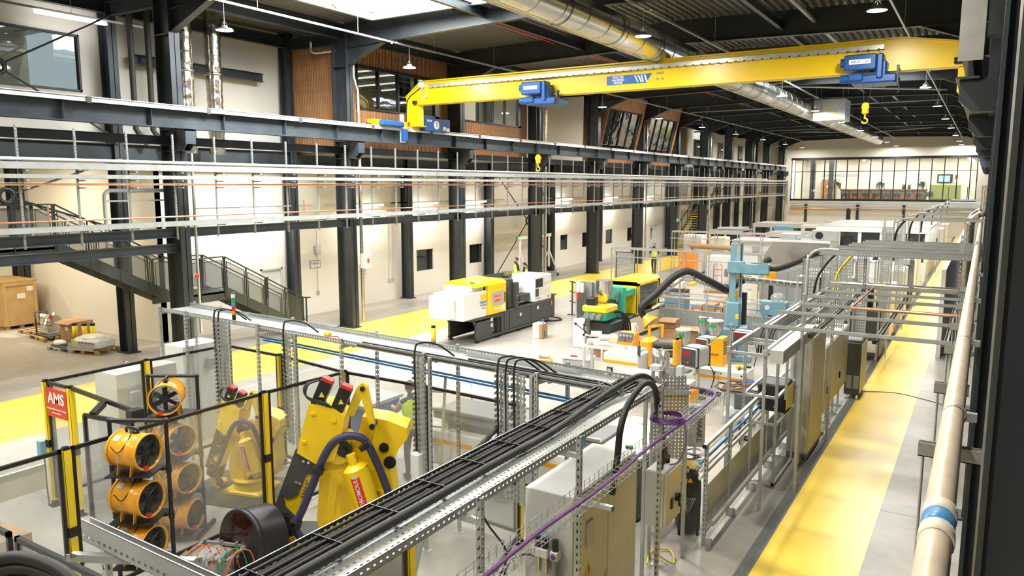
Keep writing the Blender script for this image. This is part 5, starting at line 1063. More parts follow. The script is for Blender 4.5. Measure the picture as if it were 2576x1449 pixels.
def rack(O, u0, u1, h, levels, label, depth=0.5):
    t = thing('tube_rack', label, 'rack', (*O, 0), 0.5565); r = 0.026
    y0, y1 = -0.10, -0.10
    for u in (u0, u1): part('upright', M().cyl((u, y0, 0), (u, y0, h), r, 12), 'black', t); part('fitting', M().ell((u, y0, h), 0.036, 10, 8), 'black', t); part('foot', M().bar((u, y0 - 0.3, 0.03), (u, y0 + 0.35, 0.03), 0.05), 'black', t)
    part('top_bar', M().cyl((u0, y0, h), (u1, y0, h), r, 12), 'black', t)
    for z in levels:
        part('cross_bar', M().cyl((u0, y0, z), (u1, y0, z), r, 12), 'black', t)
        for u in (u0, u1): part('fitting', M().cyl((u, y0, z - 0.05), (u, y0, z + 0.05), 0.036, 12), 'black', t)
        part('shelf', M().box(u0 + 0.1, u1 - 0.06, y0 - 0.38, y0 + 0.1, z + 0.02, z + 0.035), 'black', t)
    return t
def loc(O, u, d, z): c, s = math.cos(0.5565), math.sin(0.5565); return (O[0] + u * c - d * s, O[1] + u * s + d * c, z)
O1 = (-8.70, 5.38)
rack(O1, -0.44, 0.26, 2.32, (1.70, 1.10, 0.52), 'black tube rack holding three fans in front of the clear fence')
for i, z in enumerate((2.00, 1.40, 0.82)): fan(*loc(O1, -0.07, -0.26, z), 0.22, ('orange blower fan at the top of the front rack', 'orange blower fan in the middle of the front rack', 'orange blower fan at the foot of the front rack')[i])
O2 = (-10.05, 6.68)
rack(O2, -0.36, 0.36, 2.42, (1.86, 1.24, 0.65, 0.08), 'taller black tube rack holding four fans behind the clear fence')
for i, (z, u) in enumerate(((2.16, -0.02), (1.54, 0.05), (0.95, 0.08), (0.37, 0.10))): fan(*loc(O2, u, -0.26, z), (-0.75, -0.1, 0.1, 0.35)[i], ('orange blower fan at the top of the rear rack, above the fence', 'orange blower fan on the second level of the rear rack', 'orange blower fan on the third level of the rear rack', 'orange blower fan on the lowest level of the rear rack')[i])

# ================================================================== ROBOTS
def robot(O, rz, sc, label):
    t = thing('industrial_robot', label, 'robot', (*O, 0), rz); t.scale = (sc, sc, sc)
    Y = 'robot_yellow'
    part('base', M().cyl((0.25, 0.05, 0.0), (0.25, 0.05, 0.30), 0.42, 28).rbox(-0.25, 0.75, -0.4, 0.5, 0.0, 0.12, 0.03), Y, t); part('base_ring', M().ring((0.25, 0.05, 0.30), (0.25, 0.05, 0.36), 0.44, 0.2, 28), Y, t)
    part('slab', M().box(-1.2, 1.25, -1.0, 0.9, 0.0, 0.02), 'charcoal', t)
    tt = part('turret', M().prism([(-0.12, 0.36), (0.75, 0.36), (0.85, 0.75), (0.80, 1.22), (0.94, 1.49), (1.05, 1.62), (1.05, 1.78), (0.75, 1.9), (0.42, 1.95), (0.28, 1.35), (0.15, 0.8)], 'y', 0.10, 0.55), Y, t)
    part('turret_flange', M().cyl((0.62, 0.04, 0.62), (0.62, 0.12, 0.62), 0.26, 26), Y, t)
    for i in range(12): a = i * PI / 6; part('bolt', M().cyl((0.62 + 0.22 * math.cos(a), 0.03, 0.62 + 0.22 * math.sin(a)), (0.62 + 0.22 * math.cos(a), 0.05, 0.62 + 0.22 * math.sin(a)), 0.018, 6), 'charcoal', tt)
    part('casting_bore', M().cyl((0.72, 0.07, 1.50), (0.72, 0.10, 1.50), 0.07, 16).cyl((0.80, 0.07, 1.28), (0.80, 0.10, 1.28), 0.09, 16), 'black', tt)
    part('main_arm', M().prism([(-0.20, 0.50), (-0.08, 0.28), (0.18, 0.26), (0.38, 0.46), (0.40, 1.15), (0.32, 1.55), (0.18, 1.68), (-0.02, 1.62), (-0.12, 1.30), (-0.16, 0.9)], 'y', -0.20, 0.10), Y, t)
    part('main_arm_rib', M().prism([(-0.08, 0.45), (0.02, 0.40), (0.12, 1.1), (0.02, 1.25)], 'y', -0.225, -0.20), Y, t)
    part('shoulder_cap', M().cyl((0.05, -0.24, 0.42), (0.05, -0.18, 0.42), 0.2, 24), Y, t)
    part('elbow_joint', M().cyl((0.14, -0.26, 1.58), (0.14, 0.15, 1.58), 0.20, 24), Y, t); part('elbow_cap', M().cyl((0.24, -0.29, 1.60), (0.24, -0.24, 1.60), 0.11, 20).cyl((0.24, -0.36, 1.60), (0.24, -0.29, 1.60), 0.035, 10), 'black', t)
    ua = part('arm_casing', M().prism([(-0.22, 2.25), (0.02, 2.24), (0.26, 2.08), (0.20, 1.75), (0.10, 1.45), (-0.16, 1.40), (-0.41, 1.56), (-0.34, 1.85)], 'y', -0.30, 0.14), Y, t)
    for (u, z) in ((-0.16, 2.12), (0.12, 2.02), (-0.30, 1.72), (-0.05, 1.55)): part('lug', M().box(u - 0.03, u + 0.03, -0.325, -0.30, z - 0.02, z + 0.02), Y, ua)
    for i, (u, z) in enumerate(((-0.06, 2.38), (0.20, 2.28))):
        R = Euler((0, 0.42, 0)).to_matrix(); mo = part('servo_motor', M().cbox((u, -0.18, z), (0.17, 0.17, 0.36), R), 'black', t)
        part('motor_cap', M().cbox(Vector((u, -0.18, z)) + R @ Vector((0, 0, 0.20)), (0.15, 0.15, 0.05), R), 'red', mo); part('warning_mark', M().prism([(-0.04, -0.02), (0.04, -0.02), (0, 0.05)], 'y', -0.09, -0.086).move(Matrix.Translation((u + 0.01, -0.18, z - 0.02))), 'fence_yellow', mo)
    for k in range(3): part('motor_cable', M().tube(smooth_path([(-0.10, -0.15, 2.55), (-0.24 - 0.02 * k, -0.22, 2.50), (-0.26, -0.28, 2.36), (-0.14 + 0.06 * k, -0.3, 2.28), (0.10, -0.30, 2.20)], 5), 0.012, 6), 'black', t)
    ang = math.atan2(-0.46, -1.05)
    fo = part('forearm', M().prism([(-0.41, 1.58), (-0.14, 1.46), (-0.52, 0.45), (-0.80, 0.56)], 'y', -0.20, 0.08), Y, t)
    part('forearm_plate', M().prism([(-0.44, 1.60), (-0.10, 1.46), (-0.22, 1.22), (-0.30, 1.24), (-0.44, 0.92), (-0.60, 0.86), (-0.66, 0.94), (-0.62, 0.75), (-0.50, 0.62), (-0.48, 0.44), (-0.85, 0.56)], 'y', -0.235, -0.20), 'charcoal', fo)
    for (u, z) in ((-0.34, 1.42), (-0.27, 1.40), (-0.45, 1.12), (-0.40, 1.10), (-0.66, 0.68), (-0.60, 0.66)): part('bolt', M().cyl((u, -0.25, z), (u, -0.235, z), 0.022, 10), 'stainless', fo)
    text('forearm_lettering', 'FANUC', 0.085, basis((-0.33, -0.205, 1.0), (0.35, 0, 0.94), (-0.94, 0, 0.35)), 'charcoal', fo)
    part('wrist', M().cyl((-0.63, -0.06, 0.62), (-0.72, -0.06, 0.34), 0.20, 26), 'black', t); part('wrist_fork', M().prism([(-0.82, 0.36), (-0.60, 0.32), (-0.60, 0.12), (-0.50, -0.02), (-0.62, -0.06), (-0.78, 0.1)], 'y', -0.15, 0.05).move(Matrix.Translation((0, 0, 0.06))), Y, t); part('tool_flange', M().cyl((-0.56, -0.2, 0.12), (-0.56, 0.08, 0.12), 0.09, 20), Y, t)
    part('link_rod', M().prism([(0.40, 2.44), (0.48, 2.50), (0.54, 2.44), (0.56, 2.35), (0.64, 1.84), (0.58, 1.80), (0.46, 2.28), (0.34, 2.02), (0.24, 2.06)], 'y', -0.12, -0.02), Y, t); part('link_pin', M().cyl((0.48, -0.15, 2.42), (0.48, 0.02, 2.42), 0.035, 12).cyl((0.60, -0.15, 1.88), (0.60, 0.1, 1.88), 0.04, 12), 'black', t)
    cy = part('counterbalance', M().cyl((0.40, -0.34, 1.36), (0.60, -0.34, 0.62), 0.175, 28).cyl((0.38, -0.34, 1.42), (0.40, -0.34, 1.36), 0.10, 24, 0.175).cyl((0.34, -0.34, 1.56), (0.385, -0.34, 1.40), 0.07, 16), Y, t)
    d = (Vector((0.40, -0.34, 1.36)) - Vector((0.60, -0.34, 0.62))).normalized(); sd = Vector((d.z, 0, -d.x)); c = Vector((0.51, -0.512, 0.96))
    lab = M(); 
    for k in range(7):
        a0 = -0.35 + k * 0.1; a1 = a0 + 0.1
        f_ = lambda a: Vector((0.5, -0.34, 0.99)) + sd * (0.178 * math.sin(a)) + Vector((0, -0.178 * math.cos(a), 0))
        lab._add([f_(a0) - d * 0.3, f_(a1) - d * 0.3, f_(a1) + d * 0.3, f_(a0) + d * 0.3], [(0, 1, 2, 3)])
    part('label_plate', lab, 'red', cy)
    text('label_lettering', 'AMS ROBOMOULD', 0.082, basis(Vector((0.5, -0.522, 0.99)) + sd * 0.0, d, -sd), 'white_paint', cy, extrude=0.001, bold=0.001)
    for s_ in (-1, 1): pass
    part('lower_clevis', M().cyl((0.62, -0.36, 0.56), (0.62, 0.1, 0.56), 0.08, 18), Y, t)
    hz = [(-0.195, 0.20), (-0.356, 0.36), (-0.442, 0.534), (-0.33, 0.80), (-0.202, 1.109), (-0.042, 1.50), (0.109, 1.72), (0.31, 1.80), (0.507, 1.74), (0.611, 1.55), (0.748, 1.186), (0.867, 0.765), (0.95, 0.3)]
    part('dress_hose', M().tube(smooth_path([(u, -0.42 + 0.02 * i % 3, z) for i, (u, z) in enumerate(hz)], 6), 0.055, 14), 'hose_navy', t)
    for (u, z, du, dz) in ((-0.10, 1.36, 0.38, 0.92), (-0.43, 0.60, 0.2, 0.98), (0.55, 1.70, 0.5, -0.8), (-0.30, 0.30, -0.6, 0.7)): v = Vector((du, 0, dz)).normalized() * 0.035; part('hose_clamp', M().cyl(Vector((u, -0.42, z)) - v, Vector((u, -0.42, z)) + v, 0.085, 18), 'black', t)
    return t
robot((-7.60, 7.40), 0.5565, 1.0, 'big yellow six-axis robot arm clear of the fence with a navy hose')
robot((-10.55, 8.15), 0.5565 - 0.3, 0.72, 'smaller-looking yellow robot behind the hazy clear panel')

# drum mould and frame in front of the robot wrist
OD = (-8.0, 6.2)
t = thing('mould_drum', 'large black round mould drum with a dark red face at the robot tool', 'mould', (*OD, 0), 0.5565)
part('drum', M().cyl((-0.02, -0.12, 0.58), (0.22, 0.22, 0.52), 0.42, 40), 'black', t); part('face', M().cyl((-0.028, -0.135, 0.582), (-0.02, -0.12, 0.58), 0.385, 36), 'dark_wine', t)
part('rim', M().ring((-0.035, -0.142, 0.583), (0.0, -0.09, 0.576), 0.43, 0.385, 40), 'black', t); part('stand', M().box(-0.05, 0.4, -0.2, 0.3, 0, 0.2), 'charcoal', t)
for i in range(5): a = 0.5 + i * 0.32; part('fixing', M().ell((0.30, 0.16 - 0.41 * math.cos(a) * 0.6, 0.55 - 0.1 + 0.2 * i * 0.2), 0.018, 8, 6), 'stainless', t)
t = thing('mould_rig', 'clamped steel and acrylic mould frame with red cables', 'mould', (*loc(OD, -0.32, -0.30, 0)[:2], 0), 0.35)
part('table', M().box(-0.34, 0.36, -0.3, 0.3, 0.0, 0.12), 'charcoal', t); part('acrylic_block', M().box(-0.24, 0.16, -0.22, 0.2, 0.14, 0.50), 'clear_plastic', t)
for x in (-0.26, -0.02, 0.2, 0.30):
    for y in (-0.24, 0.22): part('post', M().bar((x, y, 0.1), (x, y, 0.58), 0.035), 'grey_mid', t)
for z in (0.14, 0.54): part('ring_frame', M().bar((-0.3, -0.24, z), (0.34, -0.24, z), 0.035).bar((-0.3, 0.22, z), (0.34, 0.22, z), 0.035).bar((-0.28, -0.26, z), (-0.28, 0.24, z), 0.035).bar((0.32, -0.26, z), (0.32, 0.24, z), 0.035), 'grey_mid', t)
part('coil', M().tube([(0.12 * math.cos(a * 0.7) - 0.05, 0.1 * math.sin(a * 0.7), 0.2 + a * 0.006) for a in range(46)], 0.006, 5), 'stainless', t)
for i in range(6): x = -0.28 + i * 0.12; part('cable', M().tube(smooth_path([(x, -0.27, 0.15), (x + 0.05, -0.32, 0.4), (x + 0.12, -0.2, 0.66), (x + 0.2, 0.0, 0.6), (x + 0.22, 0.1, 0.3)], 5), 0.008, 6), ('orange_red', 'orange_red', 'grey_light', 'orange_red', 'green', 'orange_red')[i], t)
for (x, y) in ((-0.3, -0.28), (0.1, -0.28), (0.35, 0.0)): part('toggle_clamp', M().bar((x, y, 0.56), (x + 0.12, y, 0.66), 0.03).bar((x, y, 0.5), (x, y, 0.58), 0.04), 'stainless', t)
t = thing('white_control_box', 'small white control box with a red label beside the mould frame', 'box', (*loc(OD, 0.20, -0.42, 0)[:2], 0), 0.5); part('box', M().rbox(-0.16, 0.16, -0.12, 0.12, 0.08, 0.30, 0.015), 'white_paint', t); part('label', M().box(-0.15, -0.06, -0.126, -0.12, 0.10, 0.25), 'red', t); text('label_lettering', 'MOULD', 0.034, basis((-0.105, -0.129, 0.18), (0, 0, 1), (-1, 0, 0)), 'white_paint', t); part('feet', M().box(-0.14, 0.14, -0.1, 0.1, 0, 0.08), 'charcoal', t)

# things inside and behind the cell
t = thing('brown_carton', 'stack of brown cartons behind the hazy lower fence panel', 'carton', (-10.9, 4.35, 0)); part('carton', M().box(-0.55, 0.0, -0.35, 0.35, 0, 0.62), 'cardboard', t); part('carton', M().box(0.02, 0.5, -0.35, 0.35, 0, 0.66), 'cardboard', t)
t = thing('white_panel_board', 'pale board hung behind the lower fence panel', 'board', (-9.3, 3.8, 1.62)); part('board', M().box(-0.02, 0.02, -0.5, 0.6, 0.0, 0.3), 'cream', t); part('hook', M().box(-0.02, 0.16, -0.02, 0.02, 0.26, 0.3), 'black', t)
t = thing('control_cabinet', 'pale grey control cabinet behind the back cell fence', 'cabinet', (-13.3, 8.05, 0)); part('body', M().rbox(-0.35, 0.35, -0.6, 0.6, 0.0, 1.85, 0.01), 'grey_white', t); part('lifting_eye', M().ring((-0.3, 0, 1.88), (-0.28, 0, 1.88), 0.03, 0.018, 12).ring((0.28, 0, 1.88), (0.3, 0, 1.88), 0.03, 0.018, 12), 'stainless', t); part('door_line', M().box(0.35, 0.355, -0.02, -0.01, 0.05, 1.8), 'charcoal', t); part('connector', M().rbox(0.35, 0.45, -0.4, -0.2, 1.3, 1.5, 0.02), 'grey_light', t)
t = thing('control_cabinet', 'taller grey cabinet with slotted rails behind the far fan stack', 'cabinet', (-13.7, 9.6, 0)); part('body', M().rbox(-0.3, 0.3, -0.5, 0.35, 0.0, 2.0, 0.01), 'grey_white', t); part('rail', M().bar((0.32, -0.3, 0), (0.32, -0.3, 2.0), 0.045), 'strut', t); part('plug', M().rbox(0.3, 0.42, 0.0, 0.15, 1.45, 1.7, 0.02), 'grey_mid', t)
t = thing('blue_container', 'blue tipping container behind the clear fence', 'container', (-10.0, 10.5, 0)); part('tub', M().prism([(-0.5, 0.3), (0.35, 0.3), (0.6, 1.15), (-0.6, 1.15)], 'y', -0.5, 0.5), 'blue', t); part('rim', M().box(-0.64, 0.64, -0.54, 0.54, 1.13, 1.19), 'grey_light', t); part('frame', M().box(-0.5, 0.5, -0.45, 0.45, 0, 0.3), 'blue', t)
t = thing('pedestal', 'slim pedestal with a red knob inside the cell', 'pedestal', (-10.45, 5.3, 0)); part('stem', M().cyl((0, 0, 0), (0, 0, 0.95), 0.03, 10), 'charcoal', t); part('base', M().cyl((0, 0, 0), (0, 0, 0.03), 0.18, 20), 'charcoal', t); part('knob', M().ell((0, 0, 1.0), 0.06), 'red', t)
t = thing('white_extrusion_line', 'long white machine with a grey deck behind the clear fence', 'machine', (-6.7, 11.2, 0))
part('body', M().rbox(-1.7, 1.7, -0.5, 0.5, 0.1, 0.75, 0.03), 'white_paint', t); part('stripe', M().box(-1.7, 1.7, -0.506, -0.5, 0.5, 0.58), 'collin_orange', t); part('deck', M().box(-1.7, 1.7, -0.45, 0.45, 0.95, 1.1), 'grey_mid', t); part('legs', M().box(-1.5, -1.4, -0.4, 0.4, 0.7, 0.96).box(1.4, 1.5, -0.4, 0.4, 0.7, 0.96), 'grey_light', t); part('hood', M().prism([(-0.5, 0.75), (0.7, 0.75), (0.7, 0.9), (-0.2, 1.0)], 'y', -0.95, -0.5), 'white_paint', t)
part('plinth', M().box(-1.6, 1.6, -0.4, 0.4, 0, 0.1), 'charcoal', t); part('tray_rail', M().bar((-1.7, -0.46, 1.12), (1.7, -0.46, 1.12), 0.05), 'stainless', t)
t = thing('ladder', 'leaning folding ladder behind the clear fence', 'ladder', (-7.75, 9.75, 0), 0.3)
for s_ in (-1, 1): part('stile', M().bar((s_ * 0.2, 0, 0), (s_ * 0.14, 0.55, 1.9), 0.05, 0.03), 'stainless', t)
for i in range(6): u = (i + 0.7) / 6.6; part('rung', M().bar((-0.2 + 0.06 * u, 0.55 * u, 1.9 * u), (0.2 - 0.06 * u, 0.55 * u, 1.9 * u), 0.03), 'stainless', t)
t = thing('cable_reel', 'wooden cable reel beyond the clear fence, the nearer of two', 'reel', (-8.35, 13.1, 0)); 
for s_ in (-0.12, 0.12): part('disc', M().cyl((s_ - 0.015, 0, 0.27), (s_ + 0.015, 0, 0.27), 0.27, 28), 'plywood', t)
part('hub', M().cyl((-0.12, 0, 0.27), (0.12, 0, 0.27), 0.13, 18), 'pipe_blue', t)
t2 = copy_tree(t); t2.location = (-7.85, 13.35, 0); t2['label'] = 'wooden cable reel beyond the clear fence, the farther of two'
t = thing('floor_machine', 'white machine with coiled white hoses on the floor behind the tray', 'machine', (-6.4, 13.6, 0)); part('body', M().rbox(-0.45, 0.45, -0.3, 0.3, 0, 0.5, 0.04), 'white_paint', t); part('top', M().rbox(-0.3, 0.3, -0.2, 0.2, 0.5, 0.62, 0.03), 'grey_light', t)
t = thing('motor_unit', 'white motor with black cables on the floor behind the tray', 'motor', (-5.6, 14.2, 0)); part('motor', M().cyl((-0.3, 0, 0.25), (0.3, 0, 0.25), 0.22, 20), 'white_paint', t); part('cables', M().tube(smooth_path([(0.3, 0, 0.3), (0.45, -0.1, 0.45), (0.4, -0.25, 0.2), (0.1, -0.3, 0.05)], 4), 0.025, 6), 'black', t); part('base', M().box(-0.3, 0.3, -0.2, 0.2, 0, 0.06), 'charcoal', t)
t = thing('hand_trolley', 'chromed hand trolley beyond the clear fence', 'trolley', (-9.3, 13.0, 0)); part('frame', M().tube([(-0.2, 0, 0.05), (-0.15, 0.05, 0.95), (0.15, 0.05, 0.95), (0.2, 0, 0.05)], 0.016, 6), 'stainless', t); part('plate', M().box(-0.2, 0.2, -0.2, 0.0, 0.02, 0.04), 'stainless', t); part('coil', M().lathe([(0.1, 0), (0.2, 0.03), (0.1, 0.08)], (0.05, -0.2, 0.04), 16), 'pipe_blue', t)
# ================================================================== NEAR CABLE TRAYS
def tray(name, p, rz, L, wd, fl, label, mt_='tray'):
    t = thing(name, label, 'cable tray', p, rz)
    part('tray_base', M().box(0, L, 0, wd, 0, 0.003), mt_, t)
    for y in (0, wd - 0.003): part('tray_flange', M().box(0, L, y, y + 0.003, 0, fl), mt_, t)
    for y in (0.0, wd - 0.012): part('flange_lip', M().box(0, L, y, y + 0.012, fl - 0.003, fl), 'galv', t)
    return t
TA = tray('cable_tray', (-3.10, -0.5, 2.80), PI / 2, 8.55, 0.62, 0.075, 'wide perforated cable tray carrying the black cable bundle in the foreground')
TB = tray('cable_tray', (-13.45, 8.66, 2.80), -0.0785, 10.1, 0.66, 0.075, 'wide perforated cable tray running behind the robot cell')
t = thing('tray_bend', 'flat galvanised corner joining the two wide perforated trays', 'cable tray', (-3.42, 8.2, 2.80)); part('corner_plate', M().prism([(-0.31, -0.2), (0.32, -0.2), (0.32, 0.35), (0.05, 0.43), (-0.31, 0.42)], 'z', 0.0, 0.003), 'tray', t); part('inner_gusset', M()._add([(-0.31, -0.2, 0), (-0.46, -0.03, 0), (-0.46, -0.03, 0.07), (-0.31, -0.2, 0.07)], [(0, 1, 2, 3)]), 'galv', t); part('outer_flange', M().box(0.317, 0.32, -0.2, 0.35, 0, 0.075), 'galv', t)
# cable bundle in the near tray, turning into the far one
random.seed(11); cb = thing('cable_bundle', 'bundle of black cables tied along the near perforated tray', 'cable', (-3.5, 0, 2.82))
for i in range(9):
    x = -0.19 + i * 0.030; zz = 0.016 + (0.02 if i % 3 == 1 else 0); yb = 7.75
    pts = [(x + 0.004 * math.sin(j * 1.3 + i), -0.4 + j * 0.8, zz) for j in range(11)]
    r = 0.15 + 0.030 * i
    pts += [(x - r + r * math.cos(a), yb + 0.0 + r * math.sin(a), zz) for a in [PI / 2 * k / 7 for k in range(1, 8)]]
    xe = pts[-1][0]; ye = pts[-1][1]
    Lr = 4.0 if i < 6 else 2.0
    pts += [(xe - Lr * k / 4, ye + 0.0785 * Lr * k / 4, zz) for k in range(1, 5)]
    part('cable', M().tube(pts, 0.014, 8), 'black_rubber', cb)
part('thick_cable', M().tube(smooth_path([(0.115, -0.4, 0.04), (0.11, 2, 0.04), (0.12, 4, 0.04), (0.115, 5.0, 0.04), (0.115, 5.7, 0.035)], 5), 0.036, 10), 'black_rubber', cb)
for j in range(13): part('cable_tie', M().box(-0.207, 0.072, 0, 0.008, 0.0, 0.054), 'black', cb, loc=(0, 0.6 + j * 0.56, 0))
# tray stands: slotted uprights with short arms
up = M().bar((0, 0, 0), (0, 0, 1.0), 0.042, 0.042)
def stand(x, y, z1, label, arm=None, z0=0.0, group='tray stands', mt_='strut'):
    t = thing('tray_stand', label, 'support', (x, y, z0), group=group); part('upright', M().bar((0, 0, 0), (0, 0, z1 - z0), 0.045, 0.045), mt_, t)
    if arm: part('arm', M().bar((0, 0, arm[2] - z0), (arm[0], arm[1], arm[2] - z0), 0.04, 0.045), 'galv', t)
    if z0 == 0: part('foot', M().box(-0.08, 0.08, -0.05, 0.05, 0, 0.01), 'galv', t)
    return t
for i, y in enumerate((4.35, 5.95, 8.0)):
    stand(-2.98, y, 2.95, 'slotted upright beside the foreground tray, %s from the camera' % ORD[i], (-0.72, 0, 2.76)); 
for i, y in enumerate((4.35, 5.95)): t = thing('basket_arm', 'cantilever arm under the purple wire basket, %s from the camera' % ORD[i], 'support', (-2.98, y - 0.05, 2.36), group='basket arms'); part('arm', M().bar((0, 0, 0), (0.36, 0, 0), 0.04), 'galv', t); part('end_cap', M().box(0.36, 0.37, -0.022, 0.022, -0.022, 0.022), 'black', t)
def tb(u, d, z): c, s = math.cos(-0.0785), math.sin(-0.0785); return (-13.45 + u * c - d * s, 8.66 + u * s + d * c, z)
for i, u in enumerate((0.1, 1.0, 3.2, 5.3, 7.0, 8.9)):
    for d_, nm in ((-0.03, 'near'), (0.70, 'far')):
        x, y, z = tb(u, d_, 0); stand(x, y, 2.9, 'slotted upright on the %s side of the far tray, %s from the stairs' % (nm, ORD[i]), (0.06 if d_ < 0 else 0.05, 0.6 if d_ < 0 else -0.6, 2.77))
# vertical drops with trays hung from the far tray
vt = M().box(-0.10, 0.10, 0, 0.003, 0, 1.0)
def drop(u, n, zb, label, sp=0.13, cable=True, socket=False):
    x, y, z = tb(u, -0.06, 0); t = thing('tray_drop', label, 'cable tray', (x, y, zb), -0.0785)
    h = 2.86 - zb
    for k in range(n):
        part('vertical_tray', M().box(-0.05, 0.05, 0, 0.003, 0, h).box(-0.05, -0.047, -0.05, 0, 0, h).box(0.047, 0.05, -0.05, 0, 0, h), 'tray_v', t, loc=(k * sp, -0.04 * (k % 2), 0))
    part('upright', M().bar((n * sp - 0.02, 0, 0), (n * sp - 0.02, 0, h), 0.042), 'strut', t)
    if cable:
        for k in range(max(1, n - 1)): part('drop_cable', M().tube(smooth_path([(k * sp, -0.03, 0.25), (k * sp, -0.035, h * 0.6), (k * sp, -0.04, h + 0.05), (k * sp + 0.07, 0.02, h + 0.18), (k * sp + 0.22, 0.2, h + 0.14), (k * sp + 0.4, 0.34, h - 0.02)], 5), 0.014, 7), 'black_rubber', t)
    if socket: part('socket_box', M().rbox(-0.03, 0.12, -0.14, -0.02, -0.18, 0.28, 0.02), 'white_paint', t); part('socket_red', M().cyl((0.045, -0.1, -0.26), (0.045, -0.1, -0.18), 0.05, 14), 'red', t)
drop(2.05, 3, 1.1, 'three slotted vertical trays beside the signal tower'); drop(4.0, 2, 1.0, 'pair of slotted vertical trays behind the robot head'); drop(6.9, 2, 1.2, 'pair of slotted vertical trays ending in a white and red socket', socket=True); drop(8.35, 4, 1.15, 'four slotted vertical trays near the tray corner')
t = thing('signal_tower', 'stack light with white, green, blue, red and orange lenses on the far tray', 'signal light', tb(2.35, 0.1, 2.80))
for i, (mt_, z) in enumerate((('black', 0.0), ('orange', 0.15), ('red', 0.225), ('pipe_blue', 0.30), ('green', 0.375), ('white_paint', 0.45))): part('lens', M().cyl((0, 0, z + (0.05 if i == 0 else 0)), (0, 0, z + (0.15 if i == 0 else 0.07)), 0.032, 14), mt_, t); 
part('stem', M().cyl((0, 0, 0), (0, 0, 0.06), 0.012, 8).cyl((0, 0, 0), (0, 0, 0.01), 0.04, 12), 'black', t); part('cap', M().cyl((0, 0, 0.52), (0, 0, 0.54), 0.033, 14), 'charcoal', t)
for i, (dz, dd) in enumerate(((2.52, 0.45), (2.46, 0.50))):
    a = tb(2.6, dd, dz); b = tb(9.5, dd, dz - 0.03); solo('air_pipe', M().cyl(a, b, 0.018, 8), 'pipe_blue', ('upper blue air pipe under the far perforated tray', 'lower blue air pipe under the far perforated tray')[i], 'pipe')
t = thing('air_valve', 'black and blue valve hanging on the air pipe near the tray corner', 'valve', tb(9.3, 0.48, 1.9)); part('drop', M().cyl((0, 0, 0), (0, 0, 0.6), 0.018, 8), 'pipe_blue', t); part('valve_body', M().cyl((0, 0, 0.42), (0, 0, 0.55), 0.045, 12).bar((-0.12, 0, 0.55), (0.12, 0, 0.55), 0.04), 'black', t)
t = thing('yellow_test_box', 'small yellow box with red test leads lying on the far tray', 'tool', tb(4.6, 0.3, 2.805)); part('box', M().rbox(-0.06, 0.06, -0.04, 0.04, 0, 0.06, 0.01), 'fence_yellow', t); part('lead', M().tube(smooth_path([(0.05, 0, 0.03), (0.15, -0.08, 0.02), (0.28, -0.05, 0.02), (0.36, -0.12, 0.02)], 4), 0.008, 6), 'red', t)
solo('loose_strut', M().strut(tb(7.3, 0.55, 2.84), tb(9.2, 0.55, 2.84), 0.041), 'galv', 'loose length of slotted channel lying on the far tray', 'channel')
# foreground tray crossing near the camera, and black hoses beside it
FT = tray('cable_tray', (-4.48, 2.30, 3.08), -0.03, 1.75, 0.06, 0.13, 'out-of-focus perforated tray end at the lower edge of the view')
stand(-4.6, 2.5, 3.08, 'slotted upright under the blurred tray end'); t = thing('cantilever_support', 'slotted arm under the blurred tray end', 'support', (-4.45, 2.2, 3.03)); part('arm', M().bar((0, 0, 0), (0.7, 0.35, 0), 0.045), 'strut', t)
t = thing('hose_bundle', 'black hoses looping at the lower left corner near the camera', 'hose', (-4.0, 1.85, 3.02))
for i in range(3): part('hose', M().tube(smooth_path([(-0.5, -0.3, -0.5), (-0.42 + 0.03 * i, -0.1, 0.12 - 0.05 * i), (-0.1, 0.05, 0.2 - 0.06 * i), (0.3, 0.1, 0.0 - 0.05 * i), (0.5, 0.1, -0.6)], 6), 0.035, 10), 'black_rubber', t)

# ================================================================== BIG GREY CONTROL CABINET AND ITS NEIGHBOURS
t = thing('control_cabinet', 'tall grey two-door control cabinet under the foreground tray', 'cabinet', (-3.66, 7.45, 0))
part('body', M().rbox(-0.30, 0.28, -0.82, 0.82, 0.1, 2.02, 0.01), 'grey_white', t); part('plinth', M().box(-0.28, 0.27, -0.8, 0.8, 0, 0.1), 'charcoal', t)
for a, b in ((-0.81, -0.02), (0.0, 0.81)): part('door', M().rbox(0.28, 0.305, a, b, 0.13, 1.99, 0.008), 'cream', t)  # grey doors in cream: the warm light on them is in the colour
part('vent_cover', M().rbox(0.305, 0.335, -0.58, -0.42, 1.38, 1.66, 0.01), 'grey_white', t); part('warning_sign', M().prism([(-0.60, 1.02), (-0.40, 1.02), (-0.50, 1.20)], 'x', 0.305, 0.309), 'collin_orange', t); part('lightning_mark', M().prism([(-0.49, 1.16), (-0.52, 1.10), (-0.50, 1.10), (-0.515, 1.05), (-0.47, 1.12), (-0.49, 1.12)], 'x', 0.309, 0.311), 'black', t)
part('door_handle', M().rbox(0.305, 0.34, -0.60, -0.48, 0.62, 0.70, 0.01).box(0.34, 0.37, -0.56, -0.50, 0.60, 0.72), 'grey_mid', t); part('name_tag', M().box(0.305, 0.308, -0.72, -0.56, 1.86, 1.93), 'grey_white', t); part('door_handle', M().box(0.305, 0.325, -0.08, -0.04, 0.7, 0.9), 'grey_light', t)
fr = thing('air_regulator', 'filter regulator set with blue caps on the side of the grey cabinet', 'regulator', (-3.62, 6.60, 1.15))
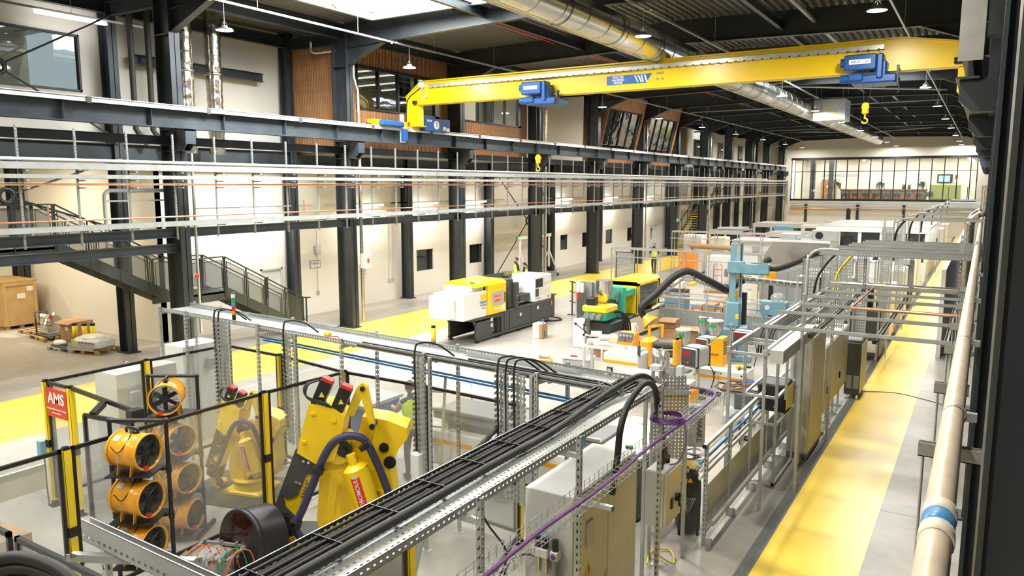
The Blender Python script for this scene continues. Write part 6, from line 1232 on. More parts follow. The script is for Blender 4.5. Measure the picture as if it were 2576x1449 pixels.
for i, x in enumerate((-0.14, -0.05, 0.07)):
    part('bowl', M().cyl((x, -0.04, 0.0 if i < 2 else -0.08), (x, -0.04, 0.18), 0.034, 14), 'stainless' if i < 2 else 'grey_mid', fr); part('valve_block', M().rbox(x - 0.045, x + 0.045, -0.085, 0.005, 0.18, 0.28, 0.008), 'white_paint', fr); part('knob', M().cyl((x, -0.04, 0.28), (x, -0.04, 0.40), 0.034, 14), 'black', fr)
    if i < 2: part('knob_cap', M().cyl((x, -0.04, 0.40), (x, -0.04, 0.42), 0.035, 14), 'pipe_blue', fr)
part('gauge', M().cyl((0.07, -0.09, 0.23), (0.07, -0.10, 0.23), 0.03, 14), 'purple', fr); part('bracket', M().box(-0.2, 0.13, 0.0, 0.02, 0.2, 0.26), 'galv', fr)
for i, x in enumerate((-0.12, -0.04, 0.1)):
    t = thing('air_valve', 'blue-capped valve low on the grey cabinet side, %s from the fence' % ORD[i], 'valve', (-3.68 + x, 6.60, 0.78), group='low blue-capped valves'); part('body', M().cyl((0, -0.02, 0), (0, -0.02, 0.1), 0.034, 12), 'black', t); part('cap', M().cyl((0, -0.02, 0.1), (0, -0.02, 0.13), 0.035, 12), 'pipe_blue', t); part('bracket', M().box(-0.01, 0.01, -0.02, 0.04, 0.03, 0.06), 'galv', t)
solo('air_hose', M().tube(smooth_path([(-3.75, 6.6, 1.3), (-3.95, 6.5, 1.3), (-4.1, 6.45, 1.1), (-4.1, 6.5, 0.8), (-4.0, 6.55, 0.7), (-3.85, 6.6, 0.75)], 6), 0.012, 7), 'black_rubber', 'black air hose looping beside the regulator set', 'hose')
solo('supply_hose', M().tube(smooth_path([(-4.35, 6.3, 2.2), (-4.3, 6.35, 1.7), (-4.05, 6.4, 1.35), (-4.15, 6.35, 1.0), (-4.3, 6.2, 0.6), (-4.4, 6.1, 0.1)], 6), 0.012, 7), 'black_rubber', 'black hose hanging down behind the fence post beside the grey cabinet', 'hose')
# wire basket with the purple cable
t = thing('wire_basket', 'wire mesh cable basket carrying a purple cable', 'cable basket', (-2.86, 3.0, 2.40))
m = M()
for (x, z) in ((-0.10, 0.0), (-0.033, 0.0), (0.033, 0.0), (0.10, 0.0), (-0.11, 0.05), (0.11, 0.05), (-0.11, 0.09), (0.11, 0.09)): m.cyl((x, 0, z), (x, 7.1, z), 0.003, 4)
part('long_wires', m, 'galv', t, kind='stuff'); m = M()
for i in range(71): y = 0.05 + i * 0.1; m.bar((-0.10, y, 0), (0.10, y, 0), 0.005).bar((-0.11, y, 0), (-0.11, y, 0.10), 0.005).bar((0.11, y, 0), (0.11, y, 0.10), 0.005)
part('cross_wires', m, 'galv', t, kind='stuff')
solo('purple_cable', M().tube(smooth_path([(-2.86 + 0.02 * math.sin(j * 1.7), 3.0 + j * 0.7, 2.425) for j in range(10)] + [(-2.88, 9.75, 2.43), (-3.0, 9.95, 2.43), (-3.3, 10.0, 2.43)], 6), 0.017, 8), 'purple', 'purple data cable lying in the wire basket', 'cable')
t = thing('cable_coil', 'coil of purple cable resting on the wire basket', 'cable', (-2.95, 8.15, 2.52))
for k in range(5): part('turn', M().tube([((0.20 - 0.006 * k) * math.cos(a), (0.20 - 0.006 * k) * math.sin(a), 0.012 * k + 0.006 * math.sin(3 * a + k)) for a in [2 * PI * j / 36 for j in range(37)]], 0.009, 6), 'purple', t)
part('tail', M().tube(smooth_path([(0.2, 0, 0.02), (0.26, -0.1, -0.2), (0.2, -0.15, -0.42), (0.08, -0.1, -0.5)], 5), 0.008, 6), 'purple', t)
OI = (-3.3, 8.9)
t = thing('isolator_cabinet', 'pale isolator cabinet with a black rotary handle on slotted legs', 'cabinet', (-3.36, 9.05, 0))
part('body', M().rbox(-0.14, 0.12, -0.16, 0.42, 0.80, 1.56, 0.015), 'grey_white', t); part('door', M().rbox(0.12, 0.15, -0.15, 0.41, 0.82, 1.54, 0.01), 'cream', t); part('rotary_handle', M().cyl((0.15, 0.22, 1.12), (0.19, 0.22, 1.12), 0.055, 16).bar((0.20, 0.22, 1.0), (0.20, 0.22, 1.18), 0.03), 'black', t); part('lock', M().box(0.15, 0.17, 0.02, 0.08, 1.02, 1.16), 'black', t); part('yellow_ticket', M().box(0.15, 0.153, 0.14, 0.22, 1.36, 1.46), 'fence_yellow', t)
for y in (-0.12, 0.38): part('leg', M().bar((-0.17, y, 0), (-0.17, y, 1.6 if y > 0 else 2.75), 0.042), 'strut', t); part('foot', M().box(-0.23, -0.11, y - 0.05, y + 0.05, 0, 0.01), 'galv', t)
for (y) in (0.0, 0.24): part('gland', M().cyl((0.0, y, 1.56), (0.0, y, 1.66), 0.045, 12), 'black', t)
hA = [(-1.20, 2.86), (-0.883, 2.90), (-0.535, 2.98), (-0.30, 3.02), (-0.12, 2.95), (0.0, 2.70), (0.035, 2.3), (0.05, 1.66)]
solo('power_cable', M().tube(smooth_path([(-3.38, 5.6, 2.85), (-3.38, 6.3, 2.86), (-3.44, 7.2, 2.88), (-3.43, 7.9, 2.92), (-3.34, 8.35, 2.94), (-3.31, 8.72, 2.70), (-3.31, 8.92, 2.25), (-3.33, 9.05, 1.62)], 6), 0.034, 12), 'black_rubber', 'thick black cable arching from the tray down to the isolator cabinet', 'cable')
hB = [(-0.56, 1.60), (-0.535, 2.127), (-0.43, 2.50), (-0.235, 2.76), (-0.12, 2.66), (-0.07, 2.3), (-0.06, 1.66)]
solo('power_cable', M().tube(smooth_path([(-3.05, 6.85, 2.06), (-3.0, 6.85, 2.45), (-2.98, 6.87, 2.76), (-2.98, 7.06, 2.97), (-2.98, 7.48, 3.09), (-3.0, 7.85, 2.95), (-3.05, 8.1, 2.6), (-3.2, 8.7, 2.1), (-3.36, 9.27, 1.62)], 6), 0.034, 12), 'black_rubber', 'second thick black cable looping over into the isolator cabinet', 'cable')
t = thing('cable_wall', 'tall perforated galvanised sheet behind the thick black cables', 'cable tray', (-3.42, 9.75, 0), 0.5565); part('sheet', M().box(-0.30, 0.14, 0, 0.004, 1.1, 2.62), 'sheet_perf', t); 
for u in (-0.32, -0.22, 0.15): part('upright', M().bar((u, 0.0, 0), (u, 0.0, 2.7 if u < 0 else 2.5), 0.045), 'strut', t)
part('head_bar', M().bar((-0.35, -0.03, 2.4), (0.2, -0.03, 2.4), 0.05), 'galv', t)
solo('earth_cable', M().tube(smooth_path([(-3.5, 9.2, 0.3), (-3.3, 9.5, 0.05), (-3.5, 9.9, 0.03), (-3.7, 9.7, 0.03), (-3.6, 9.3, 0.05)], 5), 0.012, 6), 'fence_yellow', 'loop of green-yellow earth cable on the floor by the isolator', 'cable')
t = thing('black_machine_cabinet', 'black cabinet with a white worktop behind the isolator', 'cabinet', (-4.65, 11.0, 0)); part('body', M().rbox(-0.32, 0.42, -0.5, 0.75, 0.05, 1.02, 0.01), 'charcoal', t); part('top', M().box(-0.34, 0.44, -0.52, 0.77, 1.02, 1.05), 'grey_white', t); part('feet', M().box(-0.28, 0.38, -0.46, 0.7, 0, 0.05), 'black', t)
t = thing('work_table', 'white work table with paper and tools beyond the foreground tray', 'table', (-5.05, 12.1, 0), -0.1); part('top', M().box(-0.55, 0.5, -0.75, 0.75, 0.74, 0.78), 'white_paint', t); part('side_panel', M().box(0.46, 0.49, -0.7, 0.7, 0, 0.74), 'grey_white', t); part('side_panel', M().box(-0.54, -0.51, -0.7, 0.7, 0, 0.74), 'grey_white', t)
t = thing('paper_sheet', 'large white sheet of paper spread on the work table', 'paper', (-5.1, 12.1, 0.785), -0.1); part('sheet', M().box(-0.4, 0.35, -0.5, 0.6, 0, 0.004), 'white_paint', t); part('pencil_marks', M().box(-0.1, 0.1, -0.2, -0.19, 0.004, 0.006).box(-0.1, -0.09, -0.2, 0.1, 0.004, 0.006), 'charcoal', t)
t = thing('bar_clamp', 'steel bar clamp lying on the work table', 'tool', (-5.25, 11.55, 0.80), 0.6); part('bar', M().bar((-0.25, 0, 0), (0.25, 0, 0), 0.02), 'stainless', t); part('jaw', M().box(0.15, 0.2, -0.08, 0.02, -0.01, 0.02), 'charcoal', t); part('grip', M().cyl((0.2, 0, 0), (0.34, 0, 0), 0.018, 8), 'black', t)
t = thing('tape_roll', 'small green-topped tape roll on the black cabinet', 'tape', (-4.55, 10.85, 1.05)); part('roll', M().cyl((0, 0, 0), (0, 0, 0.04), 0.06, 18), 'black', t); part('core', M().cyl((0, 0, 0.04), (0, 0, 0.045), 0.045, 16), 'green', t)
for i, (u, w_, lb) in enumerate(((0.0, 0.42, 'pale grey desktop unit with a screen behind the white table'), (0.55, 0.38, 'white desktop unit near the tray corner'))):
    t = thing('desktop_unit', lb, 'equipment', (-5.6 + u, 13.3 + 0.2 * i, 0)); part('case', M().rbox(-w_ / 2, w_ / 2, -0.25, 0.25, 0, 0.62, 0.03), 'grey_white', t); part('front', M().box(-w_ / 2 + 0.03, w_ / 2 - 0.03, -0.257, -0.25, 0.08, 0.4), 'grey_mid', t)

# ================================================================== LAB MIXER STAND
t = thing('mixer_stand', 'black lab mixer on castors with a steel head and a lettered column', 'machine', (-3.55, 10.72, 0), 0.45)
part('cabinet', M().rbox(-0.15, 0.18, -0.24, 0.24, 0.08, 0.88, 0.015), 'charcoal', t)
for (x, y) in ((-0.12, -0.2), (0.15, -0.2), (-0.12, 0.2), (0.15, 0.2)): part('castor', M().cyl((x - 0.015, y, 0.04), (x + 0.015, y, 0.04), 0.04, 12), 'black', t)
part('side_panel', M().box(0.18, 0.186, -0.22, 0.22, 0.12, 0.8), 'grey_light', t); part('mixer_head', M().rbox(-0.08, 0.2, -0.2, 0.08, 0.98, 1.18, 0.01), 'stainless', t); part('neck', M().box(0.0, 0.14, -0.16, 0.0, 0.88, 0.98), 'grey_mid', t); part('drive_box', M().rbox(-0.10, 0.12, -0.30, -0.2, 0.78, 1.0, 0.01), 'black', t); part('warning_mark', M().prism([(-0.03, 0.86), (0.05, 0.86), (0.01, 0.93)], 'y', -0.304, -0.30), 'collin_orange', t)
co = part('ram_column', M().rbox(-0.03, 0.22, -0.17, 0.03, 1.36, 1.86, 0.01), 'galv_dull', t); part('column_top', M().rbox(-0.02, 0.21, -0.16, 0.02, 1.86, 1.98, 0.02), 'grey_mid', co); text('lettering', 'HAAKE', 0.115, basis((0.13, -0.174, 1.62), (0, 0, -1), (1, 0, 0)), 'charcoal', co)
part('ram', M().cyl((0.09, -0.07, 1.16), (0.09, -0.07, 1.38), 0.022, 12), 'stainless', t); part('keypad', M().cbox((-0.16, -0.1, 1.06), (0.16, 0.2, 0.05), Euler((0.3, 0.2, 0.2)).to_matrix()), 'grey_light', t)
for k in range(6): part('hose', M().tube(smooth_path([(-0.1 + 0.02 * k, -0.24, 1.05), (-0.2 + 0.03 * k, -0.32, 0.8), (-0.12 + 0.02 * k, -0.30, 0.55 - 0.03 * k), (-0.05 + 0.03 * k, -0.25, 0.6)], 5), 0.009, 6), 'grey_light', t)
part('hose_ring', M().tube([(0.05 + 0.16 * math.cos(a), 0.02 + 0.12 * math.sin(a), 1.22 + 0.02 * math.sin(2 * a)) for a in [2 * PI * k / 24 for k in range(25)]], 0.018, 8), 'grey_light', t); text('front_lettering', 'Rheomix 600', 0.035, basis((0.0, -0.245, 0.80), (1, 0, 0), (0, 0, 1)), 'grey_white', t)
# ================================================================== LOW SLOTTED FENCE BESIDE THE WALKWAY
t = thing('panel_fence', 'low galvanised fence with perforated panels beside the grating', 'fence', (-3.15, 10.35, 0))
for k in range(6):
    y = k * 1.21; part('post', M().bar((0, y, 0), (0, y, 1.52), 0.05), 'strut', t); part('foot', M().box(-0.02, 0.12, y - 0.02, y + 0.02, 0, 0.12), 'galv', t)
for k in range(5): part('perforated_panel', M().box(-0.003, 0.003, k * 1.21 + 0.04, k * 1.21 + 1.17, 0.22, 0.88), 'sheet_perf', t)
part('top_rail', M().bar((0, -0.1, 1.52), (0, 6.1, 1.52), 0.05), 'galv', t); part('bottom_rail', M().bar((0, 0, 0.2), (0, 6.05, 0.2), 0.045), 'galv', t)
part('end_cap', M().box(-0.03, 0.03, -0.11, -0.1, 1.49, 1.55), 'black', t)
for i, (z, mt_, r) in enumerate(((1.02, 'white_paint', 0.028), (1.12, 'white_paint', 0.02), (1.24, 'pipe_blue', 0.022), (1.36, 'clear_plastic', 0.03))): solo('service_pipe', M().cyl((-3.22, 10.3, z), (-3.22, 16.3, z), r, 8), mt_, ('thick white pipe on the low panel fence', 'thin white pipe on the low panel fence', 'blue pipe on the low panel fence', 'clear pipe under the top rail of the low panel fence')[i], 'pipe')
solo('guard_pipe', M().cyl((-3.02, 10.3, 0.38), (-3.02, 16.6, 0.38), 0.04, 10), 'galv_dull', 'grey guard pipe running low along the panel fence', 'pipe')
# ================================================================== MACHINES IN THE MIDDLE OF THE HALL
# green and yellow moulding machine
t = thing('green_moulding_machine', 'green and yellow injection moulding machine with a steel hopper', 'machine', (-10.3, 21.6, 0))
part('bed', M().rbox(-0.45, 0.45, 0.2, 5.0, 0.35, 0.85, 0.03), 'charcoal', t); part('bed_side', M().box(0.45, 0.47, 1.6, 4.6, 0.15, 0.75), 'cream', t); part('feet', M().box(-0.4, 0.4, 0.4, 4.8, 0, 0.35), 'charcoal', t)
part('injection_unit', M().rbox(-0.38, 0.40, -0.1, 0.75, 0.95, 1.28, 0.03), 'teal', t); part('unit_cover', M().rbox(-0.42, 0.45, -0.15, 0.72, 1.20, 1.42, 0.04), 'crane_yellow', t)
for s_ in (-0.2, 0.0, 0.22): part('cylinder', M().cyl((s_, -0.3, 1.1), (s_, 0.0, 1.1), 0.09, 14), 'grey_mid', t)
part('clamp_unit', M().rbox(-0.40, 0.42, 1.2, 1.45, 0.85, 1.9, 0.03).rbox(-0.40, 0.42, 2.3, 2.6, 0.85, 1.85, 0.03).box(-0.4, 0.42, 1.4, 2.4, 1.55, 1.75), 'teal', t)
part('barrel', M().cyl((0, 0.6, 1.4), (0, 1.3, 1.4), 0.1, 14).box(-0.2, 0.25, 0.7, 1.25, 1.25, 1.42), 'charcoal', t)
gh = part('guard_hood', M().rbox(-0.5, 0.52, 2.2, 2.3, 0.85, 1.98, 0.03).prism([(-0.5, 1.9), (-0.42, 2.02), (0.44, 2.02), (0.52, 1.9), (0.52, 1.82), (-0.5, 1.82)], 'y', 2.2, 4.2).box(-0.5, -0.44, 2.2, 4.2, 0.85, 1.9).box(0.46, 0.52, 2.2, 2.35, 0.85, 1.9).box(0.46, 0.52, 4.05, 4.2, 0.85, 1.9).box(-0.5, 0.52, 4.1, 4.2, 0.85, 1.9), 'crane_yellow', t); part('green_window', M().box(0.48, 0.49, 2.35, 4.05, 1.05, 1.8), 'glass_green', gh); part('dark_inside', M().box(-0.4, 0.2, 2.35, 4.0, 0.86, 1.7), 'black', gh)
part('hopper', M().lathe([(0.07, 0.0), (0.08, 0.14), (0.24, 0.44), (0.27, 0.5), (0.27, 0.86), (0.28, 0.88)], (0.05, 0.52, 1.30), 22), 'stainless', t); part('hopper_glass', M().prism([(-0.05, 1.5), (0.11, 1.5), (0.14, 1.75), (-0.06, 1.75)], 'y', 0.30, 0.305), 'collin_orange', t)
for k in range(4): part('hydraulic_hose', M().tube(smooth_path([(0.42, 0.5 + 0.12 * k, 1.15), (0.62, 0.55 + 0.14 * k, 1.2 - 0.05 * k), (0.66, 0.7 + 0.18 * k, 0.7), (0.55, 1.0 + 0.2 * k, 0.42)], 5), 0.03, 8), 'black_rubber', t)
part('hydraulic_hose', M().tube(smooth_path([(-0.2, -0.25, 1.05), (-0.15, -0.5, 0.7), (0.1, -0.5, 0.35), (0.4, -0.2, 0.35)], 5), 0.03, 8), 'black_rubber', t)
mo = part('pump_motor', M().cyl((0.62, 0.0, 0.38), (0.62, 0.55, 0.38), 0.21, 22), 'grey_mid', t); part('motor_fan_cover', M().cyl((0.62, -0.1, 0.38), (0.62, 0.02, 0.38), 0.2, 22), 'cream', mo)
part('valve_block', M().rbox(-0.3, 0.0, -0.1, 0.2, 1.42, 1.66, 0.02), 'black', t); part('nozzle_arm', M().cbox((0.25, 1.1, 1.62), (0.1, 0.5, 0.14), Euler((0.7, 0, 0)).to_matrix()), 'stainless', t)
t = thing('electrical_cabinet', 'white and grey electrical cabinet beside the green machine', 'cabinet', (-10.95, 21.75, 0)); part('lower_body', M().rbox(-0.1, 0.35, -0.25, 0.35, 0, 0.95, 0.02), 'white_paint', t); part('upper_panel', M().box(-0.05, 0.0, -0.2, 0.3, 0.95, 2.1).box(0.28, 0.33, 0.2, 0.3, 0.95, 2.1), 'silver_sheet', t); part('socket', M().rbox(-0.0, 0.1, -0.26, -0.14, 1.8, 2.12, 0.02).rbox(0.14, 0.24, -0.26, -0.14, 1.8, 2.12, 0.02), 'white_paint', t); part('plug', M().cyl((0.05, -0.22, 1.6), (0.05, -0.22, 1.8), 0.05, 10), 'red', t); part('back_sheet', M().box(-0.05, 0.6, 0.3, 0.32, 0.95, 2.1), 'silver_sheet', t)
t = thing('lever_stand', 'stand with two long ball-ended levers and white rollers', 'equipment', (-9.75, 20.3, 0)); part('frame', M().bar((-0.3, 0, 0), (-0.3, 0, 0.75), 0.06).bar((0.3, 0, 0), (0.3, 0, 0.75), 0.06).bar((-0.35, 0, 0.72), (0.5, 0, 0.72), 0.06), 'grey_white', t)
for k in range(2): part('lever', M().cyl((-0.1 + 0.3 * k, -0.05, 0.75), (-0.55 + 0.3 * k, -0.1, 1.05), 0.014, 6), 'black', t); part('knob', M().ell((-0.55 + 0.3 * k, -0.1, 1.05), 0.045), 'black', t); part('roller', M().cyl((0.0 + 0.25 * k, -0.15, 0.80 - 0.08 * k), (0.28 + 0.25 * k, 0.0, 0.80 - 0.08 * k), 0.09, 16), 'white_paint', t)

# extraction arm
OX = (-6.3, 23.6)
def ax(u, z, d=0.0): return loc(OX, u, d, z)
t = thing('extraction_arm', 'black flexible fume-extraction arm with a yellow hood', 'extraction arm', (0, 0, 0))
hosep = [(-2.95, 1.12), (-3.06, 1.30), (-3.02, 1.50), (-2.629, 1.85), (-2.147, 2.33), (-1.78, 2.54), (-1.52, 2.53), (-0.783, 2.16), (-0.406, 1.99), (-0.10, 2.19), (0.08, 2.30)]
P_ = smooth_path([ax(u, z) for u, z in hosep], 14)
part('flexible_hose', M().tube(P_, 0.11, 14, rs=[0.118 if i % 2 else 0.104 for i in range(len(P_))]), 'black_rubber', t)
part('hood', M().lathe([(0.11, 0.0), (0.13, 0.06), (0.27, 0.30), (0.29, 0.33), (0.27, 0.32), (0.10, 0.02)], ax(-2.97, 1.16), 22, (Vector(ax(-2.75, 0.9, -0.16)) - Vector(ax(-2.97, 1.16))).to_track_quat('Z', 'Y').to_matrix(), False), 'fan_orange', t)
part('support_beam', M().bar(ax(-2.55, 1.72, 0.1), ax(-1.70, 2.36, 0.1), 0.06).bar(ax(-1.62, 2.36, 0.1), ax(-0.30, 1.82, 0.1), 0.06), 'grey_light', t); part('elbow_joint', M().rbox(-0.12, 0.22, -0.08, 0.08, -0.07, 0.07, 0.03).move(Matrix.Translation(ax(-1.70, 2.32, 0.02)) @ Matrix.Rotation(0.5565, 4, 'Z')), 'grey_light', t)
part('spring_grip', M().rbox(-0.12, 0.12, -0.05, 0.05, -0.05, 0.05, 0.02).move(Matrix.Translation(ax(-1.52, 2.18, -0.06)) @ Matrix.Rotation(0.5565, 4, 'Z') @ Matrix.Rotation(-0.3, 4, 'Y')), 'fence_yellow', t)
part('head_handle', M().bar(ax(-2.75, 1.4, -0.05), ax(-2.5, 1.55, -0.05), 0.1, 0.06), 'cream', t)
part('wall_bracket', M().rbox(-0.32, 0.08, -0.12, 0.12, 1.70, 2.0, 0.04).move(Matrix.Translation(ax(-0.05, 0, 0.0)) @ Matrix.Rotation(0.5565, 4, 'Z')), 'collin_orange', t); part('post', M().bar(ax(0.14, 0.0), ax(0.14, 1.9), 0.13), 'black', t); part('base_plate', M().cyl(ax(0.14, 0.0), ax(0.14, 0.02), 0.2, 16), 'black', t)
rd = part('rigid_duct', M().cyl(ax(0.08, 2.30), ax(2.35, 2.07), 0.10, 18), 'duct', t)
for k in range(10): a = Vector(ax(0.25 + k * 0.21, 2.285 - k * 0.0212)); part('duct_band', M().ring(a, a + Vector((0.025, 0.016, 0)), 0.105, 0.10, 18), 'galv', rd)
# second extraction arm farther back
t = thing('extraction_arm', 'second black extraction arm folded on its orange bracket', 'extraction arm', (0, 0, 0)); OX2 = (-6.75, 29.4)
def ax2(u, z, d=0.0): return loc(OX2, u, d, z)
P_ = smooth_path([ax2(-0.02, 2.45), ax2(-0.16, 2.35), ax2(-0.12, 2.12), ax2(0.25, 2.08), ax2(0.9, 2.30), ax2(1.6, 2.62), ax2(2.3, 2.75)], 12)
part('flexible_hose', M().tube(P_, 0.11, 14, rs=[0.118 if i % 2 else 0.105 for i in range(len(P_))]), 'black_rubber', t); part('wall_bracket', M().rbox(-0.22, 0.2, -0.14, 0.14, 1.52, 1.98, 0.04).move(Matrix.Translation((*OX2, 0)) @ Matrix.Rotation(0.5565, 4, 'Z')), 'collin_orange', t); part('post', M().bar(ax2(0.05, 0), ax2(0.05, 1.6), 0.15), 'black', t); part('support_beam', M().bar(ax2(0.2, 1.85), ax2(2.3, 2.45), 0.07), 'grey_light', t)

# tall blue press
t = thing('blue_press', 'tall pale-blue press with twin columns and a side tray', 'press', (-6.2, 22.6, 0), 0.25)
part('base', M().rbox(-0.45, 0.55, -0.4, 0.4, 0.0, 0.18, 0.02), 'press_blue', t); part('column', M().box(-0.16, 0.02, -0.1, 0.1, 0.18, 3.5), 'press_blue', t); part('column', M().box(0.10, 0.20, -0.08, 0.08, 0.18, 3.56), 'press_blue', t)
part('column_groove', M().box(0.13, 0.17, -0.09, -0.08, 1.9, 3.5), 'charcoal', t); part('head', M().rbox(-0.24, 0.26, -0.2, 0.2, 2.62, 2.98, 0.02), 'press_blue', t); part('side_tray', M().box(0.2, 0.95, -0.28, 0.35, 2.60, 2.64).box(0.2, 0.95, -0.28, -0.25, 2.60, 2.90).box(0.92, 0.95, -0.28, 0.35, 2.60, 2.90).box(0.2, 0.95, 0.32, 0.35, 2.60, 2.90), 'press_blue', t); part('tray_contents', M().cbox((0.5, 0.0, 2.86), (0.6, 0.2, 0.06), Euler((0, 0.15, 0.2)).to_matrix()), 'plastic_film', t)
part('ram_block', M().rbox(-0.24, 0.16, -0.2, 0.2, 1.0, 1.75, 0.03), 'press_blue', t); cbx = part('control_box', M().rbox(-0.50, 0.05, -0.45, -0.12, 0.55, 0.98, 0.02), 'press_blue', t)
for k in range(4): part('button', M().cyl((-0.32 + 0.1 * (k % 2), -0.46, 0.68 + 0.08 * (k // 2)), (-0.32 + 0.1 * (k % 2), -0.44, 0.68 + 0.08 * (k // 2)), 0.025, 10), ('red', 'white_paint', 'black', 'green')[k], cbx)
part('lower_frame', M().box(-0.4, -0.2, -0.3, 0.3, 0.18, 0.6).box(0.15, 0.4, -0.3, 0.3, 0.18, 1.0), 'press_blue', t); part('drive_motor', M().cyl((-1.0, -0.1, 0.75), (-0.5, -0.1, 0.95), 0.14, 16).box(-1.1, -0.5, -0.3, 0.2, 0.1, 0.5), 'press_blue', t)
for k in range(5): part('cable', M().tube(smooth_path([(-0.25 + 0.05 * k, -0.42, 0.6), (-0.3 + 0.08 * k, -0.5, 0.35), (-0.1 + 0.05 * k, -0.45, 0.12)], 5), 0.012, 6), ('black', 'blue', 'grey_light', 'black', 'red')[k], t)
part('warning_mark', M().box(0.05, 0.14, -0.21, -0.205, 1.25, 1.4), 'fence_yellow', t)

# orange laboratory extrusion line
t = thing('film_unit', 'white film-winding cabinet with an orange stripe and rail frame', 'machine', (-7.35, 17.3, 0))
part('cabinet', M().rbox(-0.5, 0.42, -0.35, 0.35, 0.05, 1.08, 0.02), 'white_paint', t); part('stripe', M().box(-0.5, 0.42, -0.356, -0.35, 0.82, 0.90), 'collin_orange', t); part('switch_panel', M().rbox(-0.40, -0.24, -0.375, -0.35, 0.35, 0.72, 0.02), 'black', t); part('switch', M().box(-0.35, -0.30, -0.385, -0.375, 0.45, 0.52), 'collin_orange', t); part('display', M().box(-0.37, -0.28, -0.38, -0.375, 0.56, 0.68), 'grey_light', t); part('feet', M().box(-0.45, 0.38, -0.3, 0.3, 0, 0.05), 'charcoal', t)
for y in (-0.25, 0.2): part('rail', M().box(-1.15, 0.42, y - 0.03, y + 0.03, 1.12, 1.18), 'white_paint', t)
for x in (-1.1, -0.6, -0.1, 0.35): part('cross_rail', M().box(x - 0.03, x + 0.03, -0.25, 0.25, 1.12, 1.17), 'grey_white', t)
part('rail_leg', M().box(-1.12, -1.06, -0.28, -0.22, 0, 1.12).box(-1.12, -1.06, 0.18, 0.24, 0, 1.12), 'grey_white', t); part('roller', M().cyl((-1.0, -0.24, 1.28), (-0.75, -0.05, 1.28), 0.07, 14).cyl((-0.85, -0.2, 1.22), (-0.55, 0.0, 1.22), 0.07, 14), 'white_paint', t); part('clamp', M().box(0.38, 0.44, -0.3, -0.24, 1.05, 1.32), 'charcoal', t)
t = thing('control_console', 'orange control console with a dark sloping panel', 'console', (-8.35, 19.6, 0)); part('body', M().prism([(-0.22, 0.2), (0.25, 0.2), (0.25, 1.08), (-0.05, 1.08), (-0.24, 0.85)], 'x', -0.22, 0.26), 'collin_orange', t); part('panel', M().cbox((0.02, -0.165, 0.97), (0.44, 0.02, 0.28), Euler((-0.55, 0, 0)).to_matrix()), 'charcoal', t); part('plinth', M().box(-0.2, 0.24, -0.2, 0.24, 0, 0.2), 'charcoal', t)
for k in range(4): part('dial', M().cyl((-0.12 + 0.1 * k, -0.19, 1.02), (-0.12 + 0.1 * k, -0.21, 1.01), 0.03, 12), 'grey_white', t)
part('emergency_stop', M().cyl((0.02, -0.22, 0.92), (0.02, -0.24, 0.91), 0.03, 12), 'red', t); text('lettering', 'COLLIN', 0.07, basis((0.02, -0.245, 0.55), (1, 0, 0), (0, 0, 1)), 'black', t)
t = thing('roll_stack', 'orange calender roll stack with dark rollers', 'machine', (-7.45, 19.6, 0)); part('side_housing', M().rbox(-0.35, -0.02, -0.45, 0.2, 0.25, 1.02, 0.06), 'collin_orange', t); part('roller', M().cyl((-0.05, -0.2, 0.85), (0.55, 0.0, 0.85), 0.1, 16).cyl((-0.05, -0.2, 0.62), (0.55, 0.0, 0.62), 0.1, 16), 'charcoal', t); part('far_housing', M().rbox(0.5, 0.62, -0.2, 0.25, 0.3, 1.05, 0.05), 'collin_orange', t); part('guard_bar', M().bar((-0.2, -0.1, 1.05), (-0.2, -0.1, 1.35), 0.07).bar((0.12, 0.05, 1.05), (0.12, 0.05, 1.4), 0.07).bar((-0.2, -0.1, 1.32), (0.12, 0.05, 1.38), 0.06), 'collin_orange', t); part('stand', M().box(-0.3, 0.6, -0.3, 0.2, 0, 0.3), 'grey_mid', t)
for i, (x, y, r, z, lb) in enumerate(((-6.95, 20.3, 0.21, 0.62, 'steel funnel hopper with a white lid and green label, the nearer'), (-6.45, 21.6, 0.22, 0.72, 'steel funnel hopper with a white lid and green label, the farther'), (-6.9, 21.9, 0.16, 0.75, 'small steel funnel behind the two lidded hoppers'))):
    t = thing('funnel_hopper', lb, 'hopper', (x, y, 0), group='funnel hoppers'); part('funnel', M().lathe([(0.03, z - 0.15), (0.04, z), (r, z + 0.34), (r, z + 0.56)], n=22), 'stainless', t); part('stand', M().cyl((0, 0, 0), (0, 0, z - 0.1), 0.05, 10).box(-0.2, 0.2, -0.2, 0.2, 0, 0.04), 'grey_mid', t)
    if i < 2: part('lid', M().cyl((0, 0, z + 0.56), (0, 0, z + 0.59), r + 0.012, 24), 'white_paint', t)
    part('label', M().box(-0.1, 0.1, -r - 0.004, -r + 0.012, z + 0.40, z + 0.49), 'green', t)
t = thing('jug', 'white plastic drum standing behind the funnel hoppers', 'drum', (-7.0, 22.8, 0)); part('body', M().lathe([(0.12, 0.0), (0.13, 0.02), (0.13, 1.02), (0.10, 1.12), (0.1, 1.16)], n=16), 'white_paint', t); part('stand', M().box(-0.2, 0.2, -0.2, 0.2, 0, 0.03), 'grey_mid', t)
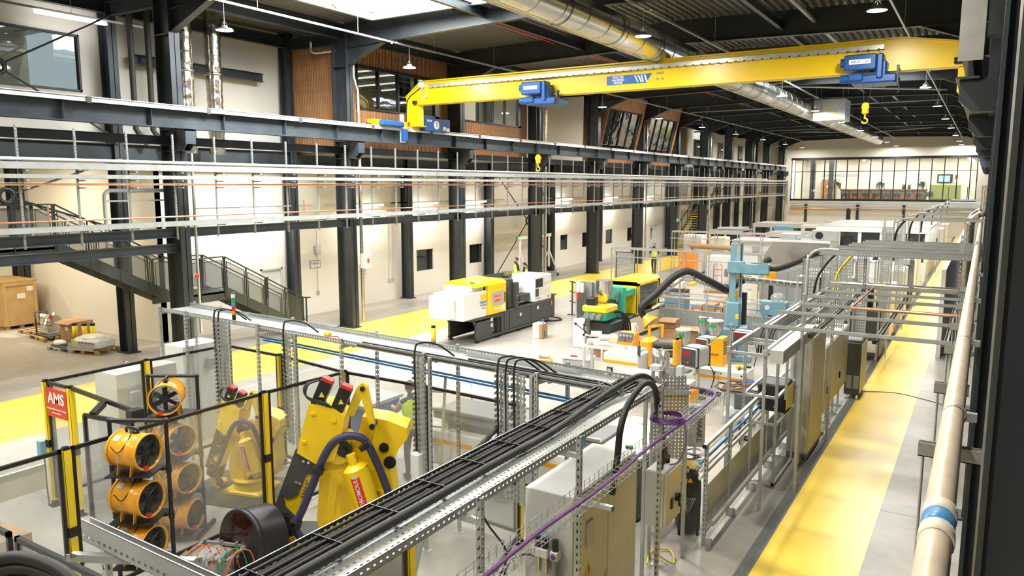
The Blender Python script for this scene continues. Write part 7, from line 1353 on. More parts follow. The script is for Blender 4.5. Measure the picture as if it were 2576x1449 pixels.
def control_box(x, y, z, w_, h, d_, rz, label, led, postx=0.0):
    t = thing('temperature_controller', label, 'controller', (x, y, 0), rz); part('post', M().bar((postx, 0.1, 0), (postx, 0.1, z), 0.07), 'grey_white', t); part('foot', M().box(postx - 0.2, postx + 0.2, 0, 0.2, 0, 0.03), 'charcoal', t)
    b = part('case', M().rbox(-w_ / 2, w_ / 2, -d_ / 2, d_ / 2, z, z + h, 0.035), 'grey_light', t); part('face', M().box(-w_ / 2 + 0.03, w_ / 2 - 0.03, -d_ / 2 - 0.006, -d_ / 2, z + 0.03, z + h - 0.03), 'charcoal', b); part('display', M().box(-w_ / 2 + 0.06, 0.05, -d_ / 2 - 0.01, -d_ / 2 - 0.006, z + h * 0.55, z + h * 0.8), 'screen_red', b); part('knob', M().cyl((0.0, -d_ / 2 - 0.03, z + h * 0.25), (0.0, -d_ / 2, z + h * 0.25), 0.025, 10), 'orange_red', b)
    for s_ in (-1, 1):
        for k in range(2): yy = s_ * (d_ / 2 - 0.05 - 0.035 * k); part('edge_band', M().box(-w_ / 2 - 0.006, w_ / 2 + 0.006, yy - 0.01, yy + 0.01, z - 0.006, z + h + 0.006), 'black', b)
    part('top', M().box(-w_ / 2 + 0.03, w_ / 2 - 0.03, -d_ / 2 + 0.12, d_ / 2 - 0.12, z + h, z + h + 0.004), 'grey_white', b); part('cable', M().tube(smooth_path([(0.1, d_ / 2, z + 0.1), (0.2, d_ / 2 + 0.2, z - 0.3), (0.15, d_ / 2 + 0.1, 0.1)], 5), 0.012, 6), 'black', t)
control_box(-5.75, 17.75, 0.84, 0.46, 0.48, 0.62, -0.28, 'grey temperature controller box on a post with a red display', True); control_box(-6.05, 19.6, 0.75, 0.4, 0.45, 0.6, -0.28, 'grey controller box behind the larger one', True); control_box(-5.3, 20.5, 0.98, 0.55, 0.32, 0.5, -0.05, 'wide grey controller box on a post beside the blue press', True)
for i, (x, y, r, h, lb) in enumerate(((-6.75, 17.75, 0.135, 0.55, 'open polished steel vessel on the extruder'), (-6.45, 17.45, 0.14, 0.48, 'polished steel vessel with a neck on the extruder'))):
    t = thing('steel_vessel', lb, 'vessel', (x, y, 0.0)); z = 0.62; part('vessel', M().lathe([(0.04, z), (r * 0.8, z + 0.08), (r, z + 0.14), (r, z + h)] + ([(r * 0.6, z + h + 0.08), (r * 0.55, z + h + 0.1)] if i else [(r - 0.01, z + h)]), n=22, cap=bool(i)), 'stainless', t); part('stand', M().cyl((0, 0, 0), (0, 0, z), 0.07, 12).box(-0.2, 0.2, -0.16, 0.16, 0, 0.03), 'grey_mid', t)
t = thing('extruder', 'lab extruder with a long white barrel and an orange drive cabinet', 'machine', (-5.95, 16.75, 0)); part('drive_cabinet', M().prism([(-0.15, 0.0), (0.5, 0.0), (0.5, 0.45), (0.40, 0.55), (-0.1, 0.55)], 'y', -0.25, 0.35), 'collin_orange', t); part('barrel', M().cyl((-1.15, -0.05, 0.72), (-0.35, 0.05, 0.68), 0.13, 22), 'white_paint', t); part('coupling', M().cyl((-0.35, 0.05, 0.68), (-0.15, 0.08, 0.66), 0.1, 18).cyl((-0.3, 0.05, 0.68), (-0.27, 0.05, 0.68), 0.15, 18), 'black', t); part('deck', M().box(-0.3, 0.45, -0.2, 0.3, 0.56, 0.66), 'grey_white', t); part('gearbox', M().rbox(-0.6, -0.35, 0.0, 0.25, 0.72, 0.95, 0.02), 'grey_light', t); part('terminal_box', M().rbox(0.05, 0.2, 0.0, 0.2, 0.66, 1.0, 0.01), 'grey_light', t); part('leg', M().box(-1.05, -0.95, -0.05, 0.05, 0, 0.62).box(-0.55, -0.45, -0.05, 0.05, 0, 0.6), 'grey_mid', t)
text('lettering', 'COLLIN', 0.075, basis((0.18, -0.256, 0.42), (1, 0, 0), (0, 0, 1)), 'black', t); text('lettering', 'E 20', 0.05, basis((0.1, -0.256, 0.28), (1, 0, 0), (0, 0, 1)), 'black', t)
t = thing('base_cabinet', 'white base cabinet with an orange stripe beside the tool bench', 'cabinet', (-5.2, 18.6, 0)); part('body', M().rbox(-0.75, 0.55, -0.4, 0.4, 0.12, 0.68, 0.02), 'white_paint', t); part('stripe', M().box(-0.75, 0.55, -0.406, -0.4, 0.46, 0.53), 'collin_orange', t); part('plinth', M().box(-0.7, 0.5, -0.35, 0.35, 0, 0.12), 'charcoal', t); part('door_line', M().box(-0.12, -0.11, -0.407, -0.4, 0.14, 0.66), 'grey_mid', t)
for x in (-0.05, 0.45, -0.2): part('lock', M().cyl((x, -0.41, 0.60), (x, -0.4, 0.60), 0.02, 8), 'black', t)
t = thing('orange_housing', 'orange slotted drive housing on the white base cabinet', 'housing', (-5.55, 18.75, 0.68)); part('housing', M().prism([(-0.2, 0.0), (0.22, 0.0), (0.22, 0.72), (0.05, 0.72), (-0.2, 0.5)], 'y', -0.2, 0.25), 'collin_orange', t)
for k in range(5): part('slot', M().box(0.22, 0.225, -0.12, 0.16, 0.3 + k * 0.07, 0.33 + k * 0.07), 'black', t)
text('lettering', 'COLLIN', 0.07, basis((-0.0, -0.206, 0.30), (1, 0, 0), (0, 0, 1)), 'black', t)
t = thing('heat_gun', 'yellow heat gun lying on the white base cabinet', 'tool', (-4.85, 18.6, 0.68), 0.3); part('body', M().cyl((-0.15, 0, 0.06), (0.1, 0, 0.06), 0.05, 12), 'fence_yellow', t); part('nozzle', M().cyl((0.1, 0, 0.06), (0.22, 0, 0.06), 0.03, 10), 'black', t); part('grip', M().bar((-0.05, 0, 0.06), (-0.08, -0.16, 0.03), 0.05), 'black', t)
# tool bench
t = thing('tool_bench', 'grey tool trolley with a wooden top beside the walkway rack', 'bench', (-4.28, 16.65, 0), 0.1); part('top', M().box(-0.42, 0.42, -0.5, 0.5, 0.74, 0.78), 'wood_dark', t); part('drawer_unit', M().box(-0.36, 0.38, -0.42, 0.42, 0.40, 0.74), 'grey_white', t)
for (x, y) in ((-0.38, -0.45), (0.38, -0.45), (-0.38, 0.45), (0.38, 0.45)): part('leg', M().bar((x, y, 0), (x, y, 0.74), 0.05), 'grey_white', t)
part('lower_shelf', M().box(-0.38, 0.38, -0.45, 0.45, 0.15, 0.18), 'grey_white', t); part('grip', M().tube([(-0.42, -0.45, 0.76), (-0.55, -0.4, 0.80), (-0.55, 0.0, 0.80), (-0.42, 0.1, 0.76)], 0.02, 8), 'black', t)
TL = [('spanner', 'stainless', (-0.2, -0.2), 0.4, 0.24), ('spanner', 'stainless', (-0.1, 0.1), 1.2, 0.22), ('hacksaw', 'charcoal', (-0.25, 0.2), 0.2, 0.34), ('screwdriver', 'red', (0.0, -0.05), 0.7, 0.2), ('screwdriver', 'orange_red', (0.1, 0.2), 0.5, 0.2), ('pliers', 'blue', (0.05, 0.3), 0.1, 0.2), ('marker_pen', 'fence_yellow', (-0.05, -0.3), 0.9, 0.14), ('cutter', 'charcoal', (0.2, -0.3), 0.5, 0.22)]
for i, (n, mt_, (x, y), a, L) in enumerate(TL):
    q = thing(n, 'small %s lying on the tool bench, %s among the tools' % (n.replace('_', ' '), ORD[i]), 'tool', (-4.28 + x, 16.65 + y, 0.785), a + 0.1, 'tools on the tool bench'); part('shank', M().bar((-L / 2, 0, 0.012), (L / 2, 0, 0.012), 0.022), mt_, q); part('tip', M().box(L / 2 - 0.02, L / 2 + 0.04, -0.025, 0.025, 0.0, 0.02), 'stainless', q)
t = thing('tape_roll', 'brown tape roll on the tool bench', 'tape', (-4.5, 16.6, 0.785)); part('roll', M().ring((0, 0, 0), (0, 0, 0.05), 0.06, 0.035, 18), 'cardboard', t); part('core', M().ring((0, 0, 0), (0, 0, 0.05), 0.036, 0.03, 16), 'plywood', t)
t = thing('calculator', 'white meter with cups on the corner of the tool bench', 'meter', (-4.0, 16.4, 0.785)); part('case', M().rbox(-0.1, 0.1, -0.07, 0.07, 0, 0.05, 0.01), 'white_paint', t); part('cup', M().cyl((0.02, 0.02, 0.05), (0.02, 0.02, 0.1), 0.035, 12), 'white_paint', t)
t = thing('shop_vacuum', 'black round vacuum cleaner with a blue lid beside the tool bench', 'vacuum', (-4.55, 18.1, 0)); part('tank', M().lathe([(0.2, 0.05), (0.24, 0.1), (0.24, 0.4), (0.2, 0.5), (0.08, 0.56)], n=20), 'black', t); part('lid', M().lathe([(0.19, 0.5), (0.12, 0.56), (0.03, 0.58)], n=18), 'hose_navy', t); part('hose', M().tube(smooth_path([(0.2, 0, 0.45), (0.4, -0.1, 0.6), (0.45, -0.2, 0.9), (0.4, -0.3, 1.1)], 5), 0.03, 8), 'grey_light', t)
t = thing('office_chair', 'black swivel stool under the tool bench side', 'chair', (-3.95, 15.2, 0)); part('seat', M().lathe([(0.02, 0.44), (0.2, 0.45), (0.22, 0.48), (0.2, 0.52)], n=18), 'fabric_grey', t); part('backrest', M().rbox(-0.2, 0.2, 0.16, 0.22, 0.6, 0.95, 0.03), 'fabric_grey', t); part('stem', M().cyl((0, 0, 0.06), (0, 0, 0.45), 0.03, 10), 'black', t)
for k in range(5): a = k * 2 * PI / 5; part('leg', M().bar((0, 0, 0.07), (0.26 * math.cos(a), 0.26 * math.sin(a), 0.03), 0.04), 'black', t)
# boxes on the open floor
t = thing('orange_test_unit', 'small orange and black bench unit on the floor', 'equipment', (-10.5, 18.65, 0), 0.3); part('case', M().rbox(-0.22, 0.22, -0.15, 0.15, 0, 0.26, 0.02), 'collin_orange', t); part('front', M().box(-0.2, 0.05, -0.157, -0.15, 0.04, 0.22), 'charcoal', t); part('top_unit', M().cbox((0, 0, 0.33), (0.3, 0.2, 0.1), Euler((0.3, 0.15, 0)).to_matrix()), 'grey_light', t)
t = thing('water_bath', 'grey flat tank with slotted front on the floor', 'equipment', (-9.3, 18.45, 0), 0.15); part('tank', M().rbox(-0.38, 0.38, -0.28, 0.28, 0.0, 0.46, 0.03), 'grey_light', t); part('window', M().rbox(-0.28, 0.2, -0.29, -0.28, 0.14, 0.3, 0.005), 'grey_mid', t); part('top', M().box(-0.4, 0.4, -0.3, 0.3, 0.46, 0.49), 'grey_white', t); part('handle', M().bar((-0.2, -0.1, 0.52), (0.0, -0.1, 0.52), 0.04), 'red', t)
t = thing('plastic_jug', 'translucent white measuring jug on the grey tank', 'jug', (-9.12, 18.5, 0.49)); part('jug', M().lathe([(0.07, 0), (0.09, 0.24), (0.095, 0.25)], n=16, cap=False).cyl((0, 0, 0), (0, 0, 0.01), 0.07, 14), 'white_paint', t); part('handle', M().tube([(0.09, 0, 0.2), (0.14, 0, 0.18), (0.13, 0, 0.08), (0.08, 0, 0.06)], 0.01, 6), 'white_paint', t)
t = thing('plastic_jug', 'translucent jug on the orange control console', 'jug', (-8.2, 19.7, 1.08)); part('jug', M().lathe([(0.06, 0), (0.085, 0.26)], n=16, cap=False).cyl((0, 0, 0), (0, 0, 0.01), 0.06, 14), 'white_paint', t); part('handle', M().tube([(0.08, 0, 0.2), (0.13, 0, 0.18), (0.12, 0, 0.08), (0.07, 0, 0.06)], 0.01, 6), 'white_paint', t)
# guide rail lying behind the far tray
t = thing('linear_rail', 'low white and navy linear rail on the floor behind the tray', 'rail', (-8.2, 17.25, 0), -0.12); part('rail_body', M().box(-1.0, 0.9, -0.1, 0.1, 0.3, 0.42), 'white_paint', t); part('rail_top', M().box(-1.0, 0.9, -0.06, 0.06, 0.42, 0.46), 'hose_navy', t); part('leg', M().box(-0.9, -0.8, -0.08, 0.08, 0, 0.3).box(0.7, 0.8, -0.08, 0.08, 0, 0.3), 'grey_mid', t)
for x in (-0.5, 0.6): part('clamp', M().bar((x, -0.1, 0.48), (x + 0.12, 0.05, 0.56), 0.04), 'black', t)
# cartons among the machines
for i, (x, y, w_, d_, h, lb) in enumerate(((-8.95, 24.7, 0.6, 0.4, 0.66, 'printed cardboard carton leaning by the low grey panel'), (-8.1, 24.2, 0.75, 0.55, 0.42, 'open cardboard carton behind the funnel hoppers'), (-9.3, 22.6, 0.7, 0.4, 0.35, 'low cardboard carton beside the green machine hoses'), (-9.6, 20.9, 0.7, 0.5, 0.3, 'flat open carton under the levers'), (-9.25, 38.3, 0.7, 0.5, 0.75, 'tall carton standing behind the blue press'), (-10.6, 38.6, 0.6, 0.5, 0.8, 'carton with a white label by the red sack truck'))):
    t = thing('cardboard_carton', lb, 'carton', (x, y, 0), 0.15 * (i % 3)); part('body', M().box(-w_ / 2, w_ / 2, -d_ / 2, d_ / 2, 0, h), 'cardboard', t)
    for s_ in (-1, 1): part('flap', M()._add([(-w_ / 2, s_ * d_ / 2, h), (w_ / 2, s_ * d_ / 2, h), (w_ / 2, s_ * (d_ / 2 + 0.14), h + (0.06 if i % 2 else -0.08)), (-w_ / 2, s_ * (d_ / 2 + 0.14), h + (0.06 if i % 2 else -0.08))], [(0, 1, 2, 3)]), 'cardboard', t)
    if i == 0: part('print_oval', M().cyl((0.02, -d_ / 2 - 0.004, 0.36), (0.02, -d_ / 2, 0.36), 0.22, 24), 'wood_bar', t); text('lettering', 'Digital Voyager', 0.07, basis((0.02, -d_ / 2 - 0.006, 0.36), (1, 0, 0.1), (-0.1, 0, 1)), 'black', t)
    if i == 5: part('paper_label', M().box(-0.2, -0.02, -d_ / 2 - 0.005, -d_ / 2, 0.3, 0.6), 'white_paint', t)
t = thing('waste_bucket', 'black bucket behind the roll stack', 'bucket', (-8.0, 23.3, 0)); part('bucket', M().lathe([(0.15, 0), (0.2, 0.36), (0.21, 0.37), (0.19, 0.36)], n=18, cap=False).cyl((0, 0, 0), (0, 0, 0.01), 0.15, 16), 'black', t); part('handle', M().tube(arc((0, 0, 0.36), 0.2, 0, PI, 10, (1, 0, 0), (0, 0.5, 0.5)), 0.006, 5), 'grey_mid', t)
# low corrugated panel fence with service pipes across the middle
t = thing('corrugated_fence', 'low corrugated grey panel fence with pipes across the middle of the hall', 'fence', (-10.1, 26.0, 0))
m = M()
for k in range(85): x = 0.02 + k * 0.058; m._add([(x, 0, 0.02), (x + 0.029, 0.03, 0.02), (x + 0.058, 0, 0.02), (x, 0, 0.76), (x + 0.029, 0.03, 0.76), (x + 0.058, 0, 0.76)], [(0, 1, 4, 3), (1, 2, 5, 4)])
part('corrugated_sheet', m, 'galv', t)
for k in range(6): part('post', M().bar((k * 0.99, 0.05, 0), (k * 0.99, 0.05, 1.9 if k % 2 else 1.4), 0.045), 'strut', t)
part('top_rail', M().bar((0, 0.02, 0.78), (5.0, 0.02, 0.78), 0.04), 'galv', t); part('upper_rail', M().bar((0, 0.05, 1.38), (5.0, 0.05, 1.34), 0.03), 'galv', t)
for i, (z, mt_, r) in enumerate(((1.18, 'white_paint', 0.035), (0.96, 'pipe_blue', 0.022), (1.30, 'stainless', 0.015))): solo('service_pipe', M().cyl((-10.6, 26.2, z), (-4.9, 26.2, z), r, 8), mt_, ('white service pipe above the corrugated fence', 'blue service pipe above the corrugated fence', 'thin steel pipe above the corrugated fence')[i], 'pipe')
t = thing('blue_test_bench', 'pale-blue bench instrument on a stand behind the second press column', 'equipment', (-5.55, 25.0, 0)); part('case', M().rbox(-0.4, 0.4, -0.2, 0.2, 1.05, 1.5, 0.02), 'press_blue', t)
for x in (-0.35, 0.35): part('leg', M().bar((x, -0.15, 0), (x, -0.15, 1.05), 0.05).bar((x, 0.15, 0), (x, 0.15, 1.05), 0.05), 'press_blue', t)
part('dial', M().cyl((-0.2, -0.21, 1.3), (-0.2, -0.2, 1.3), 0.08, 16), 'white_paint', t); part('knob', M().box(0.2, 0.3, -0.22, -0.2, 1.1, 1.2), 'blue', t); part('bag', M().ell((0.1, -0.05, 1.6), (0.25, 0.15, 0.18)), 'clear_plastic', t)
t = thing('lab_bench', 'low cream bench with instruments behind the corrugated fence', 'bench', (-5.0, 26.9, 0)); part('top', M().box(-0.7, 0.7, -0.4, 0.4, 0.72, 0.76), 'cream', t); part('body', M().box(-0.65, 0.65, -0.35, 0.35, 0, 0.72), 'grey_mid', t)
t = thing('cream_instrument', 'cream instrument with a yellow warning mark on the low bench', 'equipment', (-5.0, 26.8, 0.76)); part('case', M().rbox(-0.35, 0.35, -0.25, 0.25, 0, 0.3, 0.04), 'cream', t); part('warning_mark', M().prism([(-0.1, 0.06), (0.06, 0.06), (-0.02, 0.2)], 'y', -0.256, -0.25), 'fence_yellow', t)
# ================================================================== RACKS BESIDE AND OVER THE WALKWAY
def frame_rack(x, y, w_, d_, h, label, mids=()):
    t = thing('strut_stand', label, 'frame', (x, y, 0))
    for (a, b) in ((0, 0), (w_, 0), (0, d_), (w_, d_)): part('upright', M().bar((a, b, 0), (a, b, h), 0.045), 'strut', t); part('foot', M().prism([(-0.02, 0), (0.16, 0), (-0.02, 0.12)], 'x', a - 0.003, a + 0.003).move(Matrix.Translation((0, b, 0))), 'galv', t)
    for z in (0.06, *mids, h - 0.03):
        for b in (0, d_): part('cross_bar', M().bar((0, b, z), (w_, b, z), 0.042), 'galv', t)
        for a in (0, w_): part('side_bar', M().bar((a, 0, z), (a, d_, z), 0.042), 'galv', t)
    part('end_cap', M().box(w_ - 0.025, w_ + 0.025, -0.035, -0.022, 0.03, 0.09), 'black', t)
    return t
frame_rack(-3.35, 13.05, 0.55, 1.45, 2.55, 'galvanised strut frame holding the black and yellow box', (1.12, 1.6))
t = thing('power_box', 'black box with a yellow front in the strut frame', 'equipment', (-3.02, 14.0, 1.16)); part('case', M().rbox(-0.26, 0.24, -0.30, 0.30, 0, 0.50, 0.03), 'black', t); part('front', M().box(0.24, 0.25, -0.26, 0.26, 0.05, 0.45), 'crane_yellow', t); part('lock', M().cyl((0.05, -0.31, 0.1), (0.05, -0.30, 0.1), 0.02, 10), 'stainless', t)
t = thing('tall_cabinet', 'tall grey cabinet standing beside the strut frame', 'cabinet', (-2.72, 15.4, 0)); part('body', M().rbox(-0.22, 0.16, -0.68, 0.68, 0.12, 2.42, 0.01), 'grey_white', t); part('door', M().rbox(0.16, 0.18, -0.66, 0.66, 0.15, 2.38, 0.005), 'cream', t); part('plinth', M().box(-0.22, 0.16, -0.66, 0.66, 0, 0.12), 'grey_mid', t)  # cream on the walkway side paints in the light falling there
t = thing('trunking_box', 'long grey box trunking above the strut frame', 'trunking', (-2.55, 11.75, 2.5)); part('duct', M().box(-0.10, 0.10, 0, 2.6, 0, 0.2), 'grey_white', t); part('lid_line', M().box(0.10, 0.102, 0, 2.6, 0.15, 0.155), 'grey_mid', t); part('bracket', M().box(-0.4, 0.1, 1.3, 1.35, -0.05, 0.0).box(-0.12, -0.08, 1.28, 1.32, -0.9, 0), 'galv', t)
t = thing('cable_chute', 'open strut chute with black cables above the strut frame', 'cable tray', (-3.05, 11.9, 2.60))
for x in (-0.28, 0.28): part('side_strut', M().bar((x, 0, 0.0), (x, 6.5, 0.0), 0.05, 0.09), 'galv', t)
for k in range(6): part('rung', M().bar((-0.28, 0.05 + k * 1.2, -0.04), (0.28, 0.05 + k * 1.2, -0.04), 0.042), 'galv', t)
for k in range(5): part('cable', M().tube(smooth_path([(-0.18 + 0.05 * k, 1.5, -0.35), (-0.18 + 0.05 * k, 1.6, -0.1), (-0.16 + 0.05 * k, 1.9, 0.10), (-0.16 + 0.05 * k, 2.6, 0.03), (-0.16 + 0.06 * k, 4.0, 0.03), (-0.16 + 0.06 * k, 5.5, 0.1), (-0.16 + 0.06 * k, 5.7, 0.6)], 5), 0.018, 7), 'black_rubber', t)
for (a, b) in ((-0.28, 0.1), (0.28, 0.1), (-0.28, 3.6), (0.28, 3.6)): part('leg', M().bar((a, b, -2.6), (a, b, 0.4 if b < 1 else 0.1), 0.045), 'strut', t)
part('upper_rail', M().bar((0.28, 0.1, 0.38), (0.28, 6.5, 0.38), 0.045, 0.07), 'galv', t)
wc = M().rbox(-0.19, 0.15, -0.38, 0.38, 0, 1.42, 0.01).mesh('body', 'grey_white'); wd = M().rbox(0.15, 0.17, -0.37, 0.37, 0.02, 1.40, 0.005).mesh('door', 'cream'); wh = M().box(0.17, 0.20, -0.06, 0.02, 0.55, 0.66).mesh('handle', 'grey_light'); ws = M().box(0.17, 0.20, -0.05, 0.0, 0.36, 0.5).mesh('switch', 'black')  # cream of the doors carries the yellow bounce from the walkway floor
for k in range(4):
    t = thing('wall_cabinet', 'raised grey cabinet, its lit door coloured cream, beside the walkway, %s from the camera' % ORD[k], 'cabinet', (-2.76, 16.85 + k * 0.79, 0.46), group='raised cabinet row'); link('body', wc, t); link('door', wd, t)
    if k % 2 == 0: link('handle', wh, t); link('switch', ws, t)
    part('stand', M().bar((-0.15, -0.3, -0.46), (-0.15, -0.3, 0), 0.045).bar((0.1, -0.3, -0.46), (0.1, -0.3, 0), 0.045).bar((-0.2, -0.3, -0.43), (0.2, -0.3, -0.43), 0.04), 'strut', t)
def chiller(x, y, label, top=None):
    t = thing('chiller', label, 'chiller', (x, y, 0)); part('body', M().rbox(-0.35, 0.0, -0.5, 0.5, 0.12, 1.42, 0.02), 'charcoal', t); part('side_panel', M().box(0.0, 0.012, -0.48, 0.48, 0.16, 1.38), 'cream', t); part('top', M().rbox(-0.33, 0.0, -0.48, 0.48, 1.42, 1.5, 0.03), 'grey_mid', t)
    for k in range(2): part('grille', M().box(-0.31 + k * 0.16, -0.18 + k * 0.16, -0.506, -0.5, 0.28, 0.6), 'grey_light', t)
    for k in range(14): part('grille_slat', M().box(-0.31, -0.02, -0.51, -0.506, 0.29 + k * 0.022, 0.297 + k * 0.022), 'charcoal', t)
    for (a, b) in ((-0.3, -0.45), (-0.05, -0.45), (-0.3, 0.45), (-0.05, 0.45)): part('castor', M().cyl((a - 0.02, b, 0.06), (a + 0.02, b, 0.06), 0.06, 12), 'white_paint', t)
    if top: part('hose_stub', M().cyl((-0.2, 0.1, 1.5), (-0.2, 0.1, 1.85), 0.12, 18), 'black_rubber', t)
chiller(-2.30, 20.2, 'dark chiller cabinet on castors beside the raised cabinet row'); t = thing('chiller', 'large dark chiller with twin grilles and a black hose stub', 'chiller', (-2.75, 25.0, 0)); part('body', M().rbox(-0.65, 0.35, -0.5, 0.5, 0.1, 1.5, 0.02), 'charcoal', t); part('grille', M().box(-0.6, -0.15, -0.51, -0.5, 0.25, 0.6), 'cream', t); part('grille', M().box(-0.1, 0.3, -0.51, -0.5, 0.25, 0.6), 'cream', t); part('hose_stub', M().cyl((-0.1, 0.1, 1.5), (-0.1, 0.1, 2.2), 0.16, 18), 'black_rubber', t); part('castor', M().cyl((-0.5, -0.45, 0.06), (-0.46, -0.45, 0.06), 0.06, 12).cyl((0.25, -0.45, 0.06), (0.29, -0.45, 0.06), 0.06, 12), 'white_paint', t)
t = thing('hose_stub', 'short ribbed black hose standing behind the raised cabinets', 'hose', (-3.1, 20.6, 0)); part('hose', M().lathe([(0.14 if i % 2 else 0.125, 1.1 + i * 0.05) for i in range(12)], n=18), 'black_rubber', t); part('stand', M().box(-0.15, 0.15, -0.15, 0.15, 0, 1.1), 'grey_mid', t)
# tall vertical trays rising from the cabinets to the overhead trays
def vtray(x, y, z0, z1, w_, label):
    t = thing('vertical_tray', label, 'cable tray', (x, y, z0)); h = z1 - z0
    part('tray_base', M().box(-w_ / 2, w_ / 2, 0, 0.003, 0, h), 'tray_v', t)
    for s_ in (-1, 1): part('tray_flange', M().box(s_ * w_ / 2 - 0.002, s_ * w_ / 2 + 0.002, -0.06, 0.0, 0, h), 'galv', t)
for i, (x, y, z0, z1, w_) in enumerate(((-2.98, 16.6, 1.35, 3.70, 0.34), (-2.78, 17.4, 1.9, 3.85, 0.26), (-2.74, 18.5, 1.95, 3.75, 0.34), (-2.72, 19.6, 1.95, 3.6, 0.26), (-2.6, 21.5, 0.02, 3.7, 0.3), (-2.55, 26.6, 0.02, 3.9, 0.34), (-2.55, 31.0, 0.02, 3.9, 0.3))): vtray(x, y, z0, z1, w_, 'tall vertical cable tray beside the walkway, %s from the camera' % ORD[i])
for i, (x, y, z1) in enumerate(((-2.45, 16.2, 3.95), (-1.72, 14.5, 4.0), (-1.0, 14.5, 4.0), (-0.28, 14.5, 4.4), (-2.45, 24.4, 4.2), (-2.42, 29.4, 4.2))):
    solo('slotted_post', M().bar((0, 0, 0), (0, 0, z1 - (3.4 if x > -2.4 else 0)), 0.05), 'strut', 'slotted post of the walkway service frames, %s from the camera' % ORD[i], 'post', group='slotted posts', recentre=False, loc=(x, y, 3.4 if x > -2.4 else 0))
# ladder-like service frame over the walkway
t = thing('overhead_strut_rack', 'flat galvanised strut frame spanning the yellow walkway overhead', 'frame', (0, 0, 3.42))
for y, a, b in ((9.8, -2.45, -0.02), (11.05, -2.4, -0.02), (11.95, -2.3, -0.02), (12.9, -2.3, -0.02), (13.7, -2.3, -0.02), (14.5, -2.3, -0.02)): part('cross_strut', M().strut((a, y, 0), (b, y, 0), 0.045), 'galv', t)
for x, y0, y1 in ((-1.72, 9.7, 14.6), (-1.0, 9.7, 14.6), (-0.28, 9.7, 15.0)): part('long_strut', M().strut((x, y0, -0.05), (x, y1, -0.05), 0.045), 'galv_dull', t); part('end_cap', M().box(x - 0.026, x + 0.026, y0 - 0.015, y0, -0.075, -0.025), 'black', t)
part('leg', M().bar((-2.42, 12.95, -3.42), (-2.42, 12.95, 0.02), 0.045), 'strut', t)
solo('copper_pipe', M().tube([(-1.5, 14.0, 3.50), (-1.5, 11.5, 3.50), (-1.48, 11.4, 3.50), (-0.05, 11.4, 3.50)], 0.016, 8), 'copper', 'bent copper pipe on the frame over the walkway', 'pipe')
solo('service_pipe', M().cyl((-2.3, 14.72, 3.44), (-0.2, 14.72, 3.44), 0.045, 10), 'stainless', 'polished pipe crossing over the yellow walkway', 'pipe')
# perforated trays across the walkway
for i, (y, z) in enumerate(((14.05, 4.0), (14.85, 4.0), (15.75, 4.0), (16.7, 4.0))): 
    tr = tray('cable_tray', (-2.42 + 0.12 * i, y, z), 0.0, 2.45 - 0.12 * i, 0.42, 0.09, 'perforated tray over the walkway in the near set, %s from the camera' % ORD[i]); tr['group'] = 'near trays over the walkway'
for i, y in enumerate((24.3, 29.3, 35.0, 42.0, 50.0, 58.0)):
    tr = tray('cable_tray', (-1.95, y, 4.2), 0.0, 1.95, 0.4, 0.09, 'single perforated tray over the far walkway, %s along' % ORD[i]); tr['group'] = 'far trays over the walkway'
    t = thing('conduit_bend', 'thin bent conduit feeding the far tray over the walkway, %s along' % ORD[i], 'conduit', (-2.2, y, 0), group='conduit bends'); part('tube', M().tube(smooth_path([(0, 0, 0.2), (0, 0, 3.9), (0.05, 0, 4.15), (0.3, 0, 4.27), (0.5, 0, 4.27)], 5), 0.02, 8), 'grey_light', t); part('cable', M().tube(smooth_path([(0.02, 0.06, 3.3), (0.08, 0.06, 3.9), (0.3, 0.1, 4.24)], 5), 0.03, 8), 'black_rubber', t)
t = thing('conduit_bend', 'grey conduit bending over into the near walkway trays', 'conduit', (-2.62, 14.2, 0)); part('tube', M().tube(smooth_path([(0, 0, 0.1), (0, 0, 3.6), (0.03, 0, 3.95), (0.2, 0, 4.08), (0.5, 0, 4.08)], 5), 0.025, 8), 'grey_light', t)
for i in range(2): solo('earth_cable', M().tube(smooth_path([(-2.62 + 0.25 * i, 14.9 + 0.6 * i, 3.2), (-2.55 + 0.25 * i, 14.9 + 0.6 * i, 3.55), (-2.3 + 0.25 * i, 14.9 + 0.6 * i, 3.92), (-2.1 + 0.25 * i, 14.95 + 0.6 * i, 4.03)], 6), 0.022, 8), 'fence_yellow' if i else 'black_rubber', ('dark and yellow earth cable rising to the walkway trays', 'yellow earth cable rising to the walkway trays')[i], 'cable')
for i, (x, y) in enumerate(((-0.10, 15.2), (-0.06, 25), (-0.06, 30), (-0.06, 36), (-0.06, 43), (-0.06, 51), (-0.06, 59))): solo('wall_stanchion', M().bar((x, y, 0), (x, y, 4.25), 0.06), 'strut', 'slotted stanchion by the walkway columns, %s from the camera' % ORD[i], 'post', group='walkway stanchions')
# foil ducts on the walkway side, cream pipe with brackets
solo('foil_elbow_duct', M().tube(smooth_path([(-0.36, 26, 0.0), (-0.36, 26, 3.6), (-0.34, 26, 4.15), (-0.15, 26, 4.4), (-0.02, 26, 4.45), (0.0, 26.0, 4.7), (0.0, 26, 5.2)], 7), 0.13, 14), 'foil', 'foil-wrapped duct with an elbow beside the far walkway', 'duct')
t = thing('main_pipe', 'thick cream pipe with a blue band running past the camera', 'pipe', (-0.055, 0.6, 4.16)); part('pipe', M().cyl((0, 0, 0), (-0.03, 30, 0), 0.045, 24), 'pipe_cream', t); part('blue_band', M().ring((0, 1.92, 0), (0, 2.02, 0), 0.0475, 0.045, 24), 'pipe_blue', t); part('sleeve', M().ring((0, 1.84, 0), (0, 1.92, 0), 0.050, 0.045, 18), 'cream', t); part('sleeve', M().ring((0, 2.02, 0), (0, 2.10, 0), 0.050, 0.045, 18), 'cream', t)
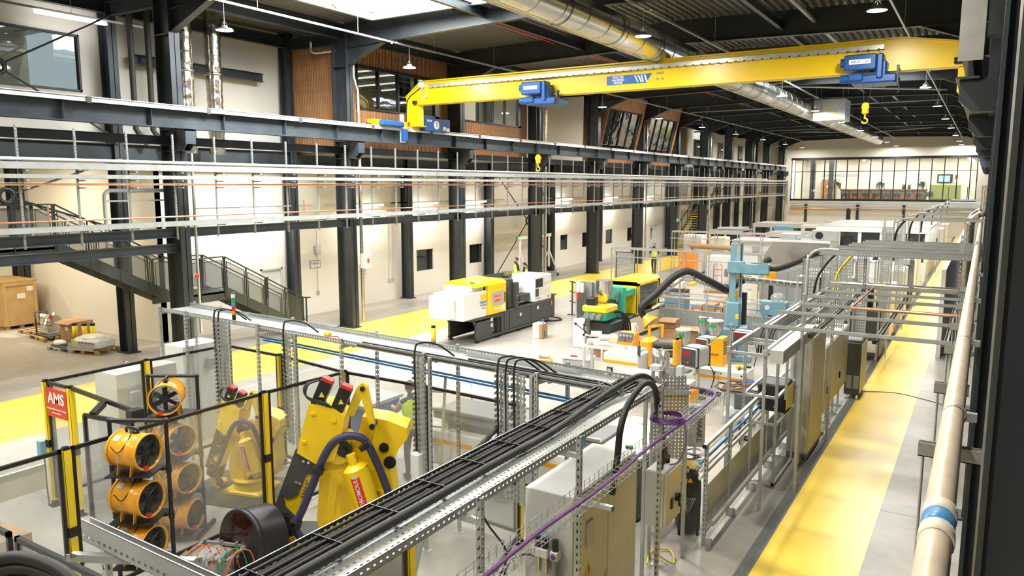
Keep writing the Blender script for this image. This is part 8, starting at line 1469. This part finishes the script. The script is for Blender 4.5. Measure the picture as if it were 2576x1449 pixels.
for y in (3.3, 5.2, 7.4, 9.8): part('pipe_clip', M().ring((0, y, 0), (0, y + 0.03, 0), 0.051, 0.045, 20).box(0.05, 0.09, y, y + 0.03, -0.02, 0.02), 'galv', t)
for i, y in enumerate((3.63, 4.81, 5.98, 7.0, 8.2, 9.6)):
    t = thing('pipe_bracket', 'channel bracket under the thick cream pipe, %s from the camera' % ORD[i], 'bracket', (-0.175, y, 4.06), group='cream pipe brackets'); part('channel', M().strut((0, 0, 0.01), (0.75 if y < 4 else 0.17, 0, 0.01), 0.045, 0.06), 'galv_dull', t)
    for x in (0.02, 0.32) if y < 4 else (0.02, 0.06): part('hanger_rod', M().cyl((x, 0.0, -1.6), (x, 0.0, 0.0), 0.006, 6), 'galv', t)
    part('lower_channel', M().strut((-0.01, 0, -1.2), (0.14, 0, -1.2), 0.041), 'galv_dull', t)
solo('tool_cable', M().tube(smooth_path([(-2.3, 20.6, 0.02), (-1.6, 20.9, 0.01), (-0.9, 20.6, 0.01), (-0.5, 20.3, 0.01)], 6), 0.008, 6), 'black', 'thin black cable lying across the yellow walkway', 'cable')

# ================================================================== FAR EQUIPMENT
t = thing('silver_oven', 'big brushed-metal enclosure with a sloping roof', 'machine', (-6.35, 33.0, 0)); part('body', M().box(-1.25, 1.25, -1.5, 0.8, 0.05, 2.05), 'silver_sheet', t); part('sloped_roof', M().prism([(-1.3, 2.05), (1.3, 2.05), (1.3, 3.0), (-0.85, 3.0)], 'y', -1.5, 0.8), 'stainless', t); part('roof_box', M().rbox(-0.7, -0.05, -0.9, 0.0, 3.0, 3.25, 0.02), 'galv', t); part('roof_rim', M().box(-0.9, 1.32, -1.55, -1.48, 2.96, 3.05), 'white_paint', t); part('door_seam', M().box(-0.2, -0.19, -1.505, -1.5, 0.1, 2.0).box(0.5, 0.51, -1.505, -1.5, 0.1, 2.0), 'charcoal', t); part('feet', M().box(-1.2, 1.2, -1.4, 0.7, 0, 0.05), 'black', t)
t = thing('fan_box', 'galvanised fan box with a round black opening on the silver enclosure', 'fan box', (-5.35, 32.4, 3.0)); part('box', M().rbox(-0.5, 0.5, -0.3, 0.3, 0, 0.42, 0.02), 'galv', t); part('opening', M().cyl((-0.2, -0.31, 0.22), (-0.2, -0.29, 0.22), 0.15, 22), 'black', t)
t = thing('solvent_post', 'cream post beside the silver enclosure', 'post', (-7.75, 31.2, 0)); part('post', M().box(-0.12, 0.12, -0.1, 0.1, 0, 1.5), 'cream', t); part('cap', M().box(-0.13, 0.13, -0.11, 0.11, 1.5, 1.54), 'grey_white', t)
def tray_frame(x0, x1, y, z, label, n, grid=False):
    t = thing('tray_gantry', label, 'frame', (x0, y, 0)); L = x1 - x0
    part('tray', M().box(0, L, 0, 0.4, z - 0.004, z).box(0, L, 0, 0.004, z, z + 0.09).box(0, L, 0.396, 0.4, z, z + 0.09), 'galv', t)
    for k in range(n): u = k * L / (n - 1); part('upright', M().bar((u, 0.0, 0), (u, 0.0, z + 0.05), 0.045), 'strut', t); part('upright', M().bar((u + 0.02, 0.4, 0), (u + 0.02, 0.4, z + 0.05), 0.045), 'strut', t)
    part('glass_rail', M().bar((-0.1, 0, z - 0.35), (L, 0, z - 0.38), 0.03, 0.06), 'clear_plastic', t)
tray_frame(-15.4, -6.0, 34.0, 2.12, 'long cable-tray frame crossing the hall behind the green machine', 9); tray_frame(-15.5, -6.6, 42.7, 2.50, 'second cable-tray frame crossing the hall farther back', 8)
t = thing('louvre_panel', 'tall louvred panel standing in the first tray frame', 'panel', (-14.7, 34.1, 0)); part('frame', M().box(-0.5, -0.46, -0.03, 0.03, 0, 2.0).box(0.46, 0.5, -0.03, 0.03, 0, 2.0).box(-0.5, 0.5, -0.03, 0.03, 1.96, 2.0), 'charcoal', t)
lv = M().cbox((0, 0, 0), (0.92, 0.03, 0.045), Euler((0.5, 0, 0)).to_matrix()).mesh('louvre', 'grey_light')
for k in range(30): link('louvre', lv, t, (0, 0, 0.08 + k * 0.063))
def simple_box(name, x, y, w_, d_, h, mt_, label, cat, extra=()):
    t = thing(name, label, cat, (x, y, 0)); part('body', M().rbox(-w_ / 2, w_ / 2, -d_ / 2, d_ / 2, 0.08, h, 0.03), mt_, t); part('plinth', M().box(-w_ / 2 + 0.04, w_ / 2 - 0.04, -d_ / 2 + 0.04, d_ / 2 - 0.04, 0, 0.08), 'charcoal', t)
    for (nm, a, b, c, d, m2) in extra: part(nm, M().box(a, b, -d_ / 2 - 0.012, -d_ / 2, c, d), m2, t)
    return t
simple_box('white_cabinet', -14.6, 44.2, 1.1, 1.0, 2.3, 'white_paint', 'tall white cabinet behind the second tray frame', 'cabinet', (('vent', 0.2, 0.35, 0.8, 1.4, 'grey_light'),)); simple_box('white_cabinet', -13.2, 44.6, 0.9, 0.9, 2.2, 'cream', 'cream slatted cabinet beside the tall white one', 'cabinet', [('slot', -0.35, 0.35, 0.4 + k * 0.16, 0.44 + k * 0.16, 'grey_mid') for k in range(9)])
simple_box('orange_cabinet', -14.0, 41.3, 0.95, 0.6, 1.55, 'orange', 'bright orange cabinet in front of the white cabinets', 'cabinet', (('seam', -0.02, 0.0, 0.6, 1.5, 'orange_red'), ('base', -0.47, 0.47, 0.1, 0.5, 'grey_light')))
simple_box('white_booth', -10.7, 44.5, 2.9, 2.4, 2.15, 'white_paint', 'wide white booth with rounded edges', 'machine', (('panel', 0.4, 1.0, 0.5, 1.6, 'grey_white'), ('window', -0.3, 0.1, 1.4, 1.8, 'grey_light')))
t = thing('tan_bolster', 'long tan padded roll on the first white machine', 'roll', (-12.6, 41.2, 1.7)); part('roll', M().tube(smooth_path([(-1.3, 0, 0.12), (-1.15, 0, 0.16), (0, 0, 0.14), (1.1, 0, 0.1), (1.25, 0, -0.2)], 5), 0.14, 12), 'cardboard', t); part('support', M().box(-1.2, -1.1, -0.05, 0.05, -1.7, 0.05).box(0.9, 1.0, -0.05, 0.05, -1.7, 0.0), 'grey_mid', t)
simple_box('white_machine', -11.6, 39.6, 1.3, 1.0, 1.55, 'white_paint', 'white machine with a grey dial front beside the red sack truck', 'machine', (('panel', -0.5, 0.0, 0.3, 1.2, 'grey_white'), ('dial', 0.3, 0.5, 0.5, 0.9, 'grey_mid')))
t = thing('sack_truck', 'red sack truck standing among the cartons', 'trolley', (-11.2, 37.6, 0), 0.3)
for s_ in (-1, 1): part('stile', M().tube([(s_ * 0.2, 0, 0.1), (s_ * 0.2, 0.1, 1.2), (s_ * 0.12, -0.05, 1.3)], 0.02, 6), 'red', t); part('wheel', M().cyl((s_ * 0.24 - 0.03, 0.08, 0.12), (s_ * 0.24 + 0.03, 0.08, 0.12), 0.12, 14), 'black', t)
for z in (0.3, 0.7, 1.0): part('cross_bar', M().bar((-0.2, 0.05, z), (0.2, 0.05, z), 0.03), 'red', t)
part('toe_plate', M().box(-0.22, 0.22, -0.25, 0.0, 0.02, 0.04), 'red', t)
t = thing('tool_cart', 'grey wheeled tool cart with clutter behind the corrugated fence', 'cart', (-10.1, 28.6, 0)); part('body', M().rbox(-0.42, 0.42, -0.3, 0.3, 0.12, 1.0, 0.02), 'grey_mid', t); part('upper_bin', M().box(-0.4, 0.4, -0.28, 0.28, 1.0, 1.15), 'charcoal', t); part('clutter', M().rbox(-0.1, 0.3, -0.2, 0.15, 1.15, 1.5, 0.05).cyl((0.0, -0.1, 1.5), (0.25, 0.0, 1.6), 0.05, 8), 'cream', t)
for (a, b) in ((-0.35, -0.25), (0.35, -0.25), (-0.35, 0.25), (0.35, 0.25)): part('castor', M().cyl((a - 0.02, b, 0.06), (a + 0.02, b, 0.06), 0.06, 10), 'black', t)
for i, (x, y) in enumerate(((-8.9, 28.4), (-8.2, 28.7), (-8.6, 30.4))):
    t = thing('carton_pallet', 'pallet of brown cartons behind the corrugated fence, %s from the camera' % ORD[i], 'carton', (x, y, 0)); part('pallet', M().box(-0.5, 0.5, -0.4, 0.4, 0, 0.12), 'pallet_wood', t)
    for k in range(2): part('carton', M().box(-0.46 + k * 0.47, -0.02 + k * 0.47, -0.36, 0.36, 0.12, 0.62 + 0.1 * k), 'cardboard', t)
    part('paper_label', M().box(-0.3, -0.1, -0.366, -0.36, 0.3, 0.5), 'white_paint', t)
for i, (x, y) in enumerate(((-13.6, 37.4), (-10.9, 36.6))): pallet('wooden_pallet', x, y, 0.2 * i, ('empty pallet on the floor before the orange cabinet', 'pallet with loose boards beside the red sack truck')[i])
# black-glazed enclosures near the far wall
def enclosure(x0, x1, y, d_, h, z0, n, label):
    t = thing('glazed_enclosure', label, 'enclosure', (x0, y, 0)); L = x1 - x0
    part('plinth', M().box(0, L, 0, d_, 0, z0), 'grey_white', t)
    for k in range(n + 1): u = k * L / n; part('mullion', M().box(u - 0.09, u + 0.09, -0.03, 0.05, z0, h), 'grey_white', t)
    for k in range(n): part('pane', M().box(k * L / n + 0.09, (k + 1) * L / n - 0.09, 0.0, 0.02, z0, h - 0.12), 'glass_dark', t)
    part('top_rail', M().box(-0.1, L + 0.1, -0.08, 0.08, h - 0.14, h + 0.12), 'grey_white', t); part('roof', M().box(-0.1, L + 0.1, 0.0, d_, h + 0.1, h + 0.16), 'galv_dull', t); part('side', M().box(L, L + 0.05, 0, d_, 0, h), 'grey_white', t)
enclosure(-8.2, -2.6, 47.0, 9.0, 2.72, 1.0, 5, 'large flat-roofed enclosure with black panes beside the far walkway'); enclosure(-18.0, -15.6, 58.0, 3.5, 1.62, 0.3, 2, 'low cabinet with two black panes near the far stairs'); enclosure(-15.4, -10.2, 61.0, 4.0, 2.1, 0.3, 4, 'long enclosure with black panes in the far corner'); enclosure(-12.4, -8.6, 52.5, 3.0, 1.9, 0.7, 2, 'grey enclosure with two black panes beside the flat-roofed one')
simple_box('cream_machine', -10.4, 57.5, 1.4, 1.2, 2.4, 'cream', 'open cream electronics cabinet among the far enclosures', 'machine', (('opening', -0.4, 0.5, 1.2, 2.2, 'charcoal'),)); simple_box('pale_machine', -12.3, 57.0, 1.2, 1.0, 2.3, 'press_blue', 'pale blue-grey unit among the far enclosures', 'machine'); simple_box('far_bench_unit', -10.0, 70.0, 3.0, 1.0, 2.2, 'grey_white', 'long pale unit with a dark end before the far wall', 'machine', (('dark_end', 0.9, 1.4, 1.6, 2.15, 'charcoal'),))
simple_box('red_striped_machine', -12.5, 50.0, 1.5, 1.2, 1.9, 'red', 'red and white striped safety cabinet beyond the white booth', 'machine', [('white_stripe', -0.7 + k * 0.3, -0.6 + k * 0.3, 0.3, 1.8, 'white_paint') for k in range(5)])
t = thing('far_chimney', 'slim black pipe standing before the far wall', 'pipe', (-9.3, 66.0, 0)); part('pipe', M().cyl((0, 0, 0), (0, 0, 3.3), 0.16, 14), 'black', t); part('cap', M().ell((0, 0, 3.3), (0.16, 0.16, 0.1)), 'black', t)
t = thing('pipe_bundle', 'bundle of grey tubes lying on the low far cabinet', 'tubes', (-16.6, 58.8, 1.78))
for k in range(6): part('tube', M().cyl((-1.0, -0.3 + k * 0.12, 0.06 + 0.1 * (k % 2)), (1.2, 0.1 + k * 0.12, 0.12 + 0.1 * (k % 2)), 0.05, 8), 'galv', t)
for i, (x, y, h, mt_) in enumerate(((-2.75, 29.0, 1.8, 'cream'), (-2.75, 33.0, 2.0, 'grey_white'), (-2.8, 37.0, 1.9, 'charcoal'), (-2.8, 41.0, 2.0, 'cream'), (-2.8, 66.0, 2.0, 'grey_white'), (-2.8, 74.0, 2.0, 'cream'))): simple_box('side_cabinet', x, y, 0.6, 2.2, h, mt_, 'equipment cabinet along the far walkway, %s from the camera' % ORD[i], 'cabinet', (('door_seam', 0.0, 0.01, 0.2, h - 0.1, 'charcoal'), ('panel', -0.25, -0.08, 0.9, 1.3, 'black')))
t = thing('insulated_pipe', 'shiny insulated pipe elbow beside the far cabinets', 'pipe', (-3.5, 27.4, 0)); part('pipe', M().tube(smooth_path([(-1.3, 0, 2.05), (-0.2, 0, 2.0), (0.25, 0, 1.95), (0.5, 0, 1.7), (0.52, 0, 1.2), (0.52, 0, 0.1)], 6), 0.13, 14), 'foil', t); part('bracket', M().bar((-1.0, 0, 0), (-1.0, 0, 1.95), 0.05), 'strut', t)
for i, y in enumerate((22.5, 28.0)):
    t = thing('strut_rack', 'dense slotted strut rack behind the walkway cabinets, %s one' % ('nearer', 'farther')[i], 'rack', (-4.4, y, 0))
    for a in (0, 0.7, 1.4): part('upright', M().bar((a, 0, 0), (a, 0, 2.7), 0.05), 'strut', t); part('upright', M().bar((a, 0.8, 0), (a, 0.8, 2.7), 0.05), 'strut', t)
    for z in (0.9, 1.7, 2.6): part('shelf', M().box(0, 1.4, 0, 0.8, z, z + 0.04), 'galv', t)
    part('stored_board', M().cbox((0.7, 0.3, 2.75), (1.1, 0.5, 0.05), Euler((0.2, 0.1, 0)).to_matrix()), 'grey_white', t)
# ================================================================== CONFERENCE ROOM CONTENTS
zf = 3.6
t = thing('bar_counter', 'long timber bar counter in the far glazed room', 'counter', (-9.2, YE + 5.2, zf)); part('front', M().box(-5.0, 3.6, -0.3, 0.3, 0, 1.05), 'wood_dark', t); part('top', M().box(-5.1, 3.7, -0.45, 0.4, 1.05, 1.2), 'wood_bar', t)
for k in range(10): part('panel', M().box(-4.9 + k * 0.85, -4.2 + k * 0.85, -0.32, -0.30, 0.1, 0.95), 'wood_bar', t)
for i in range(9):
    x = -13.6 + i * 1.05; t = thing('lounge_chair', 'grey tub chair before the timber bar, %s from the bright window' % ORD[i], 'chair', (x, YE + 3.6 + 0.3 * (i % 2), zf), PI + 0.3 * (i % 3), 'grey tub chairs'); part('seat', M().rbox(-0.3, 0.3, -0.3, 0.3, 0.42, 0.54, 0.05), 'fabric_grey', t); part('backrest', M().ring((0, 0, 0.5), (0, 0, 0.95), 0.36, 0.30, 16), 'fabric_grey', t)
    for (a, b) in ((-0.25, -0.25), (0.25, -0.25), (-0.25, 0.25), (0.25, 0.25)): part('leg', M().bar((a, b, 0), (a * 0.8, b * 0.8, 0.42), 0.03), 'black', t)
for i, x in enumerate((-14.6, -10.1, -6.0)):
    t = thing('hanging_plant', 'trailing green plant in a tall black stand, %s from the bright window' % ORD[i], 'plant', (x, YE + 4.3, zf), group='plant stands')
    for s_ in (-1, 1): part('stand_leg', M().tube([(s_ * 0.55, 0, 0), (s_ * 0.36, 0, 1.9), (s_ * 0.2, 0, 2.3), (0, 0, 2.32)], 0.02, 6), 'black', t)
    for k in range(26): a = random.random() * 6.28; r = 0.1 + random.random() * 0.28; part('leaf', M()._add([(0, 0, 1.95), (r * math.cos(a) - 0.05, r * math.sin(a), 1.9 - random.random() * 0.3), (r * 1.2 * math.cos(a), r * 1.2 * math.sin(a), 1.35 - random.random() * 0.5 + 0.5 * (k % 2)), (r * math.cos(a) + 0.06, r * math.sin(a), 1.85)], [(0, 1, 2, 3)]), 'leaf', t)
    part('pot', M().lathe([(0.14, 1.75), (0.22, 2.0)], n=12), 'black', t)
t = thing('wall_screen', 'lit wall screen in the far glazed room', 'screen', (-4.1, YE + 9.2, zf + 1.9)); part('bezel', M().box(-0.75, 0.75, -0.06, 0, 0, 0.95), 'black', t); part('picture', M().box(-0.6, 0.5, -0.065, -0.06, 0.1, 0.8), 'screen_blue', t); part('bracket', M().box(-0.1, 0.1, 0.0, 0.1, 0.3, 0.6), 'black', t)
t = thing('poster', 'small white and red poster beside the wall screen', 'poster', (-3.0, YE + 9.25, zf + 1.9)); part('sheet', M().box(-0.25, 0.25, -0.02, 0, 0, 0.95), 'white_paint', t); part('print', M().box(-0.15, 0.15, -0.025, -0.02, 0.4, 0.85), 'red', t)
simple_box('green_sofa_screen', -3.9, YE + 6.8, 3.0, 0.4, 1.7, 'green_panel', 'olive green upholstered screen under the wall screen', 'screen').location.z = zf
for i, x in enumerate((-3.4, -2.7, -1.7)): t = thing('high_table', 'slim black high table near the green screen, %s one' % ORD[i], 'table', (x, YE + 2.6, zf), group='high tables'); part('top', M().cyl((0, 0, 1.42), (0, 0, 1.45), 0.32, 18), 'black', t); part('stem', M().cyl((0, 0, 0), (0, 0, 1.42), 0.04, 8), 'black', t); part('base', M().cyl((0, 0, 0), (0, 0, 0.03), 0.28, 16), 'black', t)
for i, x in enumerate((-7.85, -7.3)): t = thing('bar_speaker', 'small black drinks machine on the bar, %s of the pair' % ('left', 'right')[i], 'machine', (x, YE + 5.2, zf + 1.2)); part('case', M().rbox(-0.14, 0.14, -0.15, 0.15, 0, 0.5, 0.02), 'black', t); part('dial', M().cyl((0, -0.16, 0.35), (0, -0.15, 0.35), 0.07, 14), 'grey_light', t)
t = thing('timber_cupboard', 'timber cupboard below the conference room lettering', 'cupboard', (-16.2, YE + 8.9, zf)); part('body', M().box(-0.8, 0.8, -0.3, 0.3, 0, 2.3), 'wood_bar', t); part('label', M().box(-0.2, 0.1, -0.31, -0.3, 1.3, 1.6), 'white_paint', t)
t = thing('room_lettering', 'CONFERENCE ROOM lettering on the far pale wall', 'lettering', (-15.2, YE + 9.3, zf + 2.75)); text('lettering', 'CONFERENCE ROOM', 0.42, basis((0, -0.02, 0), (1, 0, 0), (0, 0, 1)), 'grey_mid', t)
for i, (x, y) in enumerate(((-17.0, YE + 3.0), (-15.6, YE + 6.4))): solo('conference_column', M().box(x - 0.25, x + 0.25, y - 0.25, y + 0.25, zf, 8.3), 'steel_dark', ('dark column nearer the glazing of the far room', 'dark column deeper in the far room')[i], 'column', kind='structure')
for i in range(4): area_light('conference_light', (-16 + i * 4.6, YE + 5.0, 8.2), 3.0, 6.0, 420, (1, 0.92, 0.8))
cl = M().box(-0.5, 0.5, -0.08, 0.08, 0, 0.03).mesh('ceiling_lamp', 'tube_white')
for i in range(40):
    o = link('ceiling_lamp', cl, None, (-17.5 + (i % 10) * 1.8, YE + 1.2 + (i // 10) * 2.0, 8.26)); tag(o, 'short ceiling lamp in the far glazed room, %s in the %s row' % (ORD[i % 10], ORD[i // 10]), 'lamp', 'ceiling lamps of the far room')

# daylit windows in the wall beyond the walkway columns (seen only as reflections in the leaning bays)
for i, y in enumerate((43.0, 48.5, 54.0)):
    wn = thing('window_%d' % (20 + i), 'tall daylit window in the dark wall beyond the walkway, %s from the camera' % ORD[i], 'window', (0.98, y, 2.9), kind='structure')
    part('pane', M().box(-0.03, 0.0, -2.2, 2.2, 0, 3.4), 'sky_white', wn)
    m = M()
    for k in range(5): m.box(-0.05, 0.0, -2.2 + k * 1.1 - 0.04, -2.2 + k * 1.1 + 0.04, 0, 3.4)
    part('mullions', m, 'black', wn, kind='stuff')
# ================================================================== LAMPS
def pendants():
    rows = {'left': (-17.15, [13.4, 20.9, 28.6, 36.4, 44.4, 52.6, 61.0, 69.6, 78.4, 86.5]), 'middle': (-8.2, [-1, 5, 12.4, 19.9, 28.2, 36.3, 44.3, 53.0, 61.7, 70.6, 79.3, 87.6]), 'right': (-2.45, [-2, 5, 12.6, 19.9, 28.2, 36.3, 45.0, 53.8, 62.4, 71.6, 81.0, 88.2])}
    sh = M().lathe([(0.03, 0.13), (0.07, 0.12), (0.09, 0.07), (0.20, 0.045), (0.235, 0.0), (0.22, 0.0)], n=20, cap=False).mesh('lamp_shade', 'grey_light')
    ds = M().lathe([(0.21, 0.0), (0.001, -0.004)], n=20, cap=False).mesh('lamp_disc', 'lamp_white')
    cb = M().cyl((0, 0, 0.12), (0, 0, 0.72), 0.008, 5).tube([(-0.12, 0, 0.09), (0, 0, 0.26), (0.12, 0, 0.09)], 0.006, 5).mesh('suspension', 'galv')
    for r, (x, ys) in rows.items():
        nm = {'left': 'row over the wide yellow aisle', 'middle': 'row beside the round duct', 'right': 'row over the yellow walkway'}[r]
        vis = 0
        for y in ys:
            vis += 1
            t = thing('pendant_lamp', 'lit white disc pendant lamp, %s lamp in the %s' % (ORD[vis - 1], nm), 'lamp', (x, y, 9.2), group='high-bay pendant lamps, ' + nm)
            link('lamp_shade', sh, t); link('lamp_disc', ds, t); link('suspension', cb, t)
            d = bpy.data.lights.new('lamp_light', 'AREA'); d.shape = 'DISK'; d.size = 0.42; d.energy = LAMP_W; d.color = (1.0, 0.94, 0.84)
            l = link('lamp_light', d, t, (0, 0, -0.015))
LAMP_W = 300
pendants()
